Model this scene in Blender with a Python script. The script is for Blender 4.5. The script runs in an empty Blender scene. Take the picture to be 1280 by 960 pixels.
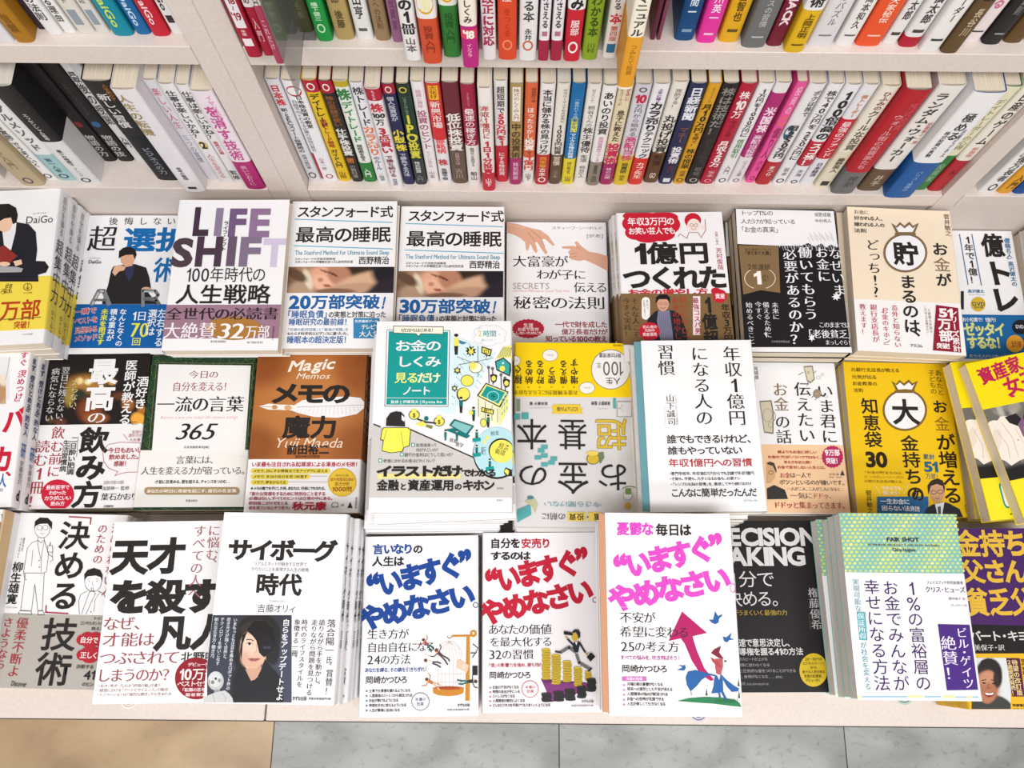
import bpy, math, random
import numpy as np

random.seed(7)
D = bpy.data
SC = bpy.context.scene
COL = bpy.context.collection

# ------------------------------------------------------------------ camera
FPX = 1038.4                      # focal length in pixels of the 1280 px wide frame
TILT, ROLL = math.radians(16.63), math.radians(0.547)
FLOOR_H = 1.412                   # camera height above the floor
TABLE_Z = FLOOR_H - 1.0           # top of the display plinth
CAMP = np.array([0.0, 0.0, FLOOR_H])
_f = np.array([0, math.sin(TILT), -math.cos(TILT)])
_u = np.array([0, math.cos(TILT), math.sin(TILT)])
_r = np.array([1.0, 0, 0])
RIGHT = math.cos(ROLL) * _r + math.sin(ROLL) * _u
UP = -math.sin(ROLL) * _r + math.cos(ROLL) * _u
cd = D.cameras.new('camera')
cam = D.objects.new('camera', cd)
COL.objects.link(cam)
cd.sensor_fit = 'HORIZONTAL'
cd.sensor_width = 36.0
cd.lens = FPX / 1280 * 36.0
cd.clip_start = 0.02
from mathutils import Matrix, Vector
cam.matrix_world = Matrix((
    (RIGHT[0], UP[0], -_f[0], CAMP[0]),
    (RIGHT[1], UP[1], -_f[1], CAMP[1]),
    (RIGHT[2], UP[2], -_f[2], CAMP[2]),
    (0, 0, 0, 1)))
SC.camera = cam

# ------------------------------------------------------------------ light
SC.view_settings.view_transform = 'Standard'
SC.view_settings.look = 'None'
SC.view_settings.exposure = 0.0
SC.view_settings.gamma = 1.0
SC.view_settings.use_curve_mapping = False
wd = D.worlds.new('store_ambient')
SC.world = wd
wd.use_nodes = True
wd.node_tree.nodes['Background'].inputs[0].default_value = (1.0, 0.95, 0.915, 1)
wd.node_tree.nodes['Background'].inputs[1].default_value = 0.44

def area(name, loc, sx, sy, power, color=(1, 0.99, 0.985), aim=None):
    l = D.lights.new(name, 'AREA')
    l.shape = 'RECTANGLE'; l.size = sx; l.size_y = sy; l.energy = power; l.color = color
    o = D.objects.new(name, l); COL.objects.link(o); o.location = loc
    if aim is not None:
        v = Vector(aim) - Vector(loc)
        o.rotation_euler = v.to_track_quat('-Z', 'Y').to_euler()
    return o
area('ceiling_lamp', (-0.6, -0.75, 2.75), 1.3, 0.35, 24, aim=(-0.3, 0.2, 0.4))
area('ceiling_lamp', (0.9, -0.75, 2.75), 1.3, 0.35, 24, aim=(0.4, 0.2, 0.4))
area('ceiling_lamp', (0.1, -2.2, 2.75), 1.6, 0.4, 28, aim=(0.1, 0.2, 0.5))

# ------------------------------------------------------------------ materials
_m = {}
INK = 0.80          # printed inks: reflectance of a colour as it is named below (the display hall is bright)
def ink(h):
    c = rgb(h); k = min(1, max(0, (max(int(h[i:i + 2], 16) for i in (0, 2, 4)) - 196) / 34))
    f = INK + (1 - INK) * k
    return tuple(x * f for x in c)
def lin(c):
    return c / 12.92 if c <= 0.04045 else ((c + 0.055) / 1.055) ** 2.4
def rgb(h):
    return tuple(lin(int(h[i:i + 2], 16) / 255) for i in (0, 2, 4))
def mat(h, rough=0.45, spec=0.22):
    k = (h, rough, spec)
    if k in _m: return _m[k]
    m = D.materials.new('print_' + h); m.use_nodes = True
    b = m.node_tree.nodes['Principled BSDF']
    b.inputs['Base Color'].default_value = (*ink(h), 1)
    b.inputs['Roughness'].default_value = rough
    b.inputs['Specular IOR Level'].default_value = spec
    _m[k] = m
    return m
def nodemat(name, rough=0.5, spec=0.3):
    m = D.materials.new(name); m.use_nodes = True
    nt = m.node_tree; b = nt.nodes['Principled BSDF']
    b.inputs['Roughness'].default_value = rough
    b.inputs['Specular IOR Level'].default_value = spec
    return m, nt, b
def ramp(nt, fac, stops):
    r = nt.nodes.new('ShaderNodeValToRGB')
    el = r.color_ramp.elements
    while len(el) < len(stops): el.new(0.5)
    for e, (p, c) in zip(el, stops):
        e.position = p; e.color = (*rgb(c), 1)
    nt.links.new(fac, r.inputs[0])
    return r
def laminate():
    m, nt, b = nodemat('cream_laminate', 0.42, 0.35)
    tc = nt.nodes.new('ShaderNodeTexCoord')
    n = nt.nodes.new('ShaderNodeTexNoise'); n.inputs['Scale'].default_value = 260; n.inputs['Detail'].default_value = 3
    nt.links.new(tc.outputs['Object'], n.inputs['Vector'])
    r = ramp(nt, n.outputs['Fac'], [(0.3, 'd5c9c1'), (0.7, 'dcd1cb')])
    nt.links.new(r.outputs[0], b.inputs['Base Color'])
    bp = nt.nodes.new('ShaderNodeBump'); bp.inputs['Strength'].default_value = 0.04; bp.inputs['Distance'].default_value = 0.001
    nt.links.new(n.outputs['Fac'], bp.inputs['Height']); nt.links.new(bp.outputs[0], b.inputs['Normal'])
    return m
LAM = laminate()
def tilemat(name, stops, sc=9, fleck=.4):
    m, nt, b = nodemat(name, 0.35, 0.4)
    tc = nt.nodes.new('ShaderNodeTexCoord')
    mp = nt.nodes.new('ShaderNodeMapping'); mp.inputs['Scale'].default_value = (1, 1.4, 1)
    nt.links.new(tc.outputs['Object'], mp.inputs[0])
    n = nt.nodes.new('ShaderNodeTexNoise'); n.inputs['Scale'].default_value = sc; n.inputs['Detail'].default_value = 8
    n.inputs['Roughness'].default_value = 0.44; n.inputs['Distortion'].default_value = 0.5
    nt.links.new(mp.outputs[0], n.inputs['Vector'])
    r = ramp(nt, n.outputs['Fac'], stops)
    n2 = nt.nodes.new('ShaderNodeTexNoise'); n2.inputs['Scale'].default_value = sc * 9; n2.inputs['Detail'].default_value = 7; n2.inputs['Distortion'].default_value = 0.5
    nt.links.new(mp.outputs[0], n2.inputs['Vector'])
    r2 = ramp(nt, n2.outputs['Fac'], [(0.30, 'a8a8a4'), (0.44, 'ffffff')])
    mx = nt.nodes.new('ShaderNodeMix'); mx.data_type = 'RGBA'; mx.blend_type = 'MULTIPLY'; mx.inputs[0].default_value = fleck
    nt.links.new(r.outputs[0], mx.inputs[6]); nt.links.new(r2.outputs[0], mx.inputs[7])
    nt.links.new(mx.outputs[2], b.inputs['Base Color'])
    return m
TILE_G = tilemat('grey_vinyl_tile', [(0.32, '848985'), (0.5, '9a9d9b'), (0.68, 'adb0ae')])
TILE_B = tilemat('brown_vinyl_tile', [(0.3, 'a0876a'), (0.5, 'b89f7e'), (0.7, 'c9b08f')], 7, .12)
def pagemat(name, a, c):
    m, nt, b = nodemat(name, 0.8, 0.1)
    tc = nt.nodes.new('ShaderNodeTexCoord')
    mp = nt.nodes.new('ShaderNodeMapping'); mp.inputs['Scale'].default_value = (3, 3, 1400)
    nt.links.new(tc.outputs['Generated'], mp.inputs[0])
    n = nt.nodes.new('ShaderNodeTexNoise'); n.inputs['Scale'].default_value = 1.0; n.inputs['Detail'].default_value = 2
    mp.inputs['Scale'].default_value = (2, 2, 45)
    nt.links.new(mp.outputs[0], n.inputs['Vector'])
    r = ramp(nt, n.outputs['Fac'], [(0.35, a), (0.62, c)])
    nt.links.new(r.outputs[0], b.inputs['Base Color'])
    return m
PAGE_C = pagemat('cream_paper_edges', 'd3c4ae', 'e9dfcd')
PAGE_W = pagemat('white_paper_edges', 'ccc8c2', 'eae6e0')
PAGE_SC = pagemat('cream_paper_edges_upright', 'd3c4ae', 'e9dfcd')
PAGE_SW = pagemat('white_paper_edges_upright', 'cbc5bd', 'e6e0d6')
for m in (PAGE_SC, PAGE_SW):
    for n in m.node_tree.nodes:
        if n.type == 'MAPPING': n.inputs['Scale'].default_value = (45, 2, 2)
def colmat():
    m, nt, b = nodemat('printed_photo', 0.42, 0.3)
    a = nt.nodes.new('ShaderNodeVertexColor'); a.layer_name = 'Col'
    nt.links.new(a.outputs[0], b.inputs['Base Color'])
    return m
PHOTO = colmat()

# ------------------------------------------------------------------ objects
def link(name, me, parent=None, mats=()):
    for m in mats: me.materials.append(m)
    o = D.objects.new(name, me); COL.objects.link(o)
    if parent is not None: o.parent = parent
    return o
def empty(name, loc=(0, 0, 0), rz=0.0, label=None, cat=None, group=None):
    o = D.objects.new(name, None); COL.objects.link(o)
    o.empty_display_size = 0.02
    o.location = loc; o.rotation_euler = (0, 0, rz)
    if label: o['label'] = label
    if cat: o['category'] = cat
    if group: o['group'] = group
    return o
def boxes(name, lst, bevel=0.0):
    vs, fs = [], []
    for (x0, x1, y0, y1, z0, z1) in lst:
        k = len(vs)
        b = min(bevel, (x1 - x0) / 3, (y1 - y0) / 3, (z1 - z0) / 3)
        if b <= 0:
            vs += [(x, y, z) for z in (z0, z1) for y in (y0, y1) for x in (x0, x1)]
            fs += [[k + i for i in q] for q in ((0, 2, 3, 1), (4, 5, 7, 6), (0, 1, 5, 4), (2, 6, 7, 3), (0, 4, 6, 2), (1, 3, 7, 5))]
        else:
            # 24-vertex chamfered box
            idx = {}
            X = (x0, x1); Y = (y0, y1); Z = (z0, z1)
            for sx in (0, 1):
                for sy in (0, 1):
                    for sz in (0, 1):
                        p = (X[sx], Y[sy], Z[sz]); d = (b if sx == 0 else -b, b if sy == 0 else -b, b if sz == 0 else -b)
                        for ax in range(3):
                            q = list(p)
                            for a2 in range(3):
                                if a2 != ax: q[a2] += d[a2]
                            idx[(sx, sy, sz, ax)] = len(vs); vs.append(tuple(q))
            for ax in range(3):
                for s in (0, 1):
                    o1, o2 = [a for a in range(3) if a != ax]
                    ring = []
                    for (p, q) in ((0, 0), (1, 0), (1, 1), (0, 1)):
                        c = [0, 0, 0]; c[ax] = s; c[o1] = p; c[o2] = q
                        ring.append(idx[(*c, ax)])
                    fs.append(ring)
            for ax in range(3):
                o1, o2 = [a for a in range(3) if a != ax]
                for p in (0, 1):
                    for q in (0, 1):
                        c0 = [0, 0, 0]; c0[o1] = p; c0[o2] = q; c1 = list(c0); c1[ax] = 1
                        fs.append([idx[(*c0, o1)], idx[(*c1, o1)], idx[(*c1, o2)], idx[(*c0, o2)]])
            for sx in (0, 1):
                for sy in (0, 1):
                    for sz in (0, 1):
                        fs.append([idx[(sx, sy, sz, a)] for a in range(3)])
    me = D.meshes.new(name); me.from_pydata(vs, [], fs)
    import bmesh
    bm = bmesh.new(); bm.from_mesh(me); bmesh.ops.recalc_face_normals(bm, faces=bm.faces); bm.to_mesh(me); bm.free()
    return me
def ray(px, py):
    a = (px - 640) / FPX; b = -(py - 480) / FPX
    return RIGHT * a + UP * b + _f
def at_z(px, py, z):
    d = ray(px, py); return CAMP + d * ((z - CAMP[2]) / d[2])
def at_y(px, py, y):
    d = ray(px, py); return CAMP + d * (y / d[1])

# ------------------------------------------------------------------ lettering
_g = {}
KANA_NARROW = set('っゃゅょッャュョァィゥェォ')
ROTV = set('ー〜―…「」『』（）()［］〔〕“”→=〝〟-')
def outline(v, tt):
    """boundary edges of a filled shape and the outward (mitred) direction at each of their ends"""
    cnt = {}
    for a, b, c in tt.tolist():
        for e, o in (((a, b), c), ((b, c), a), ((c, a), b)):
            s = (min(e), max(e)); cnt.setdefault(s, []).append((e, o))
    ed = [x[0] for x in cnt.values() if len(x) == 1]
    if not ed: return None
    E_ = np.array([e for e, o in ed]); O = np.array([o for e, o in ed])
    d = v[E_[:, 1]] - v[E_[:, 0]]; d = d / (np.linalg.norm(d, axis=1, keepdims=True) + 1e-9)
    nr = np.stack([-d[:, 1], d[:, 0]], 1)
    sg = np.sign(np.sum(nr * (v[O] - v[E_[:, 0]]), axis=1)); nr = -nr * np.where(sg == 0, 1, sg)[:, None]
    S = np.zeros((len(v), 2)); C = np.zeros(len(v)); Q = np.zeros((len(v), 2))
    for k in (0, 1):
        np.add.at(S, E_[:, k], nr); np.add.at(C, E_[:, k], 1)
    ln = np.linalg.norm(S, axis=1) + 1e-9
    f = np.minimum(C / (ln * ln + 1e-9) * 1.0, 1.9 / ln)
    S = S * np.where(ln < .3, 0, f)[:, None]
    return E_, S[E_[:, 0]], S[E_[:, 1]]
def glyph(ch, res, thin=0.0):
    k = (ch, res, thin)
    if k in _g: return _g[k]
    if ch == '1':
        v = np.array([(.20, 0), (.29, 0), (.29, .69), (.215, .69), (.20, .62), (.07, .53), (.07, .45), (.20, .53)], float)
        t = np.array([(0, 1, 2), (0, 2, 7), (2, 3, 4), (2, 4, 7), (4, 5, 6), (4, 6, 7)])
        _g[k] = (v, t, outline(v, t)); return _g[k]
    cu = D.curves.new('glyph', 'FONT'); cu.body = ch; cu.size = 1.0; cu.resolution_u = res; cu.offset = thin
    o = D.objects.new('glyph', cu)
    me = D.meshes.new_from_object(o)
    n = len(me.vertices); co = np.empty(n * 3); me.vertices.foreach_get('co', co)
    me.calc_loop_triangles()
    t = np.empty(len(me.loop_triangles) * 3, int); me.loop_triangles.foreach_get('vertices', t)
    v = co.reshape(-1, 3)[:, :2]; t = t.reshape(-1, 3)
    D.objects.remove(o); D.curves.remove(cu); D.meshes.remove(me)
    if len(t):
        # boundary edges, joined by position
        key = {}; idm = np.empty(n, int)
        for i, p in enumerate(np.round(v, 5)):
            idm[i] = key.setdefault((p[0], p[1]), i)
        be = outline(v, idm[t])
    else:
        be = None
    _g[k] = (v, t, be)
    return _g[k]
def wide(ch):
    return ord(ch) > 0x2000 and ch not in '“”‘’'
WT = {'l': (0, 0), 'r': (0, 0), 'b': (.022, .022), 'k': (.042, .042), 'm': (.018, -1), 'M': (.034, -1), 'x': (.06, .055), 'h': (.062, .056)}
class Lettering:
    """triangles gathered per colour, in a flat (u, v) frame with a layer height"""
    def __init__(s): s.v = []; s.f = []; s.c = []; s.n = 0; s.cols = []
    def add(s, v3, t, col):
        if col not in s.cols: s.cols.append(col)
        s.v.append(v3); s.f.append(t + s.n); s.c.append(np.full(len(t), s.cols.index(col))); s.n += len(v3)
    def mesh(s, name, fmap=None):
        if not s.v: return None
        v = np.vstack(s.v); f = np.vstack(s.f); c = np.concatenate(s.c)
        if fmap is not None: v = fmap(v)
        me = D.meshes.new(name)
        me.vertices.add(len(v)); me.vertices.foreach_set('co', v.ravel())
        me.loops.add(len(f) * 3); me.loops.foreach_set('vertex_index', f.ravel())
        me.polygons.add(len(f)); me.polygons.foreach_set('loop_start', np.arange(len(f)) * 3)
        me.polygons.foreach_set('material_index', c)
        me.update(calc_edges=True)
        for h in s.cols: me.materials.append(mat(h))
        return me
def put(L, ch, cx, cy, sx, sy, rot, z, col, wt, vert=False, shear=0.0, asc=1.0):
    """one glyph, its em box centred at cx, cy with size sx, sy (metres)"""
    res = 1 if (sy < .0032 and wide(ch) and ord(ch) > 0x3100) else 2
    if sy > .012: res = 3
    wx, wy = WT[wt]
    if ord(ch) > 0x4e00 and ord(ch) < 0xff00 and wt in 'bkMh': wx, wy = wx * .74, (wy * .74 if wy > 0 else wy)
    if asc > 1 and not wide(ch): sx, sy, cy_ = sx * asc, sy * asc, 0
    v, t, be = glyph(ch, res, -.007 if wy == -1 else 0.0)
    if not len(t): return
    wx0 = wx
    if wy == -1: wy = 0.0
    if wide(ch):
        g = v - np.array([0.5, 0.38])
    else:
        a, b = v.min(0), v.max(0)
        g = v - np.array([(a[0] + b[0]) / 2, 0.36])
        if ch in '-–': g = v - (a + b) / 2
    if vert:
        if ch in ROTV: g = np.stack([g[:, 1], -g[:, 0]], 1)
        elif ch in '、。': g = g + np.array([.55, .55])
        elif ch in KANA_NARROW: g = g + np.array([.10, .10])
    parts_v = [g]; parts_t = [t]
    if wx0 > 0 and be is not None:
        E_, na, nb = be
        if vert and ch in ROTV: na, nb = np.stack([na[:, 1], -na[:, 0]], 1), np.stack([nb[:, 1], -nb[:, 0]], 1)
        a, b = g[E_[:, 0]], g[E_[:, 1]]; m = len(E_); w = np.array([wx, wy])
        q = np.concatenate([a, a + na * w, b + nb * w, b])
        i = np.arange(m); o = len(g)
        parts_v.append(q)
        parts_t.append(np.stack([o + i, o + i + m, o + i + 2 * m], 1)); parts_t.append(np.stack([o + i, o + i + 2 * m, o + i + 3 * m], 1))
    zz_ = [np.zeros(len(parts_v[0]))]
    if len(parts_v) > 1:
        m = len(be[0]); k_ = 3e-6 * (1 + np.arange(m) % 3); zz_.append(np.concatenate([k_ * 0, k_, k_, k_ * 0]))   # where widened strokes meet they do not touch
    g = np.vstack(parts_v); t = np.vstack(parts_t); zz_ = np.concatenate(zz_)
    x = (g[:, 0] + shear * g[:, 1]) * sx; y = g[:, 1] * sy
    c, s_ = math.cos(rot), math.sin(rot)
    L.add(np.stack([cx + c * x - s_ * y, cy + s_ * x + c * y, z + zz_], 1), t, col)
def advs(text):
    out = []
    for ch in text:
        if ch == ' ': out.append(.3); continue
        if ch == '　': out.append(.6); continue
        if wide(ch):
            out.append(.55 if ch in '、。・' else (.6 if ch in '「」' else (.86 if 0x3040 < ord(ch) < 0x3100 else 1.0)))
        else:
            v = glyph(ch, 2)[0]
            out.append((v[:, 0].max() - v[:, 0].min() if len(v) else .2) + .09)
    return out
def line_h(L, text, cx, cy, w, h, rot, z, col, wt, shear=0.0):
    if not text.strip(): return
    mix = any(wide(c) for c in text)
    a = [d * (1.2 if mix and not wide(c) else 1) for d, c in zip(advs(text), text)]; tot = sum(a); k = w / tot; p = -w / 2
    sy = h / (.92 if any(wide(c) for c in text) else .74)
    c, s_ = math.cos(rot), math.sin(rot)
    for ch, d in zip(text, a):
        q = p + d * k / 2; p += d * k
        if ch in ' 　': continue
        off = 0.0
        if ch in '、。': off = .22 * k
        if ch == '「': off = -.2 * k
        if ch == '」': off = .2 * k
        put(L, ch, cx + c * (q + off), cy + s_ * (q + off), k, sy, rot, z, col, wt, shear=shear, asc=1.2 if mix else 1.0)
def line_v(L, text, cx, cy, w, h, rot, z, col, wt):
    if not text.strip(): return
    a = [(.4 if ch in ' 　' else (.55 if ch in '、。・' else (.6 if ch in '「」' else 1.0))) for ch in text]
    tot = sum(a); k = h / tot; p = h / 2; w = min(w, k * 1.0)
    c, s_ = math.cos(rot), math.sin(rot)
    for ch, d in zip(text, a):
        q = p - d * k / 2; p -= d * k
        if ch in ' 　': continue
        off = -.15 * k if ch == '「' else 0
        if ch in '、。': off = .0
        q += off
        rotated = ch in ROTV
        sx, sy = (w / .92, k)
        put(L, ch, cx - s_ * q, cy + c * q, sx, sy, rot, z, col, wt, vert=True, asc=1.22)
# ------------------------------------------------------------------ setting
def struct(name, me, m=None):
    if m: me.materials.append(m)
    o = D.objects.new(name, me); COL.objects.link(o); o['kind'] = 'structure'
    return o
for nm, bx in (('wall_back', (-2.7, 2.7, .80, .84, 0, 2.8)), ('wall_left', (-2.74, -2.7, -2.6, .84, 0, 2.8)), ('wall_right', (2.7, 2.74, -2.6, .84, 0, 2.8))):
    struct(nm, boxes(nm, [bx]), mat('dcd6cf', .7))
fl = struct('floor', boxes('floor', [(-2.7, 2.7, -2.6, .8, -.02, -.004)]), mat('5c5a55'))
tx0 = -0.3705 - 0.45 * 4
for i in range(11):
    for j in range(6):
        x0 = tx0 + i * 0.45; y0 = -1.73 + j * 0.45
        if y0 > 0.3: continue
        brown = (x0 < -0.38)
        g = 0.0006
        me = boxes('tile', [(x0 + g - x0, .45 - g, g, .45 - g, -.004, 0)], .0006)
        t = link('tile', me, fl, [TILE_B if brown else TILE_G]); t.location = (x0, y0, 0)
FY, PY = 0.508, 0.5125                       # shelf edges, recessed base panel
SEAM = -0.2735
def zz(h): return FLOOR_H - h
SH = zz(.892); SU0, SU1 = zz(.6630), zz(.6378)
TOPZ = zz(.12)
def unit(x0, x1, left_panel, right_panel, label, px1=None):
    r = empty('bookcase', ((x0 + x1) / 2, FY + .12, 0), 0, label, 'bookcase')
    ox, oy = (x0 + x1) / 2, FY + .12
    def p(name, bx, bev=.0006):
        bx = [(a - ox, b - ox, c - oy, d - oy, e, f) for a, b, c, d, e, f in bx]
        return link(name, boxes(name, bx, bev), r, [LAM])
    if left_panel: p('side_panel', [(x0, x0 + left_panel, FY, FY + .24, .0, TOPZ)])
    if right_panel: p('side_panel', [(x1 - right_panel, x1, FY, FY + .24, .0, TOPZ)])
    a, b = x0 + left_panel + .0004, x1 - right_panel - .0004
    p('shelf_board', [(a, b, FY, FY + .228, SH - .025, SH)])
    p('shelf_board', [(a, b, FY, FY + .228, SU0, SU1)])
    p('shelf_board', [(a, b, FY, FY + .228, SU1 + .235, SU1 + .26)])
    p('back_panel', [(a, b, FY + .2285, FY + .24, .0, TOPZ - .01)])
    p('base_panel', [(a, b, PY, PY + .012, .02, SH - .0255)])
    p('toe_board', [(a, b, FY, PY - .0003, TABLE_Z - .04, TABLE_Z)])
    if px1 == 0: return
    x1 = px1 or x1; ox = (x0 + x1) / 2
    q = empty('display_plinth', ((x0 + x1) / 2, .2, 0), 0, label.replace('bookcase', 'display plinth') , 'display stand')
    def p2(name, bx, bev=.0008):
        bx = [(a - ox, b - ox, c - .2, d - .2, e, f) for a, b, c, d, e, f in bx]
        return link(name, boxes(name, bx, bev), q, [LAM])
    g = .0009
    p2('top_board', [(x0 + g, x1 - g, -.0975, FY - .0003, TABLE_Z - .025, TABLE_Z)])
    p2('front_panel', [(x0 + g, x1 - g, -.090, -.072, .0, TABLE_Z - .0253)])
    p2('side_panel', [(x0 + g, x0 + .02, -.0715, FY - .002, .0, TABLE_Z - .0253)])
    p2('side_panel', [(x1 - .02, x1 - g, -.0715, FY - .002, .0, TABLE_Z - .0253)])
    for xa in (x0 + g, x1 - g - .0004):
        pass
    e = link('edge_strip', boxes('edge_strip', [(x0 + g - ox, x1 - g - ox, -.0985 - .2, -.0977 - .2, TABLE_Z - .025, TABLE_Z - .0006)]), q, [mat('4a423c')])
unit(-1.05, SEAM, .022, .0225, 'cream laminate bookcase at the seam beside the pink-banded paperbacks, left unit')
unit(SEAM + .0002, .5415, .0245, .0245, 'wide cream laminate bookcase holding the investment paperbacks, centre unit', 1.10)
unit(.5417, 1.10, .0, .022, 'cream laminate bookcase beyond the divider by the lime and yellow books, right unit', 0)
# the thin acrylic tag that hangs out of the upper shelf
me = boxes('sheet', [(-.0005, .0005, -.060, .055, 0, .16)])
gm, nt, gb = nodemat('smoked_acrylic', 0.08, 0.5)
gb.inputs['Base Color'].default_value = (.22, .22, .22, 1)
gb.inputs['Alpha'].default_value = .5
acr = empty('shelf_divider_sheet', (-.1935, .516, SU1 + .0008), 0, 'thin smoked acrylic divider sheet jutting from the upper shelf beside the pink-edged book', 'shelf divider')
link('sheet', me, acr, [gm])
link('foot', boxes('foot', [(-.0008, .012, .0, .05, -.0006, .0002)]), acr, [gm])

# ------------------------------------------------------------------ books
def prof(t, w, b, n=8):
    """outer outline of the spine edge: (x, z) points from bottom to top board"""
    out = []
    for i in range(n + 1):
        s = math.sin((i / n - .5) * math.pi)
        out.append((w / 2 - b + b * math.sqrt(max(0, 1 - abs(s) ** 3)), s * t / 2))
    return out
def spine_x(u, t, w, b):
    s = np.clip(np.abs(2 * u / t), 0, 1)
    return w / 2 - b + b * np.sqrt(np.maximum(0, 1 - s ** 3))
def shell(name, w, h, t, b, y0, y1, th, grow, fmap, fore=0.0):
    """bent sheet: board, spine, board; spine at +x; z from -t/2 to t/2"""
    T = t + 2 * grow
    P = [(-w / 2 + fore, -T / 2)] + [(x + grow, z * T / t) for x, z in prof(t, w, b)] + [(-w / 2 + fore, T / 2)]
    Q = [(-w / 2 + fore, -T / 2 + th)] + [((x - th * 1.0) + grow, z * (T - 2 * th) / t) for x, z in prof(t, w, b)] + [(-w / 2 + fore, T / 2 - th)]
    n = len(P); vs = []
    for y in (y0, y1):
        vs += [(x, y, z) for x, z in P] + [(x, y, z) for x, z in Q]
    fs = []
    m = 2 * n
    for i in range(n - 1):
        fs.append((i, i + 1, m + i + 1, m + i))
        fs.append((n + i, m + n + i, m + n + i + 1, n + i + 1))
        fs.append((i, n + i, n + i + 1, i + 1))
        fs.append((m + i, m + i + 1, m + n + i + 1, m + n + i))
    fs.append((0, m, m + n, n)); fs.append((n - 1, 2 * n - 1, m + 2 * n - 1, m + n - 1))
    me = D.meshes.new(name); me.from_pydata([fmap(v) for v in vs], [], fs)
    return me
def fl_map(side, t):
    sg = 1 if side == 'R' else -1
    return lambda v: (sg * v[0], v[1], v[2] + t / 2)
def up_map(v): return (v[2], -v[0], v[1])      # spine faces -Y, thickness along X, height along Z
def pages(name, w, h, t, b, fmap, th=.0006, inset=.0012):
    P = [(-w / 2 + inset, -t / 2 + th), (w / 2 - b - .0005, -t / 2 + th), (w / 2 - b - .0005, t / 2 - th), (-w / 2 + inset, t / 2 - th)]
    vs = [fmap((x, y, z)) for y in (-h / 2 + inset, h / 2 - inset) for x, z in P]
    me = D.meshes.new(name); me.from_pydata(vs, [], [(0, 1, 2, 3), (4, 7, 6, 5), (0, 4, 5, 1), (1, 5, 6, 2), (2, 6, 7, 3), (3, 7, 4, 0)])
    return me
def copy_tree(o, parent=None):
    c = o.copy(); COL.objects.link(c)
    if parent is not None: c.parent = parent
    for ch in list(o.children): copy_tree(ch, c)
    return c
ORD = ['first', 'second', 'third', 'fourth', 'fifth', 'sixth', 'seventh', 'eighth', 'ninth', 'tenth', 'eleventh', 'twelfth', 'thirteenth', 'fourteenth', 'fifteenth',
       'sixteenth', 'seventeenth', 'eighteenth', 'nineteenth', 'twentieth']
def ordn(k):
    if k <= 20: return ORD[k - 1]
    return {2: 'twenty-', 3: 'thirty-', 4: 'forty-'}[k // 10] + ORD[k % 10 - 1] if k % 10 else {3: 'thirtieth', 4: 'fortieth'}[k // 10]
def clusters(L, gap=.004):
    """drawings that stand apart on a cover become parts of their own"""
    bb = [(v[:, 0].min() - gap, v[:, 0].max() + gap, v[:, 1].min() - gap, v[:, 1].max() + gap) for v in L.v]
    par = list(range(len(bb)))
    def find(i):
        while par[i] != i: par[i] = par[par[i]]; i = par[i]
        return i
    for i in range(len(bb)):
        for j in range(i):
            a, b = bb[i], bb[j]
            if a[0] < b[1] and b[0] < a[1] and a[2] < b[3] and b[2] < a[3]: par[find(i)] = find(j)
    out = {}; n = 0
    for i in range(len(bb)):
        q = out.setdefault(find(i), Lettering())
        q.add(L.v[i], L.f[i] - n, L.cols[int(L.c[i][0])]); n += len(L.v[i])
    return list(out.values())
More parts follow.
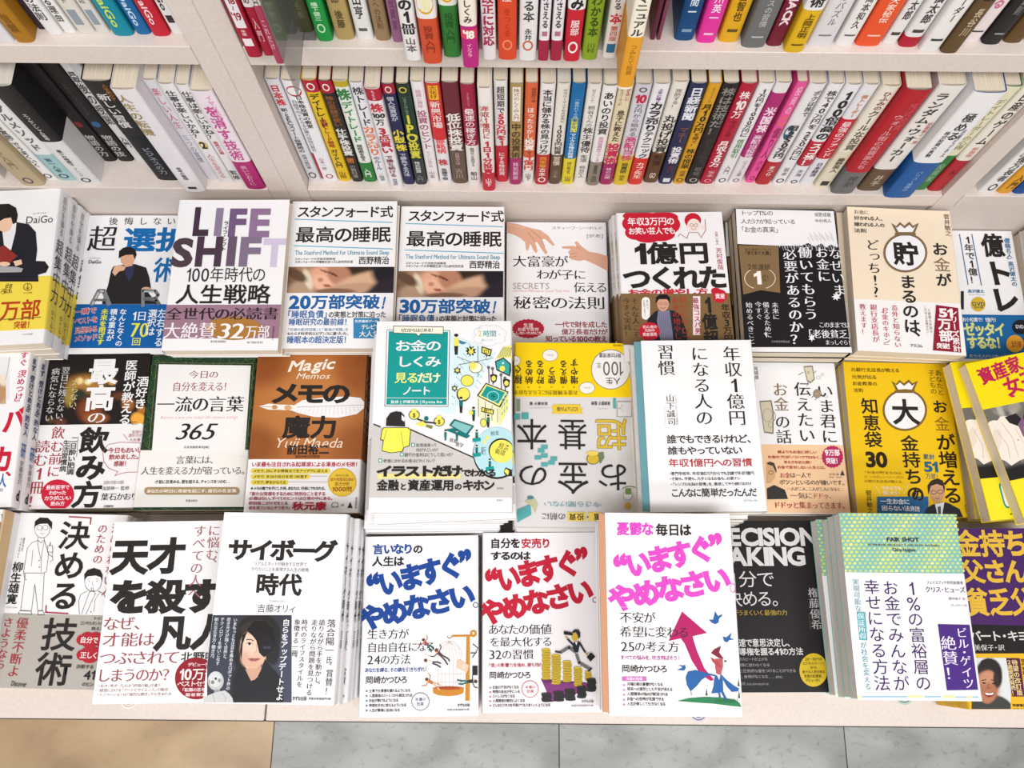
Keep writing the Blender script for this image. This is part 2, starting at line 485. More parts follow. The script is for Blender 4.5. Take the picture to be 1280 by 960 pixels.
# ------------------------------------------------------------------ upright books
SHELF_H = .191
def upright(px0, px1, pyb, shelf_z, base, bands, texts, desc, place, group, cream=True, H=SHELF_H, protr=None, depth=.128, gap=.0009, lean=0.0):
    a = at_z(px0, pyb, shelf_z); b = at_z(px1, pyb, shelf_z)
    Y = (a[1] + b[1]) / 2; t = b[0] - a[0] - gap; X = (a[0] + b[0]) / 2
    bl = min(.0032, t * .22)
    if Y + depth > FY + .226: depth = FY + .226 - Y
    w = depth
    root = empty('paperback_book', (X, Y + w / 2, shelf_z + H / 2 + .0003), 0, desc + ' ' + place, 'book', group)
    root.rotation_euler = (0, lean, 0)
    link('cover', shell('cover', w, H, t, bl, -H / 2, H / 2, .0005, 0, up_map), root, [mat(base)])
    link('page_block', pages('page_block', w, H, t, bl, up_map), root, [PAGE_SC if cream else PAGE_SW])
    gr = 0.0
    for i, (f0, f1, col) in enumerate(bands):
        gr = .0002 + .00008 * i
        link('paper_band', shell('paper_band', w, H, t, bl, H / 2 - f1 * H + (.0002 if f1 < 1 else 0), H / 2 - f0 * H - (.0002 if f0 > 0 else 0), .00015, gr, up_map), root, [mat(col)])
    if texts:
        L0 = Lettering(); extra = []
        for q in texts:
            L = L0
            s, f0, f1, col, wt, wf = q[:6]
            xo = q[6] if len(q) > 6 else 0.0
            if s.startswith('#'):       # a round seal or block of colour
                L = Lettering(); extra.append((L, {'#o': 'spine_seal', '#r': 'spine_emblem'}.get(s, 'spine_label')))
                cy = H / 2 - (f0 + f1) / 2 * H; hh = (f1 - f0) * H / 2; ww = wf * t / 2
                if s == '#o':
                    an = np.linspace(0, 2 * math.pi, 20, endpoint=False)
                    v = np.stack([xo * t + ww * np.cos(an), cy + hh * np.sin(an), np.full(20, .0001)], 1)
                    tr = np.array([(0, i, i + 1) for i in range(1, 19)])
                    L.add(v, tr, col)
                elif s == '#r':
                    for k in range(20):
                        a0, a1 = 2 * math.pi * k / 20, 2 * math.pi * (k + 1) / 20
                        v = np.array([(xo * t + ww * r * math.cos(a), cy + hh * r * math.sin(a), .0001) for a in (a0, a1) for r in (.68, 1)])
                        L.add(v, np.array([(0, 1, 3), (0, 3, 2)]), col)
                else:
                    n = 6
                    xs = np.linspace(-ww, ww, n) + xo * t
                    v = np.array([(x, y, .00005) for y in (cy - hh, cy + hh) for x in xs])
                    tr = [(i, i + 1, n + i + 1) for i in range(n - 1)] + [(i, n + i + 1, n + i) for i in range(n - 1)]
                    L.add(v, np.array(tr), col)
            elif s.startswith('='):     # set sideways across the spine
                line_h(L, s[1:], xo * t, H / 2 - (f0 + f1) / 2 * H, wf * t, (f1 - f0) * H, 0, .00016, col, wt)
            elif s.startswith('|'):     # latin line running down the spine
                line_h(L, s[1:], xo * t, H / 2 - (f0 + f1) / 2 * H, (f1 - f0) * H, wf * t, -math.pi / 2, .00016, col, wt)
            else:
                line_v(L, s, xo * t, H / 2 - (f0 + f1) / 2 * H, wf * t, (f1 - f0) * H, 0, .00016, col, wt)
        def fm(v):
            x = np.clip(v[:, 0], -t / 2 * .985, t / 2 * .985)
            sx = spine_x(x, t, w, bl) + gr + .00012 + v[:, 2]
            return np.stack([x, -sx, v[:, 1]], 1)
        for Lx, nm in [(q, 'spine_lettering') for q in (clusters(L0, .0035) if L0.v else [])] + extra:
            me = Lx.mesh(nm, fm)
            if me: link(nm, me, root)
    return root
def row(spec, ox, oy, sc, shelf_z, bay, group, start=1, **kw):
    for i, s in enumerate(spec):
        x0, x1, yb, base, bands, texts, desc = s[:7]
        o = dict(kw); o.update(s[7] if len(s) > 7 else {})
        upright(ox + x0 / sc, ox + x1 / sc, oy + yb / sc, shelf_z, base, bands, texts, desc,
                ordn(start + i) + ' ' + bay, group, **o)
W, K, R, G = 'ececec', '2c2826', 'c4203a', '8a8a8a'
WW = 'ececee'
# lower centre bay ---------------------------------------------------------
B1 = 'along the lower centre shelf'
G1 = 'investment paperbacks on the lower centre shelf'
row([
 (233, 290, 803, 'dcdbe0', [], [('日本株', .04, .22, 'd03040', 'k', .6), ('新・SECスイート投資術の', .24, .68, '4a4648', 'b', .5), ('投資の教科書', .70, .86, '4a4648', 'r', .5), ('#r', .90, .97, '4a4648', '', .6)], 'pale grey spine headed by red characters,'),
 (292, 366, 808, 'e9e8ec', [], [('#o', .04, .13, 'c0203c', '', .78), ('日本株投資の教室', .12, .42, K, 'b', .34, .12), ('日経平均とわかる企業の収益の見方', .16, .66, '55525a', 'r', .3, -.2), ('#b', .68, .97, 'c4203a', '', .16, -.4), ('山本一郎', .72, .86, 'b05060', 'r', .28, .0), ('#r', .91, .96, 'c04050', '', .45, .1)], 'white spine with a round red seal at the top,'),
 (367, 425, 805, 'e3bd1c', [(0, .10, 'c21f3c')], [('#r', .02, .08, 'f0e8e0', '', .55), ('デイトレード', .11, .42, '3a2a10', 'b', .7), ('短期トレード戦略', .34, .62, 'b03020', 'b', .62), ('ガイド入門', .64, .84, '3a2a10', 'b', .6), ('山岡', .88, .97, '3a2a10', 'r', .5)], 'bright yellow spine with a red cap,'),
 (427, 478, 808, '2e2a2a', [(0, .10, 'c21f3c')], [('#r', .02, .08, 'f0e8e0', '', .55), ('株の罫線足使い', .12, .40, 'a0632a', 'b', .6), ('仕手株投資', .42, .70, 'e4e0dc', 'k', .8), ('術', .72, .78, 'd07828', 'k', .6), ('の教科書', .80, .95, 'c0b8b0', 'r', .5)], 'black spine with brown and white characters,'),
 (480, 538, 808, 'e6e9e4', [(0, .05, 'c9b52e'), (.78, 1, '2c8a3c')], [('株', .06, .16, '2f8a45', 'k', .85), ('デイトレード', .17, .56, '3a9a50', 'b', .75), ('超短期を狙え', .58, .76, '45403e', 'b', .5), ('入門', .84, .94, 'e4efe4', 'b', .5)], 'white spine with green lettering and green foot,'),
 (540, 595, 815, 'e7e6ea', [], [('株トレード', .03, .38, '38343a', 'b', .75), ('カラ売り', .38, .68, 'e08050', 'k', .85), ('のルール', .69, .84, '45404a', 'b', .6), ('二階堂', .88, .97, '55505a', 'r', .5)], 'white spine with orange middle characters,'),
 (597, 656, 838, 'e9e6e8', [(0, .10, 'c42340')], [('たった一年', .01, .09, 'f0dde0', 'b', .5), ('株', .12, .20, 'd02b40', 'k', .8), ('=100', .21, .25, K, 'k', .9), ('万', .26, .32, K, 'b', .6), ('3点買い', .34, .60, 'c8253c', 'k', .9), ('で勝ち続ける', .62, .86, '8a3a48', 'b', .6), ('相場師', .88, .96, '55505a', 'r', .5)], 'white spine with large red characters and red shield,'),
 (657, 707, 820, '2a2c58', [(0, .08, 'b8243c')], [('#r', .015, .07, 'f0d8d0', '', .55), ('個人投資家が', .10, .32, 'c8cad8', 'b', .6), ('小型株', .40, .62, 'e6d33a', 'k', .9), ('で勝負する方法', .64, .90, 'cfd0dc', 'b', .6)], 'navy spine with yellow middle characters,'),
 (709, 761, 820, '233c30', [(.72, 1, '3a3c3c')], [('#r', .02, .07, 'd8c840', '', .6), ('いますぐはじめる', .10, .26, 'a8c0a0', 'r', .5), ('IPO投資', .26, .70, 'dcd544', 'k', .85), ('株式投資', .73, .86, 'd8dad8', 'b', .6), ('入門', .88, .96, 'a8a8a8', 'r', .5)], 'dark green spine with yellow lettering,'),
 (763, 815, 812, 'ebe6e6', [], [('投資と資産', .06, .22, 'd090a8', 'r', .5), ('投資のヒント', .24, .62, 'b86080', 'b', .75), ('やさしい株の話', .64, .82, 'c8a0b0', 'r', .4), ('山本', .86, .95, '55504e', 'r', .5)], 'off-white spine with thin pink characters,'),
 (817, 873, 815, 'e7e4e6', [(0, .52, 'd83638')], [('#b', .02, .14, 'e8b428', '', .7), ('大化け', .02, .13, 'a03020', 'b', .5), ('新興市場', .15, .40, 'f0dcd8', 'b', .7), ('の2部銘柄', .40, .66, 'e4283a', 'b', .7), ('株', .72, .79, 'd03848', 'k', .7), ('急騰予想', .82, .96, '55505a', 'b', .5)], 'red over white spine with a yellow label,'),
 (875, 942, 815, '77303a', [(.62, 1, '6c5a4a')], [('低位株投資', .26, .63, 'e8e2dc', 'k', .95), ('究極の方法', .65, .78, 'd0a8a8', 'b', .6), ('吉川', .82, .94, 'c0a898', 'r', .5)], 'maroon spine with a brown band and large white characters,'),
 (944, 1001, 822, 'b0264a', [(.56, 1, 'e7e2de')], [('最速の稼ぎ方', .20, .55, 'f0d8dc', 'b', .7), ('今から株をはじめる', .06, .18, 'e0a8b4', 'r', .5), ('臨時収入を実現する', .58, .78, '8a7c70', 'b', .5), ('船山', .84, .94, '4a4440', 'b', .5)], 'crimson spine over a cream band,'),
 (1008, 1064, 848, 'ece6e2', [(.80, 1, 'd0253c')], [('年収1億円に', .14, .44, 'c8283c', 'b', .5), ('なる人が', .14, .34, 'c84858', 'r', .26, -.32), ('1日1分投資', .46, .80, 'd0283c', 'k', .72), ('山下', .85, .95, 'f2e0e0', 'b', .5)], 'cream spine with red lettering and scarlet foot, pulled forward,', dict(H=.196)),
 (1067, 1121, 808, 'e7e4e2', [(.60, 1, 'd2283a')], [('超短期で', .04, .28, '5a5452', 'b', .55), ('50万円を1億', .28, .64, 'd23548', 'k', .9), ('にする株投資', .66, .92, 'f0d8d8', 'b', .5)], 'white spine with a scarlet lower half,'),
 (1127, 1179, 820, 'c0a065', [(.70, 1, 'b93072')], [('#b', .02, .32, 'efe6d8', '', .62), ('株式のしくみ入門', .03, .31, '7a5a40', 'r', .45), ('中の投資術', .34, .70, '5a3f20', 'b', .75), ('特別解説', .74, .94, 'f0d8e4', 'r', .45)], 'tan spine with a cream label and magenta foot,'),
 (1183, 1233, 817, 'dd6a3e', [(.70, 1, 'e9e4de')], [('投資歴十年', .03, .16, '8a3a22', 'r', .5, .2), ('ほったらかし', .20, .50, 'f4e4dc', 'b', .55), ('投資', .50, .62, 'f6e8e0', 'k', .85), ('で', .63, .66, '7a3020', 'b', .5), ('1億円', .66, .84, 'd84838', 'k', .85), ('山下', .87, .96, '4a4440', 'b', .5)], 'orange spine with white characters,'),
], 320, 0, 3.556, SH, B1, G1)
row([
 (172, 231, 820, 'ebe8e8', [(.66, 1, 'c63038')], [('本当に儲かる株の見つけ方', .04, .65, '38302e', 'b', .68), ('四季報', .68, .80, 'e8a030', 'b', .5), ('古本', .80, .90, 'f0dcd8', 'b', .5), ('#r', .91, .97, 'f4e8e8', '', .6)], 'white spine with heavy black characters and red foot,'),
 (233, 285, 818, 'e6e0d6', [(.67, 1, '6a523c')], [('サラリーマンでも大丈夫な', .04, .34, '6a625a', 'r', .4, .15), ('1000円投資', .36, .66, '4a443e', 'b', .72), ('習慣', .68, .78, 'e0d0b8', 'b', .6), ('三木', .84, .93, 'c0b0a0', 'r', .5)], 'beige spine with a chocolate brown foot,', dict(cream=False)),
 (288, 341, 818, '1879bb', [(.71, 1, 'e4d02e')], [('一番売れてる株', .12, .30, 'b8dcf4', 'r', .4), ('#b', .30, .43, 'e8e03c', '', .5), ('働かない', .30, .43, '1868a8', 'b', .45), ('で小さな株式投資', .44, .70, 'e4f2fc', 'b', .5), ('はじめよう', .74, .88, '6a5c20', 'b', .4), ('山岡', .90, .97, '5a5020', 'r', .5)], 'sky blue spine over a lemon band,'),
 (344, 399, 820, 'e8e4de', [], [('知りたい人へ', .04, .16, '7a746c', 'r', .4), ('桐谷さんの', .18, .38, '5a544e', 'r', .5), ('株主優待', .38, .64, '38342e', 'b', .72), ('生活', .66, .74, '48443e', 'b', .65), ('桐谷広人', .78, .92, '5a544e', 'r', .5)], 'off-white spine with a tall black title,'),
 (401, 456, 825, '9a9082', [(0, .73, 'ebe8e6')], [('あいのり投資', .05, .44, '322c2a', 'b', .72), ('実践投資術でつくる', .46, .72, 'd060a0', 'r', .5), ('資産形成', .76, .86, '55503e', 'b', .55), ('吉田', .88, .96, '4a4438', 'r', .5)], 'white spine over an olive grey foot,'),
 (458, 516, 820, 'e3d4b2', [(.76, 1, 'b02a6e')], [('億を稼いだ', .03, .14, 'c04858', 'r', .4, .2), ('サラリーマンが', .04, .18, '5a4c3a', 'r', .35, -.22), ('息子に教えた', .22, .52, '4a4032', 'b', .55), ('投資術', .54, .76, 'd4285a', 'k', .9), ('株の公開', .80, .93, 'f0d8e4', 'r', .5)], 'straw coloured spine with magenta foot,'),
 (519, 582, 822, 'd8d6de', [(.67, 1, 'dcc030')], [('#r', .02, .06, '55505a', '', .5), ('=10', .08, .15, 'd02a4c', 'k', .72), ('万円から始める', .16, .46, '6a6872', 'r', .5), ('高配当株', .46, .72, 'd8407a', 'b', .75), ('投資術', .74, .86, '4a4430', 'b', .55), ('坂本', .88, .95, '5a5030', 'r', .5)], 'lilac grey spine over a mustard foot,'),
 (585, 648, 820, 'ececee', [(.70, 1, 'd8382e')], [('上手に稼ぐ', .03, .16, '8a40a0', 'b', .5), ('カラ売り', .15, .42, '3a3432', 'k', .85), ('テクニック', .42, .70, '3a3432', 'b', .85), ('カブ先生', .74, .93, 'f6e0d4', 'b', .6)], 'white spine with bold black lettering over orange red,'),
 (654, 716, 812, 'e6e1d8', [(.66, 1, '6c4c34')], [('攻防する！', .05, .22, '6a6056', 'r', .45), ('丸投げ投資', .28, .66, '2e2a26', 'b', .8), ('生活', .68, .80, '3a2a1c', 'b', .6), ('=GO', .88, .94, 'e4d8c8', 'b', .45)], 'ivory spine over a dark brown foot,'),
 (720, 783, 818, '2b3358', [], [('日経新聞', .03, .32, 'dfe2ea', 'k', .75), ('マネー', .38, .54, '8a5a4a', 'b', .6), ('投資術', .58, .76, 'e4e4ea', 'k', .65), ('改訂', .78, .86, '8a4a40', 'r', .4), ('#b', .93, .975, 'dfe2ea', '', .5)], 'dark navy spine with large white characters,'),
 (785, 836, 818, 'dca428', [], [('サラリーマンが', .03, .16, '8a6a20', 'r', .45), ('月10万円', .17, .44, '40300e', 'k', .72), ('を稼ぐ！', .44, .58, '7a4818', 'b', .5), ('株の授業', .60, .82, '40300e', 'b', .7), ('成瀬', .84, .91, '6a5420', 'r', .5), ('#r', .93, .975, '40300e', '', .6)], 'amber yellow spine with brown black lettering,'),
 (838, 901, 818, '2c2a2a', [], [('株は技術だ！', .03, .46, '9a9690', 'b', .78), ('ローソク足で', .50, .76, '55504c', 'r', .5), ('相場', .80, .9, '8a8680', 'r', .45), ('#r', .93, .975, 'c8c4c0', '', .55)], 'black spine with grey characters,'),
 (903, 966, 818, 'c22440', [], [('株', .06, .13, 'f6e4e4', 'b', .6), ('=10', .14, .22, 'f6e4e4', 'k', .65), ('万', .23, .30, 'f6e4e4', 'b', .6), ('でつくる', .32, .48, '6a2030', 'r', .45), ('月収20万', .52, .80, 'f6e4e4', 'k', .75), ('坂本', .84, .92, 'e8b8c0', 'r', .5), ('#r', .94, .98, 'e8a0a8', '', .5)], 'raspberry red spine with white lettering,'),
 (968, 1028, 818, 'e9e7ea', [], [('1万円を1000万円に', .04, .48, '3a3638', 'b', .5), ('信用取引', .50, .70, '5a9a50', 'b', .5), ('入門', .78, .88, '4a4648', 'r', .4), ('#r', .93, .98, '3a3638', '', .55)], 'white spine with small green lower characters,'),
 (1030, 1089, 816, 'e6e0e4', [(.08, .70, 'bf3480')], [('米国株', .20, .44, 'f6dcea', 'k', .7), ('高配当投資', .46, .70, 'f0d0e2', 'b', .65), ('バフェット太郎', .73, .91, '6a5a64', 'r', .45), ('#r', .94, .98, '8a7080', '', .5)], 'white spine with a long magenta panel,'),
], 620, 0, 3.556, SH, B1, G1, 18, cream=True)
row([
 (40, 83, 812, 'e8559c', [], [('#o', .30, .38, 'e08030', '', .8), ('投資の', .03, .28, 'f6cfe2', 'r', .5), ('億り人', .4, .72, '9a3468', 'b', .6), ('大全', .74, .86, 'c03070', 'b', .5), ('#r', .92, .97, 'a02858', '', .5)], 'hot pink narrow spine,'),
 (85, 150, 820, 'e6e4e6', [(.74, 1, 'c52a34')], [('ボクは株で', .05, .28, '6a6a72', 'b', .4, .2), ('#o', .36, .50, '3a6a86', '', .5, -.2), ('月250万円', .36, .70, '3a3632', 'k', .62), ('まつり', .78, .90, 'f0dcd8', 'b', .5)], 'white spine with a little cat motif and red foot,'),
 (157, 215, 820, 'e9e8ea', [], [('株で40万円を', .05, .40, '4a463c', 'b', .75), ('250万円に', .42, .72, '3a3632', 'b', .7), ('坂本', .80, .90, '5a5650', 'r', .45), ('#r', .93, .98, '3a3632', '', .6)], 'white spine with olive black title,'),
 (218, 279, 822, 'e6e6ea', [(.52, .78, 'c92c40')], [('100倍高の', .05, .50, '2e2a2c', 'k', .82), ('スゴ株！', .53, .77, 'f6e4e4', 'k', .75), ('天海', .82, .90, '4a4648', 'r', .45), ('#r', .94, .98, '3a3632', '', .5)], 'white spine with heavy black numerals and red block,'),
 (282, 343, 822, 'e4e2e8', [(.30, .70, 'd0283c')], [('億トレーダー', .08, .28, 'd09060', 'b', .6), ('最強のファンド', .32, .68, 'f4d4d8', 'b', .6), ('日本経済', .74, .90, '5a565e', 'b', .45)], 'grey white spine with a scarlet middle block,'),
 (346, 415, 835, 'e3dac2', [(0, .6, 'e8e2d4')], [('ひふみの', .04, .2, '8a3a38', 'b', .5), ('クールな投資', .2, .58, '6a6050', 'b', .6), ('藤野英人', .66, .82, '5a5040', 'b', .5), ('#b', .92, .97, '3a3630', '', .5)], 'cream spine with sparse grey characters,', dict(H=.194)),
 (420, 520, 862, '77787a', [(0, .76, 'c3202f')], [('株式投資', .10, .34, 'd0505c', 'b', .3, .2), ('ウォール街の投資家たち', .20, .72, 'e09aa0', 'b', .4, -.05), ('邦訳', .80, .92, '55585a', 'r', .4)], 'thick glossy red hardcover spine over grey foot,', dict(H=.200)),
 (538, 640, 848, 'e6e2de', [(.76, 1, '6d5640')], [('ランダム・ウォーカー', .05, .68, '3a3a3c', 'b', .5, -.1), ('原著第十一版', .3, .5, 'c85040', 'r', .22, .3), ('井手', .82, .94, 'd8ccb8', 'r', .35)], 'thick white spine over brown foot with a bull motif,', dict(H=.200)),
 (656, 778, 880, '1d62ae', [(0, .62, 'eaeaec')], [('極める', .16, .40, '3a3a40', 'b', .36, .02), ('株式投資の真髄', .32, .56, '4a4a50', 'b', .16, -.24), ('日経ビジネス', .30, .56, '4a4a50', 'b', .13, .24), ('バリュー投資の', .70, .92, '9cc4ec', 'r', .28)], 'thick white spine over a cobalt blue foot,', dict(H=.203)),
 (781, 846, 845, '3a8848', [(0, .62, 'e2dfc0')], [('デイトレーダーの心得', .10, .56, '8a8668', 'r', .55), ('投資家', .7, .9, 'a8d0a8', 'r', .45)], 'pale lime spine over a green foot,', dict(H=.198)),
 (849, 916, 850, 'c02a36', [(0, .66, 'e8e2d8')], [('日産のゲーム', .03, .50, '3a3632', 'b', .6), ('新装版', .52, .62, 'd04848', 'r', .6), ('序', .76, .82, '7a2028', 'r', .3)], 'ivory spine over a crimson foot beside the divider,', dict(H=.198)),
], 920, 0, 3.556, SH, B1, G1, 33)
# right bay ------------------------------------------------------------------
row([
 (1075, 1152, 858, 'e9e8e8', [], [('サラリーマンの', .1, .6, '4a4644', 'r', .35, -.2), ('億万長者', .58, .86, '3a3634', 'b', .5), ('#r', .89, .97, '3a3634', '', .45)], 'white spine with dark characters'),
 (1158, 1222, 860, 'e2a22c', [(0, .70, 'a9bd2c')], [('投資の大全', .2, .68, '3a4a10', 'k', .8), ('入門', .78, .94, '7a5410', 'b', .5)], 'lime spine over amber foot'),
 (1226, 1290, 862, '2158a4', [(0, .62, 'd8d04c')], [('株価の法則', .1, .6, '3a3a20', 'b', .6), ('実践', .74, .92, '9ec2ea', 'r', .5)], 'yellow spine over blue foot'),
 (1294, 1370, 862, 'dcdce0', [], [], 'pale grey spine at the frame edge,'),
], 920, 0, 3.556, SH, 'beyond the right divider', 'paperbacks beyond the right divider')
# lower left bay --------------------------------------------------------------
row([
 (-300, -240, 720, 'dcd8d0', [], [], 'ivory spine'),
 (-236, -150, 720, 'c8c4bc', [], [], 'pale grey spine'),
 (-146, -62, 722, 'd8d2c4', [], [], 'oatmeal spine'),
 (-58, 20, 722, 'd6d2c8', [], [('人生の本質', .1, .7, '5a564e', 'b', .5), ('#r', .9, .96, '4a463e', '', .4)], 'grey cream spine'),
 (88, 182, 744, 'c6b28e', [], [('話し方入門', .40, .80, '8a7450', 'r', .3), ('#r', .90, .97, '5a4a6a', '', .42)], 'tan hardcover spine'),
 (186, 232, 722, 'e8e6e4', [], [('すべては「前向き質問」でうまくいく', .10, .84, '4a4644', 'b', .6), ('#r', .92, .97, '3a3636', '', .7)], 'narrow white spine with black title'),
 (234, 312, 722, 'e6e6e6', [(.70, 1, 'a9ced2')], [('シンプルメソッド', .05, .66, '6a6664', 'b', .5), ('第一人者', .74, .90, '4a7078', 'b', .4), ('#r', .92, .97, '3a3636', '', .5)], 'white spine with a pale aqua band'),
 (318, 404, 738, 'e2e1e1', [(0, .52, '262426')], [('エッセンシャル思考', .24, .50, 'd8d6d6', 'b', .45), ('最少の時間で', .60, .78, '4a4644', 'b', .36), ('グレッグ', .80, .9, '6a6664', 'r', .28), ('#r', .92, .97, '3a3636', '', .45)], 'thick black spine over a white band, pulled forward,', dict(cream=False)),
 (412, 470, 646, '262222', [], [('スティーブ・ジョブズ', .2, .5, '4a4644', 'r', .45), ('#o', .56, .62, '8a2a2a', '', .5), ('物語の力', .70, .94, 'c8c4c2', 'b', .6)], 'black spine with a red dot'),
 (473, 538, 646, '282526', [], [('スティーブ・ジョブズ', .2, .5, '5a5654', 'r', .45), ('#o', .56, .62, '3a6a9a', '', .5), ('物語の技', .70, .94, 'c8c4c2', 'b', .6)], 'black spine with a blue dot'),
 (541, 582, 645, 'e0e0de', [], [('最後の授業', .10, .6, '4a4a4c', 'b', .7), ('入門', .72, .84, '4a4a4c', 'b', .6)], 'white spine with ragged black script'),
 (584, 624, 660, 'd8d8da', [], [('すごい思考', .10, .6, '5a5a5c', 'b', .6)], 'pale grey narrow spine'),
 (628, 730, 722, '222224', [(0, .5, '2c2a2a')], [('人を動かす', .02, .16, 'b8742c', 'b', .45, .2), ('新しい習慣', .10, .42, 'dcdad8', 'b', .5, -.1), ('ビジネスの力', .62, .92, '9ea2ac', 'b', .45)], 'black spine with orange and white lettering', dict(H=.188)),
 (738, 824, 768, 'e4e0e4', [], [('人生の転機', .04, .40, 'a8985c', 'b', .5, -.2), ('思考の整理', .72, .86, '5a565a', 'b', .4), ('#b', .94, .965, '3a3638', '', .4)], 'lavender white spine, pulled far forward,', dict(H=.196)),
 (828, 878, 718, 'dad8de', [], [('楽しい人生', .06, .44, 'd05a78', 'r', .55), ('三つの習慣', .5, .8, '8a8890', 'r', .45)], 'pale lilac grey spine with pink characters'),
 (880, 936, 732, 'e5e3e4', [], [('仕事は楽しいかね？', .05, .50, '3c3838', 'b', .7), ('#o', .53, .61, 'd8b83c', '', .6), ('=2', .535, .605, '2c2828', 'k', .4), ('人生を変える', .66, .94, 'd07880', 'r', .5)], 'white spine with a yellow numbered dot'),
 (938, 984, 735, 'e6e4e4', [], [('仕事は楽しいかね？', .05, .50, '3c3838', 'b', .75), ('最高の名著', .52, .66, 'c85a64', 'b', .6), ('監修', .84, .95, '4a4646', 'b', .6)], 'white spine with a bold black title'),
 (986, 1064, 757, 'e9dfe6', [(.68, 1, 'c0357c')], [('イヤな気持ち', .03, .3, 'e070b0', 'r', .3, .2), ('を消す技術', .12, .66, 'd04a98', 'b', .6), ('思いどおりに', .72, .95, 'f0c8dc', 'r', .4)], 'pale pink spine over a magenta foot beside the divider,'),
], 0, 0, 3.2, SH, 'along the lower left shelf', 'self-help paperbacks on the lower left shelf', cream=True, H=.188)
# upper left bay ----------------------------------------------------------------
row([
 (-200, -110, 172, 'd0c8c0', [], [], 'beige spine'),
 (-105, -8, 172, 'c8b8a0', [], [], 'sand spine'),
 (-4, 60, 172, 'e0dee0', [], [], 'white spine at the frame edge,'),
 (64, 140, 172, 'b8801f', [], [('信頼', .80, .93, '8a5a10', 'b', .45)], 'ochre gold spine'),
 (152, 186, 118, '3a2a3c', [], [], 'dark plum spine'),
 (190, 253, 140, 'e5e4e4', [], [('開発の法則', .62, .90, '4a4646', 'b', .6)], 'white spine with bold black characters'),
 (257, 306, 134, 'e7e6e4', [], [('嫌われる理由', .6, .92, '4a4648', 'b', .6)], 'white spine with grey edging'),
 (311, 382, 134, 'ddd8d0', [], [('人生論ノート', .56, .80, '6a665e', 'r', .4), ('#b', .84, .94, '9aa8b4', '', .5)], 'greige spine with a pale blue square'),
 (386, 442, 134, 'dcd8d2', [], [('哲学の対話', .56, .80, '6a665e', 'r', .4), ('#b', .84, .94, '9aa8b4', '', .5)], 'pale beige spine with a pale blue square'),
 (452, 538, 145, '1295ae', [], [('|DaiGo', .68, .94, 'c8e060', 'b', .36)], 'teal spine with lime lettering'),
 (545, 607, 139, '1d70b0', [], [('|DaiGo', .72, .94, 'c8dcf0', 'b', .40)], 'blue spine with white lettering'),
 (610, 683, 146, 'cd2036', [], [('|DaiGo', .70, .92, 'f0d4d4', 'b', .36)], 'scarlet spine with white lettering'),
 (687, 742, 138, 'e4e4e2', [], [('|DaiGo', .60, .84, '3a3636', 'b', .42), ('#b', .87, .92, '3a3636', '', .5)], 'white spine with a small black square'),
], 0, 0, 3.2, SU1, 'along the upper left shelf', 'paperbacks on the upper left shelf', cream=True, H=.188)
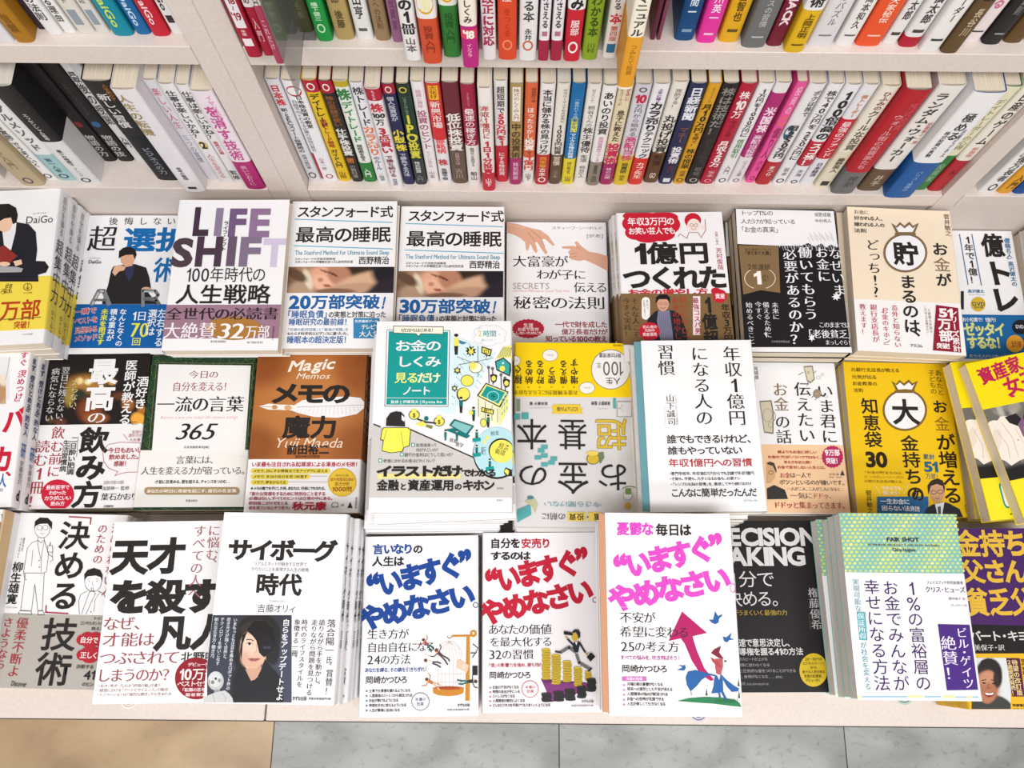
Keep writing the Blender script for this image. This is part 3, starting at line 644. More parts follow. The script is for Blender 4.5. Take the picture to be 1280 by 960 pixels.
# upper centre bay ---------------------------------------------------------------
GU = 'paperbacks on the upper centre shelf'
BU = 'along the upper centre shelf'
row([
 (309, 328.5, 72, 'bd1d3c', [], [('#b', .60, .80, 'e9e4e8', '', .66), ("='18", .61, .65, 'a82038', 'b', .6), ('〜', .66, .69, 'a82038', 'b', .4), ("='19", .70, .75, 'a82038', 'b', .6), ('年版', .81, .85, 'f0d4d8', 'b', .5), ('#b', .87, .92, 'f0e8e8', '', .6)], 'deep red spine with a white numeral capsule'),
 (330, 343, 70, 'b8203c', [(0, .68, 'e8e4e4')], [('とめ', .55, .66, '5a4a4c', 'b', .6), ('入門', .74, .90, 'f0d0d4', 'r', .5)], 'narrow white spine over a red foot'),
 (345, 356, 80, 'c04868', [(0, .62, 'e9e2dc')], [('年金入門', .5, .62, '5a5048', 'b', .6), ('これだけ', .7, .9, 'f2d6de', 'r', .5)], 'narrow cream spine over a rose foot'),
 (358, 372, 43, '33342c', [], [], 'charcoal green spine beside the acrylic sheet'),
 (373, 393, 41, '56583a', [], [('億万長者', .7, .9, '8a8c6a', 'r', .4)], 'dull olive spine'),
 (396.5, 417, 52, '1fa34a', [], [('橋下健三', .74, .86, 'c8ecc8', 'b', .5), ('#r', .88, .94, 'c8ecc8', '', .5)], 'bright green spine'),
 (420, 444, 50, 'c0a668', [], [('賢一郎', .60, .76, '5a4a28', 'b', .4), ('後藤', .80, .92, '5a4a28', 'b', .4)], 'khaki tan spine'),
 (446, 468, 50, 'e3e2e0', [], [('後田亨', .60, .86, '3a3836', 'b', .5), ('#b', .92, .94, '6a6866', '', .5)], 'white spine with a black author line'),
 (469.5, 489, 51, 'a58862', [], [('わが子への法則', .6, .92, '5a4628', 'r', .4)], 'cocoa tan spine'),
 (491, 504.5, 53, 'a66c93', [], [('投資家', .7, .92, '6a3a60', 'r', .5)], 'mauve spine'),
 (507, 527.5, 76, 'e6e4e2', [], [('この1冊', .52, .82, '2c2a2a', 'k', .8), ('山本', .84, .94, '4a4646', 'b', .6)], 'white spine with heavy black characters'),
 (529, 553, 80, 'd6512f', [(0, .70, 'e8e6e2')], [('#o', .55, .67, 'dca420', '', .85), ('=30', .57, .65, 'f0e8a0', 'b', .5), ('投資入門', .74, .92, '8a3018', 'r', .5)], 'white spine with a gold medallion over vermilion foot'),
 (554.5, 577, 72, '38863a', [(0, .66, 'e6e8e2')], [('#o', .52, .64, 'dca420', '', .85), ('=30', .54, .62, '6a8a20', 'b', .5), ('投資入門', .7, .9, '1c5a1e', 'r', .5)], 'white spine with a gold medallion over green foot'),
 (578.5, 599, 85, 'c92a86', [(0, .72, 'efe6da')], [('んとしくみ', .46, .70, '4a3a30', 'b', .5), ('#b', .74, .80, 'e04058', '', .95), ("='18", .745, .795, 'f6eee6', 'k', .7), ('インフラ', .83, .92, 'f0c8e0', 'b', .4)], 'cream spine over a hot magenta foot'),
 (603, 621, 75, 'e4dfe0', [(0, .2, '2a5a9a')], [('新改正に対応', .5, .9, 'b8285a', 'k', .75)], 'white spine with purple red characters'),
 (622.5, 646, 75, 'dc4a28', [], [('資産', .54, .62, 'f4e4d8', 'b', .5), ('をつくる', .66, .84, 'c03818', 'r', .4), ('#r', .86, .93, 'e88a68', '', .55)], 'tomato red spine'),
 (648, 670.5, 76, 'e4e3e2', [], [('きる本', .54, .74, '3a3634', 'b', .6), ('永井', .78, .86, '4a4644', 'b', .4), ('#r', .86, .93, 'd0704a', '', .6)], 'white spine with a small orange ring'),
 (672, 685.5, 76, 'e6e2e6', [(.86, 1, 'b02848')], [('を押さえる', .5, .78, '4a4648', 'b', .6), ('#b', .80, .83, 'c08090', '', .5)], 'narrow white spine with a wine red tip'),
 (687, 701.5, 76, 'e6e2e6', [(.86, 1, 'b02848')], [('を押さえる', .5, .78, '4a4648', 'b', .6), ('#b', .80, .83, 'c08090', '', .5)], 'second narrow white spine with a wine red tip'),
 (703.5, 724.5, 77, 'd02338', [(0, .66, 'ecebea')], [('しくみ', .40, .66, '2c2828', 'k', .7), ('服部', .72, .82, 'f2dcdc', 'b', .5), ('#r', .86, .94, 'f4e4e4', '', .6)], 'white spine over a crimson foot'),
 (726, 746.5, 75, '94b52a', [(0, .56, 'd0253a')], [('わかる本', .58, .84, '3c4e10', 'b', .6), ('川村', .88, .95, '4c5e18', 'r', .5)], 'red spine over a lime green foot'),
 (752, 770.5, 73, 'e4dfda', [], [('くわかる', .5, .68, '4a4644', 'b', .5), ('本', .70, .77, 'd03040', 'k', .75), ('第四版', .78, .88, 'd06a58', 'b', .5), ('#b', .90, .96, '2c78a4', '', .6)], 'beige white spine with a red star character'),
 (771, 791, 112, 'f0ead8', [(.66, .985, 'e2a02c')], [('利用', .30, .40, 'd04858', 'b', .7), ('マニュアル', .42, .655, '44403e', 'b', .7), ('つみたて投資', .70, .90, 'b06a18', 'r', .4)], 'cream and orange manual jutting far out', dict(H=.2)),
 (812, 819, 50, '6a2c44', [], [], 'thin maroon booklet'),
 (820, 826, 50, '8a4460', [], [], 'thin rose brown booklet'),
 (842, 867, 51, '124f88', [], [('勝間一', .64, .84, 'd8e4f0', 'b', .4), ('#b', .92, .94, '8aa8c8', '', .5)], 'deep blue spine'),
 (869.5, 894, 54, 'e0339e', [], [('吉川英一', .62, .86, 'f6d8ee', 'b', .45), ('#b', .93, .945, 'f0b8dc', '', .5)], 'fuchsia spine'),
 (897, 923, 53, 'dfa91f', [], [('朝倉智也', .60, .86, '5a4410', 'b', .4), ('#b', .91, .93, '6a5418', '', .5)], 'mustard yellow spine'),
 (926, 956, 60, '77797a', [], [('ビジネスの習慣', .55, .86, 'd0d2d4', 'r', .3), ('#b', .92, .93, 'c8cacc', '', .5)], 'slate grey spine'),
 (957, 977.5, 58, '7e1f38', [], [('術', .56, .64, 'd8a8b4', 'b', .6), ('|JACK', .68, .86, 'ecd4da', 'k', .5)], 'burgundy spine'),
 (979, 1004, 66, 'dfb41e', [(0, .72, 'e6e4e4')], [('投資術', .48, .70, '3a3634', 'k', .65), ('上岡正明', .74, .90, '6a4c10', 'b', .45), ('#b', .94, .95, '6a5018', '', .6)], 'white spine with a yellow foot'),
 (1008, 1040, 58, 'dcdade', [], [('ハートのパズル', .5, .86, '7a787c', 'r', .3), ('#b', .92, .93, '8a888c', '', .5)], 'pale grey wide spine'),
 (1043, 1066, 58, 'e6e4e2', [], [('岡本和久', .66, .88, '5a5654', 'b', .4), ('#b', .92, .93, '6a6866', '', .6)], 'white spine with fine black characters'),
 (1068, 1100, 58, 'e4552c', [(0, .62, 'e9e5e2')], [('億', .50, .60, 'c030a0', 'k', .6), ('大家秘伝', .68, .84, 'f8d8c8', 'b', .4), ('#b', .92, .93, 'f4c8b4', '', .5)], 'white spine over an orange foot'),
 (1102, 1121, 55, 'e4e2e2', [], [('坂本慎太郎', .52, .84, '3c3838', 'b', .5), ('#b', .92, .94, '4a4646', '', .6)], 'white spine with a black author name'),
 (1122.5, 1146, 59, 'e4e2e2', [(.93, 1, 'c0203a')], [('坂本慎太郎', .52, .84, '3c3838', 'b', .5), ('#b', .88, .90, '4a4646', '', .6)], 'white spine with a black author name and red tip'),
 (1148, 1173, 65, 'e6e4e2', [], [('トレーダー', .55, .80, '5a5654', 'b', .35), ('#b', .91, .925, '4a4646', '', .6)], 'white spine wrapped in a clear sleeve'),
 (1174.5, 1197, 67, '6a5234', [], [('大富豪', .5, .66, '2c2014', 'b', .6), ('長谷川', .70, .88, 'd0c0a0', 'b', .4)], 'brown spine with cream author line'),
 (1199, 1224, 53, 'e9dcdc', [], [('ひめる', .5, .78, 'd86a90', 'b', .5), ('#b', .92, .93, '4a4646', '', .6)], 'white spine with rose characters'),
 (1226, 1250, 56, '2c2a2c', [], [('経営の鉄則', .5, .8, '8a888a', 'b', .3), ('#b', .92, .93, 'a8a6a8', '', .5)], 'black glossy spine'),
 (1253, 1277, 54, '6a4e2a', [], [('投資の真理', .6, .86, 'c0a878', 'b', .3)], 'dark tan spine'),
 (1280, 1306, 54, 'c8c4c0', [], [], 'pale grey spine at the frame edge'),
], 0, 0, 1.0, SU1, BU, GU)
# ------------------------------------------------------------------ flat books
POSE = {}   # key: X, Y, yaw, drop below the camera, width, height
def pose(k, *a): POSE[k] = a
PALE = 'ebebed'
def slip_part(r, x, y, pr, t, col, ink):
    """round-headed order slip that sticks out of the pages at the foot of a book"""
    R = .0095; n = 20; cy = y + R - pr
    ring = [(x + R * math.cos(math.pi + math.pi * i / n), cy + R * math.sin(math.pi + math.pi * i / n)) for i in range(n + 1)]
    ring += [(x + R, y + .03), (x - R, y + .03)]
    m = len(ring); vs = [(a, b, t * .45) for a, b in ring] + [(a, b, t * .45 + .00015) for a, b in ring]
    me = D.meshes.new('order_slip'); me.from_pydata(vs, [], [tuple(range(m - 1, -1, -1)), tuple(range(m, 2 * m))] + [(i, (i + 1) % m, m + (i + 1) % m, m + i) for i in range(m)])
    o = link('order_slip', me, r, [mat(col)])
    L = Lettering()
    for rr_ in (.74, .5):
        for i in range(24):
            a0, a1 = 2 * math.pi * i / 24, 2 * math.pi * (i + 1) / 24
            L.add(np.array([(x + R * q * math.cos(a), cy + R * q * math.sin(a), t * .45 + .0003) for a in (a0, a1) for q in (rr_ - .05, rr_ + .05)]), np.array([(0, 1, 3), (0, 3, 2)]), ink)
    link('slip_emblem', L.mesh('slip_emblem'), o)
class Book:
    """a pile of copies lying on the plinth; the top copy carries the printed cover"""
    def __init__(s, key, base, side, spine, desc, short, cream=True, thick=.0185, ox=0, oy=0, sc=1):
        X, Y, yaw, h, w, hh = POSE[key]
        Y = min(Y, .5105 - hh / 2 - abs(math.sin(yaw)) * w / 2)
        s.key, s.X, s.Y, s.yaw, s.w, s.h = key, X, Y, yaw, w, hh
        s.base, s.side, s.desc, s.short, s.cream = base, side, desc, short, cream
        total = 1.0 - h - POSE_BASE.get(key, 0)
        s.n = max(1, round(total / thick)); s.t = total / s.n - .00015
        s.z0 = TABLE_Z + POSE_BASE.get(key, 0)
        s.top = FLOOR_H - h
        s.spine = spine; s.ox, s.oy, s.sc = ox, oy, sc
        s.hold = False; s.hi = 0; s.z_h = 0
        s.bands = []; s.L = {}; s.zc = .0001; s.photos = []; s.jit = {}; s.low = None; s.slips = []; s.extra = []
    def flat(s, on):
        s.hold = on; s.z_h = s.zc + .000004; s.hi = 0
        if not on: s.zc = s.z_h + .000014
    def F(s, ox, oy, sc): s.ox, s.oy, s.sc = ox, oy, sc; return s
    def loc(s, x, y):
        p = at_z(s.ox + x / s.sc, s.oy + y / s.sc, s.top)
        dx, dy = p[0] - s.X, p[1] - s.Y; c, q = math.cos(-s.yaw), math.sin(-s.yaw)
        return c * dx - q * dy, q * dx + c * dy
    def lay(s, k):
        if s.hold: s.zc = s.z_h + .000004 * (s.hi % 4); s.hi += 1
        else: s.zc += .00002 if k == 'cover_lettering' else .000006
        if k not in s.L: s.L[k] = Lettering()
        return s.L[k]
    def box(s, x0, y0, x1, y1):
        cx, cy = (x0 + x1) / 2, (y0 + y1) / 2
        c = s.loc(cx, cy); a = s.loc(x0, cy); b = s.loc(x1, cy); u = s.loc(cx, y0); d = s.loc(cx, y1)
        return c[0], c[1], b[0] - a[0], u[1] - d[1]
    def t_(s, *a, **k): s.ht(*a, **k); return s
    def ht(s, text, x0, y0, x1, y1, col, wt='r', rot=0.0, shear=0.0):
        cx, cy, w, h = s.box(x0, y0, x1, y1)
        line_h(s.lay('cover_lettering'), text, cx, cy, w, h, math.radians(rot), s.zc, col, wt, shear)
    def vt(s, text, x0, y0, x1, y1, col, wt='r', rot=0.0):
        cx, cy, w, h = s.box(x0, y0, x1, y1)
        line_v(s.lay('cover_lettering'), text, cx, cy, w, h, math.radians(rot), s.zc, col, wt)
    def out(s, text, x0, y0, x1, y1, col, edge, wt='r', rot=0.0, vert=False):
        f = s.vt if vert else s.ht
        f(text, x0, y0, x1, y1, edge, 'x', rot); f(text, x0, y0, x1, y1, col, wt, rot)
    def clip(s, p):
        e = .0003
        return (min(max(p[0], -s.w / 2 + e), s.w / 2 - e), min(max(p[1], -s.h / 2 + e), s.h / 2 - e))
    def poly(s, pts, col, part='cover_print'):
        L = s.lay(part)
        q = [s.clip(s.loc(x, y)) for x, y in pts]
        from mathutils.geometry import tessellate_polygon
        tr = tessellate_polygon([[Vector((a, b, 0)) for a, b in q]])
        if not tr: return
        L.add(np.array([(a, b, s.zc) for a, b in q]), np.array([tuple(t) for t in tr]), col)
    def ell(s, cx, cy, rx, ry, col, n=28, a0=0, a1=360, rot=0.0):
        cr, sr = math.cos(math.radians(rot)), math.sin(math.radians(rot)); P = []
        for i in range(n + (1 if a1 - a0 < 360 else 0)):
            t = math.radians(a0 + (a1 - a0) * i / n); x, y = rx * math.cos(t), ry * math.sin(t)
            P.append((cx + cr * x - sr * y, cy + sr * x + cr * y))
        s.poly(P, col)
    def star(s, cx, cy, r, k, n, col, ry=None):
        ry = ry or r
        s.poly([(cx + (r if i % 2 else r * k) * math.cos(math.pi * i / n), cy + (ry if i % 2 else ry * k) * math.sin(math.pi * i / n)) for i in range(2 * n)], col)
    def rect(s, x0, y0, x1, y1, col): s.poly([(x0, y0), (x1, y0), (x1, y1), (x0, y1)], col)
    def rr(s, x0, y0, x1, y1, r, col):
        P = []
        for cx, cy, a in ((x1 - r, y0 + r, -90), (x1 - r, y1 - r, 0), (x0 + r, y1 - r, 90), (x0 + r, y0 + r, 180)):
            for i in range(5):
                t = math.radians(a + 22.5 * i); P.append((cx + r * math.cos(t), cy + r * math.sin(t)))
        s.poly(P, col)
    def line(s, pts, wd, col):
        L = s.lay('cover_print')
        q = np.array([s.clip(s.loc(x, y)) for x, y in pts]); w = wd / s.sc / 1100 / 2
        V, T = [], []
        for i in range(len(q) - 1):
            d = q[i + 1] - q[i]; ln = np.linalg.norm(d)
            if ln < 1e-7: continue
            d = d / ln * w; n = np.array([-d[1], d[0]]); e = d * .4; k = len(V)
            for p in (q[i] - e + n, q[i] - e - n, q[i + 1] + e - n, q[i + 1] + e + n): V.append((p[0], p[1], s.zc))
            T += [(k, k + 1, k + 2), (k, k + 2, k + 3)]
        if V: L.add(np.array(V), np.array(T), col)
    def line_u(s, pts, wd, col):
        sc, s.sc = s.sc, 1.0; s.line(pts, wd * s.w * 1100, col); s.sc = sc
    def arc(s, cx, cy, rx, ry, a0, a1, wd, col, n=18):
        s.line([(cx + rx * math.cos(math.radians(a0 + (a1 - a0) * i / n)), cy + ry * math.sin(math.radians(a0 + (a1 - a0) * i / n))) for i in range(n + 1)], wd, col)
    def loop(s, pts, wd, col): s.line(list(pts) + [pts[0]], wd, col)
    def band(s, y0, y1, col):
        """paper band wrapped round the book between two image rows (taken along the cover's centre line)"""
        def ly(y):
            cx = (640 + (s.X * 1100) - s.ox) * s.sc if False else None
            lo = s.loc((s.cxpx - s.ox) * s.sc, y)[1]
            return lo
        a = min(ly(y0), s.h / 2); b = max(ly(y1), -s.h / 2)
        s.bands.append((b, a, col)); s.zc = max(s.zc, .00046)
    @property
    def cxpx(s):
        d = np.array([s.X, s.Y, s.top]) - CAMP
        return 640 + FPX * (d @ RIGHT) / (d @ _f)
    def photo(s, x0, y0, x1, y1, nx, ny, base, blobs):
        """printed photograph: soft shapes painted on a fine grid.  blob = (cx, cy, rx, ry, rot, soft, colour)"""
        gx = np.linspace(x0, x1, nx + 1); gy = np.linspace(y0, y1, ny + 1)
        X, Y = np.meshgrid(gx, gy); C = np.empty(X.shape + (3,)); C[:] = ink(base)
        for b in blobs:
            cx, cy, rx, ry, ro, so, col = b[:7]
            c, q = math.cos(math.radians(ro)), math.sin(math.radians(ro))
            u = (c * (X - cx) + q * (Y - cy)) / rx; v = (-q * (X - cx) + c * (Y - cy)) / ry
            r = np.sqrt(u * u + v * v)
            a = np.clip((1 + so / 2 - r) / max(so, .02), 0, 1); a = a * a * (3 - 2 * a)
            if len(b) > 7: a = a * b[7]
            C = C * (1 - a[..., None]) + np.array(ink(col)) * a[..., None]
        s.zc += .00002
        P = np.array([[(*s.clip(s.loc(x, y)), s.zc) for x in gx] for y in gy]).reshape(-1, 3)
        F_ = []
        n1 = nx + 1
        for j in range(ny):
            for i in range(nx):
                k = j * n1 + i; F_.append((k, k + n1, k + n1 + 1, k + 1))
        me = D.meshes.new('cover_photo'); me.from_pydata(P.tolist(), [], F_)
        ca = me.color_attributes.new('Col', 'FLOAT_COLOR', 'POINT')
        ca.data.foreach_set('color', np.concatenate([C.reshape(-1, 3), np.ones((C.shape[0] * C.shape[1], 1))], 1).ravel())
        me.materials.append(PHOTO); s.photos.append(me)
    def done(s):
        w, h, t = s.w, s.h, s.t; b = min(.0022, t * .2); fm = fl_map(s.side, t)
        me_c = shell('cover', w, h, t, b, -h / 2, h / 2, .0004, 0, fm); me_c.materials.append(mat(s.base))
        me_p = pages('page_block', w, h, t, b, fm, inset=.0008); me_p.materials.append(PAGE_C if s.cream else PAGE_W)
        me_b = []
        for i, (y0, y1, col) in enumerate(s.bands):
            m_ = shell('paper_band', w, h, t, b, y0, y1, .00015, .00018 + .00006 * i, fm); m_.materials.append(mat(col)); me_b.append(m_)
        sp = Lettering()
        for q in s.spine:
            st, f0, f1, col, wt, wf = q[:6]; xo = q[6] if len(q) > 6 else 0
            if st == '#b':
                cy = h / 2 - (f0 + f1) / 2 * h; hh = (f1 - f0) * h / 2; xs = np.linspace(-wf * t / 2, wf * t / 2, 5) + xo * t
                v = np.array([(x, y, 0) for y in (cy - hh, cy + hh) for x in xs])
                sp.add(v, np.array([(i, i + 1, 6 + i) for i in range(4)] + [(i, 6 + i, 5 + i) for i in range(4)]), col)
            else:
                line_v(sp, st, xo * t, h / 2 - (f0 + f1) / 2 * h, wf * t, (f1 - f0) * h, 0, .00012, col, wt)
        sg = 1 if s.side == 'R' else -1
        def fs(v):
            # reading down the spine, seen from outside; the head of the characters faces the rear of the table
            u = np.clip(v[:, 0], -t / 2 * .98, t / 2 * .98)
            x = spine_x(u, t, w, b) + .00045 + v[:, 2]
            return np.stack([sg * x, v[:, 1], -sg * u + t / 2], 1)
        me_s = sp.mesh('spine_lettering', fs)
        parts = []
        for k, L in s.L.items():
            def fc(v): return np.stack([np.clip(v[:, 0], -w / 2 + .0002, w / 2 - .0002), np.clip(v[:, 1], -h / 2 + .0002, h / 2 - .0002), v[:, 2] + t], 1)
            if k == 'cover_lettering': parts.append((k, L.mesh(k, fc)))
            else:
                for sub in clusters(L): parts.append(('cover_illustration', sub.mesh('cover_illustration', fc)))
        for me in s.photos:
            me.transform(Matrix.Translation((0, 0, t))); parts.append(('cover_photo', me))
        back = (.5105 - h / 2 - s.Y) if s.Y > .33 else 0.0
        grp = 'pile of ' + s.short if s.n > 1 else None
        rnd = random.Random(hash_(s.key))
        for i in range(s.n):
            lev = s.n - 1 - i        # 0 = top copy
            jx, jy, ja = (0, 0, 0) if lev == 0 else (rnd.uniform(-.0007, .0007), rnd.uniform(-.0008, .0008), rnd.uniform(-.006, .006))
            if lev in s.jit: jx, jy, ja = s.jit[lev]
            elif lev and s.low: jx, ja = jx + s.low[0], ja + s.low[1]
            if lev and back > .004: jy = jy * .3 + back * min(1, lev / max(1, s.n - 2))
            lab = s.desc if lev == 0 else ORD[lev] + ' copy down in the pile of ' + s.short
            r = empty('paperback_book', (s.X + jx, s.Y + jy, s.z0 + .0001 + i * (s.t + .00015)), s.yaw + ja, lab, 'book', grp)
            link('cover', me_c, r); link('page_block', me_p, r)
            for m_ in me_b: link('paper_band', m_, r)
            if me_s: link('spine_lettering', me_s, r)
            if lev == 0 or lev in s.jit:
                for k, me in parts: link(k, me, r)
            if lev == 0:
                for (sx, pr, col, ink) in s.slips: slip_part(r, sx, -h / 2, pr, t, col, ink)
                for nm, bx, col in s.extra:
                    link(nm, boxes(nm, [bx]), r, [mat(col)])
def hash_(k):
    v = 0
    for c in k: v = (v * 131 + ord(c)) % 99991
    return v
pose('shuchu', -0.6080, 0.4054, 0.0642, 0.8950, 0.1360, 0.1985)
pose('sentaku', -0.4819, 0.4169, 0.0099, 0.9644, 0.1280, 0.1885)
pose('life', -0.3284, 0.3914, 0.0140, 0.8769, 0.1310, 0.1876)
pose('n20', -0.2030, 0.4025, 0.0133, 0.8980, 0.1275, 0.1877)
pose('n30', -0.0750, 0.4059, 0.0040, 0.9154, 0.1275, 0.1883)
pose('himitsu', 0.0560, 0.4100, 0.0049, 0.9611, 0.1280, 0.1879)
pose('ichioku', 0.1891, 0.3921, 0.0256, 0.8994, 0.1281, 0.1884)
pose('naze', 0.3374, 0.4127, 0.0002, 0.9262, 0.1257, 0.1884)
pose('cho', 0.4713, 0.4103, -0.0395, 0.9181, 0.1280, 0.1879)
pose('okutore', 0.5990, 0.4200, -0.0009, 0.9856, 0.1120, 0.1816)
pose('kimetsuke', -0.6260, 0.2187, 0.0557, 0.9283, 0.1280, 0.1871)
pose('nomikata', -0.5005, 0.2270, 0.0261, 0.9642, 0.1240, 0.1886)
pose('w365', -0.3735, 0.2259, 0.0139, 0.9621, 0.1280, 0.1879)
pose('memo', -0.2355, 0.2196, 0.0096, 0.9331, 0.1290, 0.1877)
pose('irasuto', -0.0735, 0.2224, 0.0134, 0.8569, 0.1486, 0.2099)
pose('kihon', 0.0725, 0.2144, 0.0022, 0.9026, 0.1400, 0.2104)
pose('shu', 0.2048, 0.2161, 0.0174, 0.8643, 0.1229, 0.1888)
pose('kimini', 0.3335, 0.2277, 0.0007, 0.9678, 0.1260, 0.1860)
pose('dai', 0.4696, 0.2273, -0.0133, 0.9693, 0.1290, 0.1878)
pose('shisan0', 0.6050, 0.2235, -0.0100, 0.9515, 0.1280, 0.1872)
pose('shisan1', 0.6072, 0.2243, 0.2090, 0.9145, 0.1280, 0.1874)
pose('shisan2', 0.5908, 0.2235, 0.1013, 0.9325, 0.1280, 0.1872)
pose('sliver', -0.6235, 0.0306, 0.0076, 0.9206, 0.1280, 0.1876)
pose('kimeru', -0.5006, 0.0309, -0.0131, 0.9543, 0.1250, 0.1882)
pose('tensai', -0.3715, 0.0197, 0.0230, 0.9230, 0.1270, 0.1883)
pose('cyb', -0.2361, 0.0236, -0.0059, 0.8748, 0.1301, 0.1877)
pose('blue', -0.0977, 0.0079, 0.0223, 0.9378, 0.1270, 0.1881)
pose('red', 0.0329, 0.0129, 0.0158, 0.9375, 0.1265, 0.1879)
pose('pink', 0.1563, 0.0204, -0.0005, 0.8279, 0.1255, 0.1884)
pose('decision', 0.2868, 0.0329, 0.0136, 0.9685, 0.1280, 0.1873)
pose('fair', 0.4152, 0.0317, -0.0025, 0.8930, 0.1269, 0.1882)
pose('kane', 0.5440, 0.0216, 0.0123, 0.9300, 0.1280, 0.1880)
pose('far', 0.7250, 0.4130, -0.0200, 0.9350, 0.1280, 0.1880)
POSE_BASE = {'shisan2': 1.0 - .9513, 'shisan1': 1.0 - .9323}
K2 = '2b2726'
# --- back row -----------------------------------------------------------------
b = Book('shuchu', PALE, 'R', [('自分を操る', .03, .30, '77747a', 'r', .35), ('超集中力', .32, .74, '3a3638', 'r', .72), ('|', .9, .91, PALE, 'r', .1), ('DaiGo', .78, .92, '6a6450', 'r', .3)],
         'white paperback with a seated man reading, yellow band, topmost of its tall pile',
         'white yellow-banded paperbacks beside the left edge', cream=True, thick=.0195).F(0, 220, 3.556)
b.band(455, 690, 'ead34e')
b.ht('DaiGo', 116, 176, 238, 210, '4a4648', 'r'); b.ht('メンタリスト', 146, 162, 208, 170, '6a6668')
b.poly([(-120, 420), (-70, 300), (-20, 225), (20, 212), (70, 205), (128, 215), (160, 250), (166, 330), (160, 378), (200, 380), (218, 405), (205, 430), (170, 440), (172, 470), (-160, 470)], '24242c')
b.poly([(24, 216), (74, 208), (70, 250), (50, 330), (20, 320), (12, 250)], 'e4e2e6')
b.poly([(-12, 190), (-5, 240), (20, 252), (46, 240), (60, 200), (52, 165), (10, 165)], 'e6c0a4')
b.poly([(-25, 190), (-22, 140), (0, 126), (40, 124), (72, 142), (80, 175), (74, 208), (58, 215), (50, 185), (20, 190), (-5, 205), (-18, 205)], '221e1e')
b.poly([(-30, 330), (20, 308), (78, 356), (30, 402), (-30, 388)], '9a3430'); b.poly([(-30, 330), (-10, 322), (-5, 390), (-30, 388)], 'c04a40')
b.ell(20, 392, 26, 10, 'e6c0a4'); b.poly([(0, 402), (70, 404), (104, 412), (96, 428), (0, 430)], 'b8b4b8')
b.poly([(60, 380), (95, 372), (100, 392), (70, 402)], 'e6c0a4')
b.ht('万部', 0, 552, 182, 640, 'c6421e', 'b'); b.ht('突破！', 62, 645, 150, 678, 'c6421e', 'b')
b.ht('ろ', 2, 500, 26, 528, '6a4a20', 'm'); b.ht('結果、', 22, 478, 62, 524, '6a4a20', 'm', rot=-8)
b.arc(124, 494, 18, 16, 0, 360, 3, '8a7020'); b.arc(124, 488, 8, 14, 30, 150, 2.5, '8a7020'); b.line([(124, 480), (124, 508)], 3, '8a7020'); b.ht('かんき出版', 106, 516, 144, 524, '8a7020')
b.line([(-40, 640), (80, 636), (182, 628)], 3.5, '5a7a2a'); b.ht('かんき出版', 100, 700, 146, 708, '8a8688')
b.low = (-.004, -.048); b.jit = {1: (-.0006, -.0015, -.012)}
b.done()

b = Book('sentaku', PALE, 'R', [], 'white paperback with a blue title, pensive man in a dark suit and blue band', 'white and blue paperbacks beside the spine-lettered pile').F(0, 220, 3.556)
b.band(570, 765, '0f68b8')
b.ht('後　悔　し　な　い', 484, 184, 780, 218, '3a3638'); b.ht('超', 392, 222, 522, 334, '2b2726', 'm')
b.ht('選択', 548, 232, 840, 334, '1272bc', 'k'); b.ht('術', 682, 365, 800, 470, '1272bc', 'b')
b.ht('メンタリスト', 398, 362, 450, 370, '6a6668'); b.ht('DaiGo', 394, 374, 452, 390, '4a4648', 'b')
b.poly([(455, 560), (480, 490), (495, 420), (505, 402), (545, 396), (600, 392), (650, 408), (664, 450), (672, 500), (660, 520), (700, 570), (455, 570)], '2a2628')
b.poly([(556, 400), (600, 396), (592, 440), (575, 470), (558, 440)], '343858')
b.poly([(535, 350), (538, 385), (560, 405), (588, 400), (600, 370), (598, 340), (560, 335)], 'dca888')
b.poly([(528, 368), (530, 335), (548, 320), (580, 316), (602, 328), (608, 350), (600, 372), (592, 350), (560, 352), (540, 360)], '221e1e')
b.poly([(500, 430), (508, 405), (530, 396), (560, 404), (552, 420), (530, 425), (512, 445)], 'e0b090'); b.ell(652, 504, 22, 10, 'd8a888')
b.line([(408, 572), (440, 512), (462, 512), (486, 572)], 22, '8a8c90'); b.line([(412, 570), (442, 514), (462, 514)], 9, 'c6c8cc'); b.line([(420, 552), (474, 552)], 12, '707276')
b.line([(636, 580), (636, 510), (690, 512), (704, 530), (690, 546), (640, 546)], 16, '8a8c90'); b.line([(640, 546), (696, 552), (708, 572)], 16, '707276'); b.line([(640, 514), (686, 516)], 6, 'c6c8cc')
for x, y, s_ in ((378, 602, '一瞬で'), (384, 642, 'ベストを'), (384, 684, '見極める'), (384, 720, 'メソッド')):
    b.out(s_, x - 50, y - 14, x + 50, y + 14, 'c23040', 'e4e4f0', 'b', rot=6)
b.vt('未来を閉ざす', 436, 590, 478, 752, 'd8dc50', 'k'); b.vt('積み重ねが', 480, 590, 518, 735, 'e6ecf4', 'b'); b.vt('なんとなくの', 516, 590, 562, 758, 'e6ecf4', 'b')
b.ht('1日', 590, 602, 656, 644, 'e8eef4', 'm'); b.ht('70', 582, 650, 662, 718, 'e2de50', 'M'); b.ht('回', 586, 720, 628, 754, 'd8e070', 'b')
b.vt('選択は', 656, 592, 694, 712, 'e6ecf4', 'b'); b.vt('左右する', 696, 590, 732, 760, 'e6ecf4', 'b')
b.done()

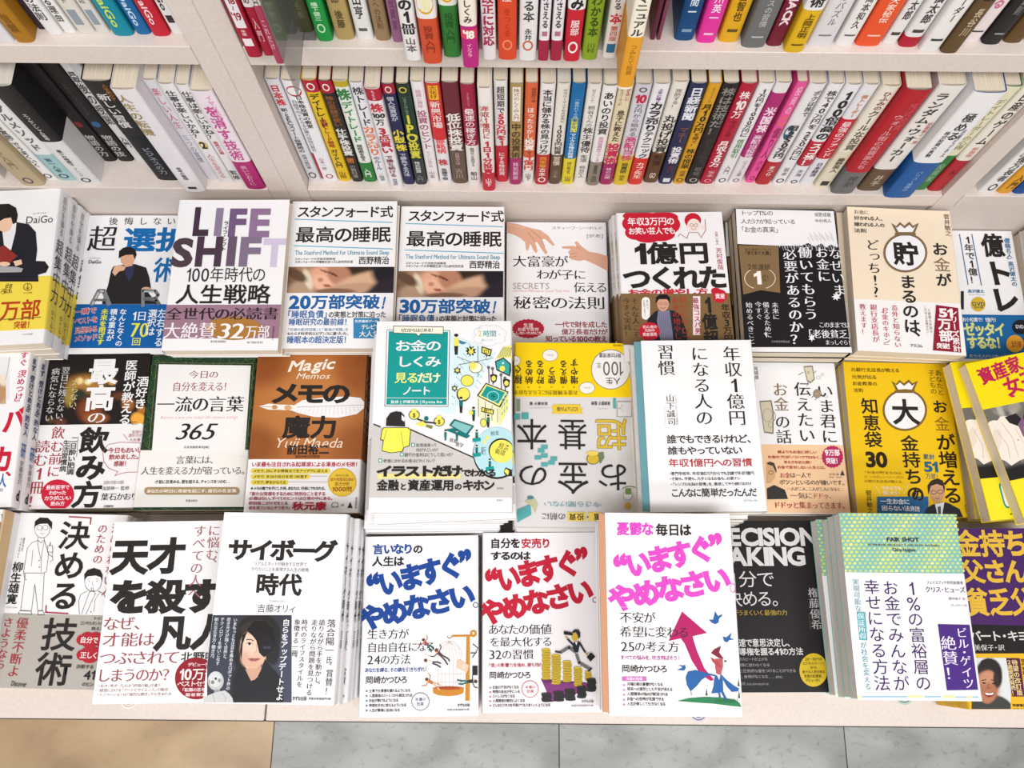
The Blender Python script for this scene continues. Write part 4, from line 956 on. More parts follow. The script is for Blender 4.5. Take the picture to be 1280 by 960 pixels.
b = Book('life', PALE, 'L', [('ライフ・シフト', .1, .6, K2, 'b', .5)], 'white paperback with huge purple gradient latin capitals and a mauve band', 'white mauve-banded paperbacks').F(0, 220, 3.556)
b.band(572, 722, 'a98396')
b.ht('L', 862, 138, 932, 262, '4a3648', 'k'); b.ht('I', 956, 142, 990, 262, '9686a4', 'k'); b.ht('F', 1018, 144, 1096, 266, '7a6088', 'k'); b.ht('E', 1110, 144, 1202, 268, '9a7aa0', 'k')
b.ht('S', 765, 276, 860, 400, '54424e', 'k'); b.ht('H', 872, 268, 988, 398, '4e3c4c', 'k'); b.ht('I', 1010, 268, 1050, 396, '6e5c72', 'k'); b.ht('F', 1066, 270, 1160, 398, '8a7a94', 'k'); b.ht('T', 1168, 278, 1272, 400, 'cfc4dc', 'k')
b.vt('ライフ・シフト', 988, 200, 1012, 335, K2, 'b')
b.ht('100年時代の', 828, 406, 1180, 472, K2, 'r'); b.ht('人生戦略', 782, 484, 1204, 568, K2, 'b')
b.ell(1040, 678, 125, 52, 'b8823c')
b.ht('全世代の必読書', 738, 586, 1240, 640, '33242c', 'M'); b.ht('大絶賛', 726, 652, 962, 724, 'ece4e8', 'M'); b.ht('32', 972, 652, 1090, 724, 'f2ecee', 'M', shear=.12); b.ht('万部', 1090, 664, 1200, 726, 'ece4e8', 'M')
b.vt('世界経済の教え', 1208, 668, 1222, 730, '5a4650'); b.ht('東洋経済新報社', 936, 732, 1006, 742, '6a6668'); b.ht('¥1800', 1096, 736, 1170, 746, '8a8688')
b.jit = {1: (-.001, -.003, .004)}
b.done()

def sleep(key, ox, oy, num, more):
    desc = 'sleeping-baby paperback ' + ('left' if num == '20' else 'right') + ' of the twin piles, its blue line starting ' + num
    b = Book(key, PALE, 'L', [('最高の睡眠', .15, .55, K2, 'b', .55)], desc, 'sleep paperbacks marked ' + ('twenty' if num == '20' else 'thirty')).F(340, 220, 3.556)
    def m(x, y): return x + ox, y + oy + (x - 300) * .02
    def H(s_, x0, y0, x1, y1, c, w='r', **k):
        xc = (x0 + x1) / 2; dy = (xc - 300) * .0; b.ht(s_, x0 + ox, y0 + oy + dy, x1 + ox, y1 + oy + dy, c, w, **k)
    H('スタンフォード式', 115, 134, 540, 184, K2, 'b')
    b.line([m(102, 196), m(534, 202)], 5, '6fb4d2')
    H('最高の睡眠', 104, 226, 530, 294, K2, 'b')
    b.line([m(98, 314), m(536, 320)], 5, '6fb4d2')
    H('The Stanford Method for Ultimate Sound Sleep', 102, 330, 522, 350, '6fa8c0', 'b')
    H('スタンフォード大学医学部教授', 102, 364, 282, 374, '4a4648', 'b'); H('スタンフォード大学睡眠生体リズム研究所所長', 102, 376, 360, 388, '4a4648', 'b')
    H('西野精治', 384, 358, 522, 392, K2, 'b')
    # photo
    x0, x1 = 58 + ox, 546 + ox; y0, y1 = 404 + oy, 520 + oy
    P = lambda x, y: (x + ox, y + oy)
    bl = [(90, 470, 120, 90, 20, .6, '8a6a52'), (200, 440, 90, 60, 10, .7, 'b89478'), (150, 500, 90, 40, -10, .6, 'c4a488'), (330, 400, 150, 50, 0, .6, '3a2a1e'), (250, 452, 85, 50, 18, .5, 'e0a88c'),
          (222, 474, 42, 34, 20, .5, 'e8b498'), (300, 440, 60, 46, 40, .5, 'c48a6e'), (245, 488, 18, 7, 10, .5, 'b05a50'), (215, 462, 13, 10, 0, .6, 'cc8a74'), (270, 436, 26, 5, 24, .6, '6a3a2c'), (235, 424, 24, 4, 20, .6, '8a5a48'),
          (420, 470, 150, 42, -14, .5, 'd8b090'), (350, 500, 120, 22, -6, .5, 'caa084'), (280, 512, 90, 12, 0, .5, '8a6650'), (520, 430, 80, 70, 30, .5, '1c1a26'), (500, 500, 90, 40, -30, .6, '2a2430'), (160, 460, 18, 46, -18, .5, 'e0d0b8'), (110, 440, 50, 22, 30, .6, '6a4e3c')]
    b.photo(x0, y0, x1, y1, 72, 20, '4a382c', [(q[0] + ox, q[1] + oy) + q[2:] for q in bl])
    H(num + '万部突破', 76, 530, 480, 590, '2068b0', 'k'); H('！', 486, 534, 530, 594, '2068b0', 'k', shear=.25)
    H('「睡眠負債」', 64, 598, 252, 632, '2068b0', 'b'); H('の実態と対策に迫った', 252, 602, 506, 630, '3a3638', 'b')
    if more:
        H('睡眠研究の最前線！', 74, 634, 352, 664, '2068b0', 'b'); H('「究極の疲労回復」と「最強の覚醒」を', 68, 676, 340, 690, '4a78a8', 'r'); H('もたらす科学的エビデンスに基づいた、', 68, 694, 342, 708, '3a3638', 'b')
        H('睡眠本の超決定版！', 66, 712, 350, 744, '2068b0', 'b')
        b.rect(362, 632, 478, 722, '3f8fc4'); b.ht('世界最新データ', 368, 640, 470, 652, 'e4f0f8', 'b'); b.ht('テレビで', 398, 660, 478, 682, 'e4f0f8', 'b'); b.ht('大人気', 388, 688, 478, 716, 'f4f8fb', 'M')
    b.done()
sleep('n20', 0, 0, '20', True)
sleep('n30', 492, 19, '30', False)

b = Book('himitsu', PALE, 'R', [('秘密の法則', .1, .6, K2, 'm', .5)], 'white paperback with two reaching hands and thin black title', 'white reaching-hands paperbacks').F(620, 220, 3.692)
SK, SD = 'dcaa90', 'c48c74'
b.poly([(50, 214), (100, 222), (160, 240), (205, 250), (240, 275), (272, 318), (262, 322), (225, 290), (212, 292), (226, 330), (238, 355), (228, 362), (205, 330), (190, 305), (180, 305), (192, 345), (186, 356), (174, 345), (158, 312), (148, 345), (138, 340), (134, 305), (110, 285), (80, 270), (50, 262)], SK)
b.line([(160, 250), (205, 285), (225, 325)], 3, SD); b.line([(150, 260), (180, 305)], 3, SD); b.line([(60, 225), (130, 240)], 3, 'e6bca4')
b.poly([(516, 370), (470, 356), (430, 350), (395, 325), (375, 302), (362, 304), (372, 326), (350, 322), (304, 326), (306, 334), (345, 338), (332, 352), (340, 362), (336, 376), (350, 386), (380, 392), (410, 388), (450, 405), (490, 425), (516, 440)], SK)
b.line([(340, 362), (372, 356)], 2.5, SD); b.line([(336, 376), (372, 370)], 2.5, SD); b.line([(372, 326), (395, 345)], 2.5, SD)
b.ht('スティーブ・シーボルド', 256, 232, 492, 248, '8a8688', 'r'); b.ht('[訳者]', 418, 268, 494, 284, '8a8688')
b.ht('大富豪が', 76, 368, 330, 420, K2, 'm'); b.ht('わが子に', 190, 432, 414, 478, K2, 'm'); b.ht('伝える', 358, 490, 512, 538, K2, 'm'); b.ht('SECRETS', 76, 492, 248, 522, 'b8a8a4', 'l'); b.ht('Self-Made Millionaires Teach Their Kids', 78, 524, 340, 536, 'e0a8a8')
b.ht('秘密の法則', 78, 556, 506, 614, K2, 'm')
b.ell(149, 705, 72, 42, 'c82a44'); b.star(149, 705, 76, .93, 22, 'c82a44', 45)
b.ht('生涯', 126, 680, 172, 700, 'f4e4e4', 'b'); b.ht('お金で苦労', 100, 700, 198, 716, 'f4e4e4', 'b'); b.ht('しないために!!', 90, 718, 208, 732, 'f4e4e4', 'b')
b.ht('一代で財を成した', 272, 672, 512, 700, 'a8283c', 'b'); b.ht('億万長者だけが', 302, 706, 514, 732, 'a8283c', 'b'); b.ht('知っている100の教え', 228, 738, 512, 766, 'a8283c', 'b')
b.done()

b = Book('ichioku', PALE, 'L', [('1億円つくれた', .1, .5, 'c4b08c', 'b', .6), ('', .5, .6, K2, 'b', .5)], 'white paperback with heavy black title, red speech bubble and brown photo band', 'white brown-banded paperbacks with a red bubble').F(620, 220, 3.692)
b.band(544, 768, '8a6c44')
for q in ((650, 185, 65, 22), (770, 192, 70, 26), (640, 220, 58, 40), (650, 262, 55, 34), (790, 225, 60, 46), (760, 270, 66, 32), (700, 230, 90, 60), (700, 285, 60, 24)): b.ell(*q, 'cf1f38')
b.ht('年収3万円の', 606, 192, 822, 228, 'f6ecec', 'b'); b.ht('お笑い芸人でも', 612, 238, 826, 270, 'f6ecec', 'b')
b.ell(908, 206, 38, 34, 'cf1f38'); b.ell(912, 228, 30, 30, 'f0dcd4'); b.arc(902, 228, 8, 7, 0, 360, 2, K2); b.arc(922, 228, 8, 7, 0, 360, 2, K2); b.arc(912, 240, 10, 8, 10, 170, 2, 'a03030')
b.line([(880, 290), (890, 262), (932, 262), (950, 288)], 2.5, 'a04040'); b.line([(950, 280), (968, 250), (964, 200)], 2.5, 'a04040'); b.line([(880, 288), (848, 268), (840, 282)], 2.5, 'a04040'); b.ell(956, 240, 8, 10, 'f0dcd4')
b.ht('1億円', 640, 308, 985, 404, K2, 'k'); b.ht('つくれた', 592, 420, 1058, 522, K2, 'k')
b.vt('お笑い芸人', 1012, 256, 1026, 320, 'a04858'); b.vt('芳村俊哉', 1018, 332, 1046, 434, 'b83848', 'r')
b.ht('お金の増やし方', 610, 522, 980, 552, 'cf2a38', 'k'); b.ell(1014, 532, 22, 16, 'cf1f38')
b.rect(560, 544, 1100, 780, '8a6c44')
b.vt('今すぐ実践！', 588, 562, 622, 745, K2, 'm'); b.vt('そんな人こそ', 624, 562, 664, 748, K2, 'm')
b.rr(672, 560, 710, 664, 18, 'f0ece8'); b.vt('お金管理も簡単です', 680, 572, 690, 650, '4a4040'); b.vt('節約で', 694, 572, 703, 620, '4a4040')
b.poly([(690, 740), (700, 660), (735, 625), (760, 618), (820, 622), (850, 640), (880, 720), (884, 770), (690, 770)], '23262f')
b.poly([(748, 622), (800, 622), (820, 770), (760, 770), (742, 670)], '8a8aa4')
for i in range(7): b.line([(752 + i * 9, 628), (764 + i * 9, 765)], 1.4, '5a5a80')
b.ell(770, 590, 27, 35, 'd8a48a'); b.poly([(736, 590), (738, 560), (756, 548), (788, 548), (802, 562), (804, 592), (796, 580), (788, 570), (752, 570), (743, 582)], '1e1a1a')
b.arc(759, 590, 8, 6, 0, 360, 1.6, '4a3a34'); b.arc(783, 590, 8, 6, 0, 360, 1.6, '4a3a34'); b.arc(770, 604, 11, 9, 15, 165, 2.4, 'a04840')
b.vt('お金の増やし方', 818, 556, 850, 790, 'b8342c', 'm'); b.vt('目からウロコ', 852, 552, 886, 768, 'c0401e', 'm')
b.ell(708, 718, 48, 42, 'cf1f38'); b.ht('初心者の', 676, 690, 742, 704, 'f6e4e4', 'b'); b.ht('ための', 686, 706, 732, 720, 'f6e4e4', 'b'); b.ht('資産運用', 676, 724, 742, 740, 'f6e4e4', 'b')
b.rect(908, 556, 942, 735, 'f0dce0'); b.vt('最強コスパ男', 912, 562, 940, 730, 'a01c38', 'b')
b.vt('1億超', 952, 556, 1018, 790, K2, 'k'); b.ell(1032, 556, 33, 31, 'cf1f38'); b.ht('資産', 1010, 544, 1056, 568, 'f6e8e8', 'b')
b.vt('年収3万円', 1044, 590, 1086, 768, K2, 'b')
b.jit = {1: (-.002, .0, .004), 2: (.003, .001, -.01)}
b.done()

b = Book('naze', '1d1c1e', 'R', [('なぜいまお金に', .1, .6, 'd8d8dc', 'b', .5)], 'half white half black paperback with white brush title and gold ribbon', 'black and white ribboned paperbacks').F(920, 220, 3.556)
b.poly([(-2, 132), (434, 156), (452, 318), (420, 305), (400, 318), (380, 300), (350, 314), (320, 298), (290, 310), (190, 310), (0, 302)], 'ecebee')
for i in range(34):
    x = 190 + i * 8 + (i * 37 % 5); b.line([(x, 296 + (i * 13 % 11)), (x + 5 + (i * 7 % 9), 318 + (i * 29 % 16))], 1.8, 'c8c8cc' if i % 2 else 'ecebee')
for i in range(16):
    x = 330 + i * 7; b.line([(x, 296 - (i * 11 % 18)), (x - 12, 270 - (i * 17 % 24))], 1.2, 'a8a8ac')
b.ht('トップ1%の', 20, 154, 164, 176, '4a4648'); b.ht('人だけが知っている', 20, 192, 264, 214, '4a4648'); b.ht('「お金の真実」', 20, 226, 192, 252, '4a4648')
b.ht('俣野成敏', 348, 164, 422, 182, '5a5658'); b.ht('中村将人', 350, 192, 424, 208, '5a5658')
b.poly([(10, 308), (188, 312), (196, 520), (108, 508), (32, 528)], '8e7450')
b.ht('有名書籍ランキング', 38, 322, 158, 332, '3a2c18'); b.ht('「まぐまぐ大賞」', 38, 334, 158, 352, '2a2014', 'b'); b.ht('2年連続', 52, 392, 152, 418, '2a2014', 'r'); b.ht('1', 78, 424, 112, 480, 'f2eee6', 'k'); b.ht('位！', 116, 440, 156, 468, '2a2014', 'r')
b.arc(100, 456, 62, 46, 110, 235, 4, 'e0d4c0'); b.arc(112, 456, 62, 46, -55, 70, 4, 'e0d4c0')
b.vt('必要があるのか？', 210, 320, 300, 750, 'e6e6ea', 'M'); b.vt('働いてもらう', 285, 312, 352, 640, 'e6e6ea', 'M'); b.vt('お金に', 358, 314, 412, 472, 'e6e6ea', 'M'); b.vt('なぜいま', 420, 318, 480, 534, 'e6e6ea', 'm')
b.star(445, 538, 22, .5, 7, 'e8e8ec', 18); b.star(336, 720, 16, .5, 6, 'e8e8ec', 18); b.star(132, 702, 10, .5, 5, 'd8d8dc')
b.vt('始めるべきこと', 44, 560, 82, 748, 'e0e0e4', 'm'); b.vt('今すぐ', 82, 558, 118, 640, 'e0e0e4', 'm'); b.vt('備えるために', 120, 560, 156, 720, 'e0e0e4', 'm'); b.vt('未来に', 158, 562, 192, 640, 'e0e0e4', 'm')
b.ht('このままでは', 368, 650, 506, 676, 'e4e4e8', 'm'); b.ht('「老後貧乏」', 316, 684, 518, 722, 'ececf0', 'M'); b.ht('まっしぐら！', 396, 730, 520, 752, 'e4e4e8', 'm')
b.ht('日本経済新聞出版', 156, 732, 238, 742, 'b0b0b4')
b.rect(26, 762, 530, 800, 'ecebee')
b.jit = {2: (-.004, .001, 0), 3: (-.005, 0, .004)}
b.done()

b = Book('cho', 'ecdcc4', 'R', [('お金が貯まるのは', .1, .7, K2, 'm', .5)], 'cream paperback with a round money bag drawing and dark red corner panel', 'cream money-bag paperbacks').F(920, 220, 3.556)
b.band(556, 830, 'ecebeb')
for y, s_, x1 in ((152, 'お金に', 590), (180, '好かれる人、', 655), (208, '嫌われる人の', 660), (234, '法則', 580)): b.ht(s_, 524, y, x1, y + 18, '4a423a', 'b' if y > 160 else 'r')
BR = '8a7050'
def bag(b, cx, cy, rx, ry, ty, col, fill, inner='ecebeb'):
    b.poly([(cx - 62, ty), (cx - 40, ty + 14), (cx - 24, ty - 4), (cx - 4, ty + 12), (cx + 18, ty - 6), (cx + 34, ty + 12), (cx + 60, ty), (cx + 40, ty + 50), (cx - 38, ty + 50)], col)
    b.poly([(cx - 46, ty + 12), (cx - 38, ty + 22), (cx - 22, ty + 8), (cx - 4, ty + 24), (cx + 18, ty + 8), (cx + 34, ty + 24), (cx + 46, ty + 12), (cx + 32, ty + 40), (cx - 30, ty + 40)], inner)
    b.ell(cx, cy, rx, ry, col); b.ell(cx, cy, rx - 10, ry - 10, fill)
    b.rect(cx - 46, ty + 44, cx + 46, ty + 56, col)
bag(b, 752, 342, 98, 88, 210, BR, 'ecebee')
b.ht('貯', 696, 296, 812, 396, K2, 'k')
b.vt('どっち!?', 576, 280, 652, 540, K2, 'm'); b.vt('まるのは、', 728, 438, 820, 735, K2, 'b'); b.vt('お', 872, 296, 940, 356, K2, 'b'); b.vt('金', 880, 362, 950, 428, BR, 'r'); b.vt('が', 890, 432, 955, 494, K2, 'b')
b.vt('菅井敏之', 926, 170, 952, 268, '4a423a')
b.vt('教えます！', 552, 568, 580, 706, 'c04050', 'm'); b.vt('銀行支店長が', 598, 570, 634, 740, 'c04050', 'm'); b.vt('「お金のキホン」', 644, 572, 686, 762, 'c04050', 'm'); b.vt('意外と知らない', 692, 574, 732, 764, 'c04050', 'm')
b.vt('これ以上の名著はない', 840, 578, 852, 700, '9a6a6a'); b.vt('と絶賛の声続々', 856, 590, 868, 700, '9a6a6a')
b.ht('アスコム', 774, 748, 828, 762, '3a3432', 'b')
b.poly([(888, 574), (986, 588), (1000, 786), (874, 776)], '9c1f38')
b.ht('51', 900, 590, 962, 628, 'f2eaea', 'k'); b.vt('万部', 896, 632, 962, 738, 'f2eaea', 'k'); b.ht('突破!', 890, 744, 948, 768, 'f2eaea', 'k'); b.vt('シリーズ累計', 948, 592, 996, 782, 'f2eaea', 'b')
b.jit = {1: (-.0045, .001, .006), 2: (-.003, 0, .01)}
b.done()

b = Book('okutore', PALE, 'R', [], 'white and blue paperback with heavy black katakana title beside a yellow disc', 'white and blue paperbacks at the panel', thick=.0144).F(1160, 260, 4.8)
b.band(640, 905, '1b74b8')
b.ht('億', 318, 158, 455, 290, K2, 'k'); b.vt('トレ', 360, 310, 520, 628, K2, 'k', rot=4)
b.line([(188, 158), (240, 462)], 6, '2c6fa0'); b.line([(262, 158), (320, 465)], 6, '2c6fa0'); b.vt('1年で1億！', 215, 168, 298, 455, K2, 'b')
b.vt('「億龍名人」高沢健太の', 466, 165, 520, 470, '3a78a8', 'b'); b.ht('高沢健太', 238, 490, 336, 510, '2c6fa0', 'b'); b.ht('Kenta Takazawa', 244, 516, 340, 524, '8aa8c0')
b.ell(300, 578, 44, 44, 'd9b432'); b.ht('DVD', 264, 564, 340, 588, '2a4a5a', 'b'); b.ht('BOOK', 278, 590, 332, 603, '2a4a5a', 'b')
b.rect(196, 500, 214, 610, K2)
b.ht('お小知識で！1億円！', 205, 658, 420, 684, 'e8f0f8', 'b'); b.ht('ゼッタイ', 216, 690, 460, 768, 'dde38e', 'k'); b.ht('するな！', 236, 772, 470, 845, 'dde38e', 'k'); b.ht('気づいた人からスタートで', 246, 880, 470, 900, 'e8f0f8')
b.ell(552, 715, 48, 44, '22252c'); b.ht('DVD', 525, 702, 572, 724, 'e8e8ec', 'b'); b.ell(520, 815, 52, 52, 'e8a832'); b.ht('3万部', 498, 800, 560, 836, 'b83028', 'b')
b.done()

b = Book('far', 'd8d6da', 'R', [], 'pale grey paperback at the far back corner beyond the blue-banded one', 'pale paperbacks at the frame edge')
b.done()
# --- middle row ---------------------------------------------------------------
b = Book('kimetsuke', PALE, 'R', [('まず「受けとめる」的な人', .05, .56, '2a3a78', 'b', .55), ('研', .60, .70, '4a78b8', 'b', .5), ('安藤俊介', .71, .86, '6a686c', 'r', .4), ('d', .89, .96, K2, 'k', .5)],
         'white paperback with big red katakana and framed photo, top of its pile', 'white red-lettered paperbacks by the left edge', cream=False, thick=.0178).F(0, 430, 4)
b.vt('すぐ「決めつけ」', 74, 38, 140, 300, 'c8285a', 'b'); b.ht('バ', 20, 322, 128, 440, 'cf1f3c', 'k', rot=6); b.ht('カ', -40, 512, 58, 640, 'cf1f3c', 'k'); b.ht('、', 30, 600, 70, 660, 'cf1f3c', 'k')
b.rect(-240, 66, 46, 278, 'e0e0e4'); b.photo(-240, 150, 30, 300, 30, 16, 'd0b89c', [(-20, 230, 60, 70, 0, .5, 'c89870'), (20, 170, 30, 40, 0, .5, 'e4d8c8')]); b.line([(50, 66), (30, 180)], 2, '5a7aa0')
b.ht('人', -10, 650, 34, 716, '3a78c4', 'k'); b.ht('岩淵', -30, 722, 16, 740, '8a888c'); 
b.done()

b = Book('nomikata', '1c1718', 'R', [('最高の飲み方', .1, .6, 'd8d8d8', 'b', .6)], 'black and white drinking paperback with giant white title and red disc', 'black and white drinking paperbacks').F(0, 430, 4)
b.photo(185, 60, 760, 402, 80, 48, '1e1817', [(430, 200, 90, 45, 0, .9, 'b88038'), (400, 185, 16, 16, 0, .8, 'f0d890'), (440, 190, 18, 14, 0, .8, 'f0e0a8'), (560, 190, 20, 16, 0, .9, 'd8a050'), (350, 250, 26, 60, 10, .7, 'a88c40'), (400, 250, 30, 26, 0, .9, '28382c'), (450, 330, 60, 60, 0, .8, '8a4420'), (480, 370, 60, 26, 0, .8, 'a8602c'),
    (640, 300, 30, 34, 0, .8, 'b06c30'), (600, 260, 40, 20, 0, .9, '6a3a20'), (690, 375, 36, 34, 0, .4, 'e8a840'), (710, 330, 22, 20, 0, .7, 'c07830'), (300, 390, 30, 20, 0, .9, '6a3a28'), (500, 260, 30, 20, 0, .9, '7a5028'), (250, 380, 20, 14, 0, .9, '5a4420')])
b.band(402, 900, 'e9e8e9')
b.vt('最高', 430, 70, 590, 335, 'ececec', 'k'); b.ht('の', 440, 338, 528, 398, 'ececec', 'm'); b.vt('飲み方', 368, 412, 540, 818, K2, 'k')
b.vt('医師が教える', 605, 78, 680, 402, 'ececec', 'b'); b.vt('酒好き', 678, 160, 740, 325, 'ececec', 'b')
b.vt('太らない、', 350, 172, 392, 342, 'd8c890', 'm'); b.vt('翌日に残らない、', 285, 112, 340, 398, 'd4d2d2', 'm'); b.vt('病気にならない', 226, 118, 300, 388, 'd4d2d2', 'm')
b.ht('二', 655, 388, 690, 404, K2, 'b')
b.ht('飲', 258, 414, 326, 476, 'b8404e', 'm'); b.vt('む前に', 240, 482, 314, 668, 'b8404e', 'm'); b.vt('読む1冊！', 150, 478, 240, 820, 'b8404e', 'm')
b.vt('生活習慣病', 304, 480, 344, 640, '3a3638', 'b'); b.vt('二日酔い肥満', 338, 462, 386, 655, '3a3638', 'b'); b.line([(392, 465), (384, 565)], 2, '4a4648'); b.line([(352, 485), (336, 652)], 2, '4a4648'); b.line([(374, 600), (368, 655)], 2, '4a4648')
b.ell(290, 754, 82, 76, 'cf1f3e')
for i, s_ in enumerate(('最新医学で', 'わかった', 'カラダにいい', '飲み方')):
    hw = (58, 42, 66, 36)[i]; b.ht(s_, 290 - hw, 706 + i * 27, 290 + hw, 728 + i * 27, 'f4e4e8', 'b')
b.loop([(515, 540), (540, 505), (600, 492), (700, 495), (752, 505), (752, 640), (640, 642), (600, 650), (575, 660), (590, 640), (545, 622), (520, 590)], 2.5, 'b8606c')
b.ht('今日もおいしく', 540, 518, 740, 545, 'b8404e', 'b'); b.ht('飲めました。', 545, 552, 700, 578, 'b8404e', 'b'); b.ht('感謝！', 570, 586, 648, 612, 'b8404e', 'b')
b.ht('全国の', 660, 432, 710, 448, 'c06070'); b.ht('酒好きが', 642, 450, 710, 466, 'c06070'); b.ht('大反響', 648, 472, 704, 488, 'c06070'); b.line([(618, 452), (640, 480)], 2, 'c06070')
b.ht('葉石かおり', 505, 746, 690, 782, '3a3638', 'm'); b.ht('浅部伸一 監修', 510, 712, 648, 732, '5a5658', 'm'); b.ht('自治医科大学附属さいたま医療', 520, 684, 620, 702, '8a888a'); b.ht('日経BP社', 518, 806, 570, 818, '4a4648', 'b')
b.done()

b = Book('w365', '26402c', 'R', [('一流の言葉365', .1, .6, 'd8d8d8', 'b', .6)], 'dark pine-needle framed white paperback with fancy numeral 365', 'pine-needle framed paperbacks').F(0, 430, 4)
b.flat(True)
for i in range(430):
    rx = (i * 7919 % 1000) / 1000; ry = (i * 104729 % 1009) / 1009; k = i % 4
    if k == 0: x, y = 708 + rx * 80, 62 + ry * 470
    elif k == 1: x, y = 1225 + rx * 70, 62 + ry * 470
    elif k == 2: x, y = 700 + rx * 590, 50 + ry * 50
    else: x, y = 670 + rx * 560, 820 + ry * 20
    a = (i * 37 % 60 - 30 + (130 if rx > .5 else 40)) * math.pi / 180; l = 16 + i % 14
    b.line([(x, y), (x + l * math.cos(a), y + l * math.sin(a))], 2.2, ('3f6a3a', '1a2e22', '4c7a48', '2c5340', '6a8a50')[i % 5])
b.flat(False); b.band(530, 815, 'eae9e6')
b.poly([(795, 102), (1255, 108), (1225, 540), (760, 536)], 'ecebeb'); b.loop([(784, 95), (1268, 98), (1230, 560), (742, 556)], 1.5, 'a89c60')
b.rect(690, 533, 1240, 560, 'eae9e6')
b.ht('今日の', 944, 134, 1092, 172, 'a83a50', 'm'); b.ht('自分を変える！', 862, 190, 1162, 236, 'a83a50', 'm'); b.ht('一流の言葉', 785, 262, 1222, 340, K2, 'M')
b.ht('Become a new you today! 365 timeless sayings', 805, 358, 1190, 374, 'dca4ae', 'l', shear=.25); b.ht('365', 890, 392, 1085, 480, K2, 'm', shear=.3); b.ht('名言発掘委員会[編]', 920, 510, 1046, 522, '6a6866', 'b')
b.ht('言葉には、', 880, 560, 1075, 600, '6a6258', 'm'); b.ht('人生を変える力が宿っている。', 706, 614, 1232, 654, '6a6258', 'm'); b.ht('才能に目覚める、壁を超える、チャンスをつかむ…', 775, 680, 1152, 698, '4a4640', 'b')
b.rr(722, 716, 1198, 754, 18, 'b29a74'); b.ht('あなたの明日に奇跡を起こす、座石の名言集', 735, 726, 1184, 744, 'f0e8dc', 'b'); b.ht('青春出版社', 928, 778, 990, 790, '6a6866')
b.done()

b = Book('memo', 'b96f33', 'R', [('メモの魔力', .1, .5, 'e8d8c8', 'b', .6)], 'brown leather-look paperback with a white quill and white and pink band', 'brown quill paperbacks').F(280, 390, 3.368)
b.photo(96, 178, 606, 622, 40, 40, 'b56a30', [(360, 380, 220, 190, 0, 1.2, 'c98244'), (150, 220, 120, 90, 0, 1, '9a5424'), (560, 230, 90, 110, 0, 1, 'a45c28'), (120, 560, 110, 80, 0, 1, '9a5826'), (560, 570, 110, 90, 0, 1, 'a8602c')])
b.band(620, 900, 'ecebed')
for (cx, cy, a) in ((175, 205, 0), (578, 208, 90), (110, 600, 270), (585, 600, 180)):
    b.arc(cx, cy, 22, 20, a, a + 200, 2, 'a4602a'); b.arc(cx, cy, 12, 10, a + 90, a + 330, 2, 'a4602a')
b.ht('Magic', 276, 198, 472, 245, 'efe4d8', 'b', shear=.3, rot=4); b.ht('of', 378, 232, 404, 258, 'efe4d8', shear=.3); b.ht('Memos', 308, 256, 450, 282, 'efe4d8', 'r', shear=.3)
b.poly([(288, 398), (330, 372), (420, 360), (520, 356), (575, 362), (592, 380), (590, 405), (560, 430), (480, 446), (380, 442), (310, 425), (285, 415)], 'ecebed')
for i in range(16): b.line([(320 + i * 16, 398 - 1), (300 + i * 18, 432 if i < 14 else 420)], 1.2, 'c8c4c4')
b.line([(268, 402), (590, 392)], 2, 'b8b0b0')
b.poly([(146, 398), (190, 386), (230, 390), (290, 392), (310, 402), (288, 416), (230, 412), (188, 412)], 'efe6dc'); b.line([(150, 399), (205, 400)], 2, 'a87850'); b.ell(214, 401, 12, 9, 'c89868'); b.ell(270, 404, 16, 11, 'd8a878')
b.ht('メモの', 205, 300, 528, 386, K2, 'k'); b.ht('魔力', 248, 440, 478, 530, K2, 'k'); b.ht('Yuji Maeda', 215, 528, 508, 572, 'e8d4c0', 'r', shear=.3); b.ht('前田裕二', 264, 560, 444, 600, K2, 'k'); b.ht('SHOWROOM社長', 300, 604, 404, 614, '4a2c18', 'b')
b.ht('いま最も注目される起業家による渾身のメモ術！', 118, 632, 576, 652, 'c42a4c', 'b')
for i, (s_, x1) in enumerate((('メモで、目にする情報全てをアイデアに変える', 448), ('メモで、本当の自分を見つめ直す', 362), ('メモで、夢をかなえる', 272))):
    b.rr(114, 660 + i * 24, x1, 680 + i * 24, 9, 'e6d24c'); b.ht(s_, 124, 663 + i * 24, x1 - 10, 676 + i * 24, '3a3028', 'b')
b.line([(365, 692), (436, 692)], 1.5, 'c08a80'); b.line([(276, 716), (436, 716)], 1.5, 'c08a80')
b.ell(498, 718, 60, 60, 'dcb634'); b.ell(498, 718, 55, 55, 'e8c63e'); b.ht('特別付録', 470, 684, 526, 694, '7a5a18'); b.ht('自分を知るための', 448, 698, 548, 712, 'a03a28', 'b'); b.ht('自己分析', 466, 716, 530, 732, 'a03a28', 'b'); b.ht('1000問', 456, 736, 540, 756, 'a03a28', 'b')
b.ht('★メモの魔力を手にした時、あなたは、何者にでもなれる。', 112, 736, 430, 750, '3a3638', 'b'); b.ht('「新たな発想をするために特別なことをする', 106, 758, 428, 774, 'b02a48', 'b'); b.ht('必要はない。すべてのヒントは日常の中にある。', 106, 778, 460, 792, 'b02a48', 'b')
b.ht('前田裕二がメモをとる', 104, 798, 270, 812, 'b02a48', 'b'); b.ht('姿を見ているとそう思う」', 104, 818, 282, 832, 'b02a48', 'b'); b.ht('秋元康', 288, 800, 432, 834, 'c81f44', 'k')
b.arc(468, 812, 14, 10, 0, 360, 2, '4a4648'); b.line([(452, 822), (484, 822)], 2, '4a4648'); b.ht('×', 492, 806, 508, 820, '4a4648'); b.poly([(520, 826), (532, 800), (542, 826)], '3a3638'); b.vt('著者累計', 552, 780, 562, 830, '6a6668')
b.done()

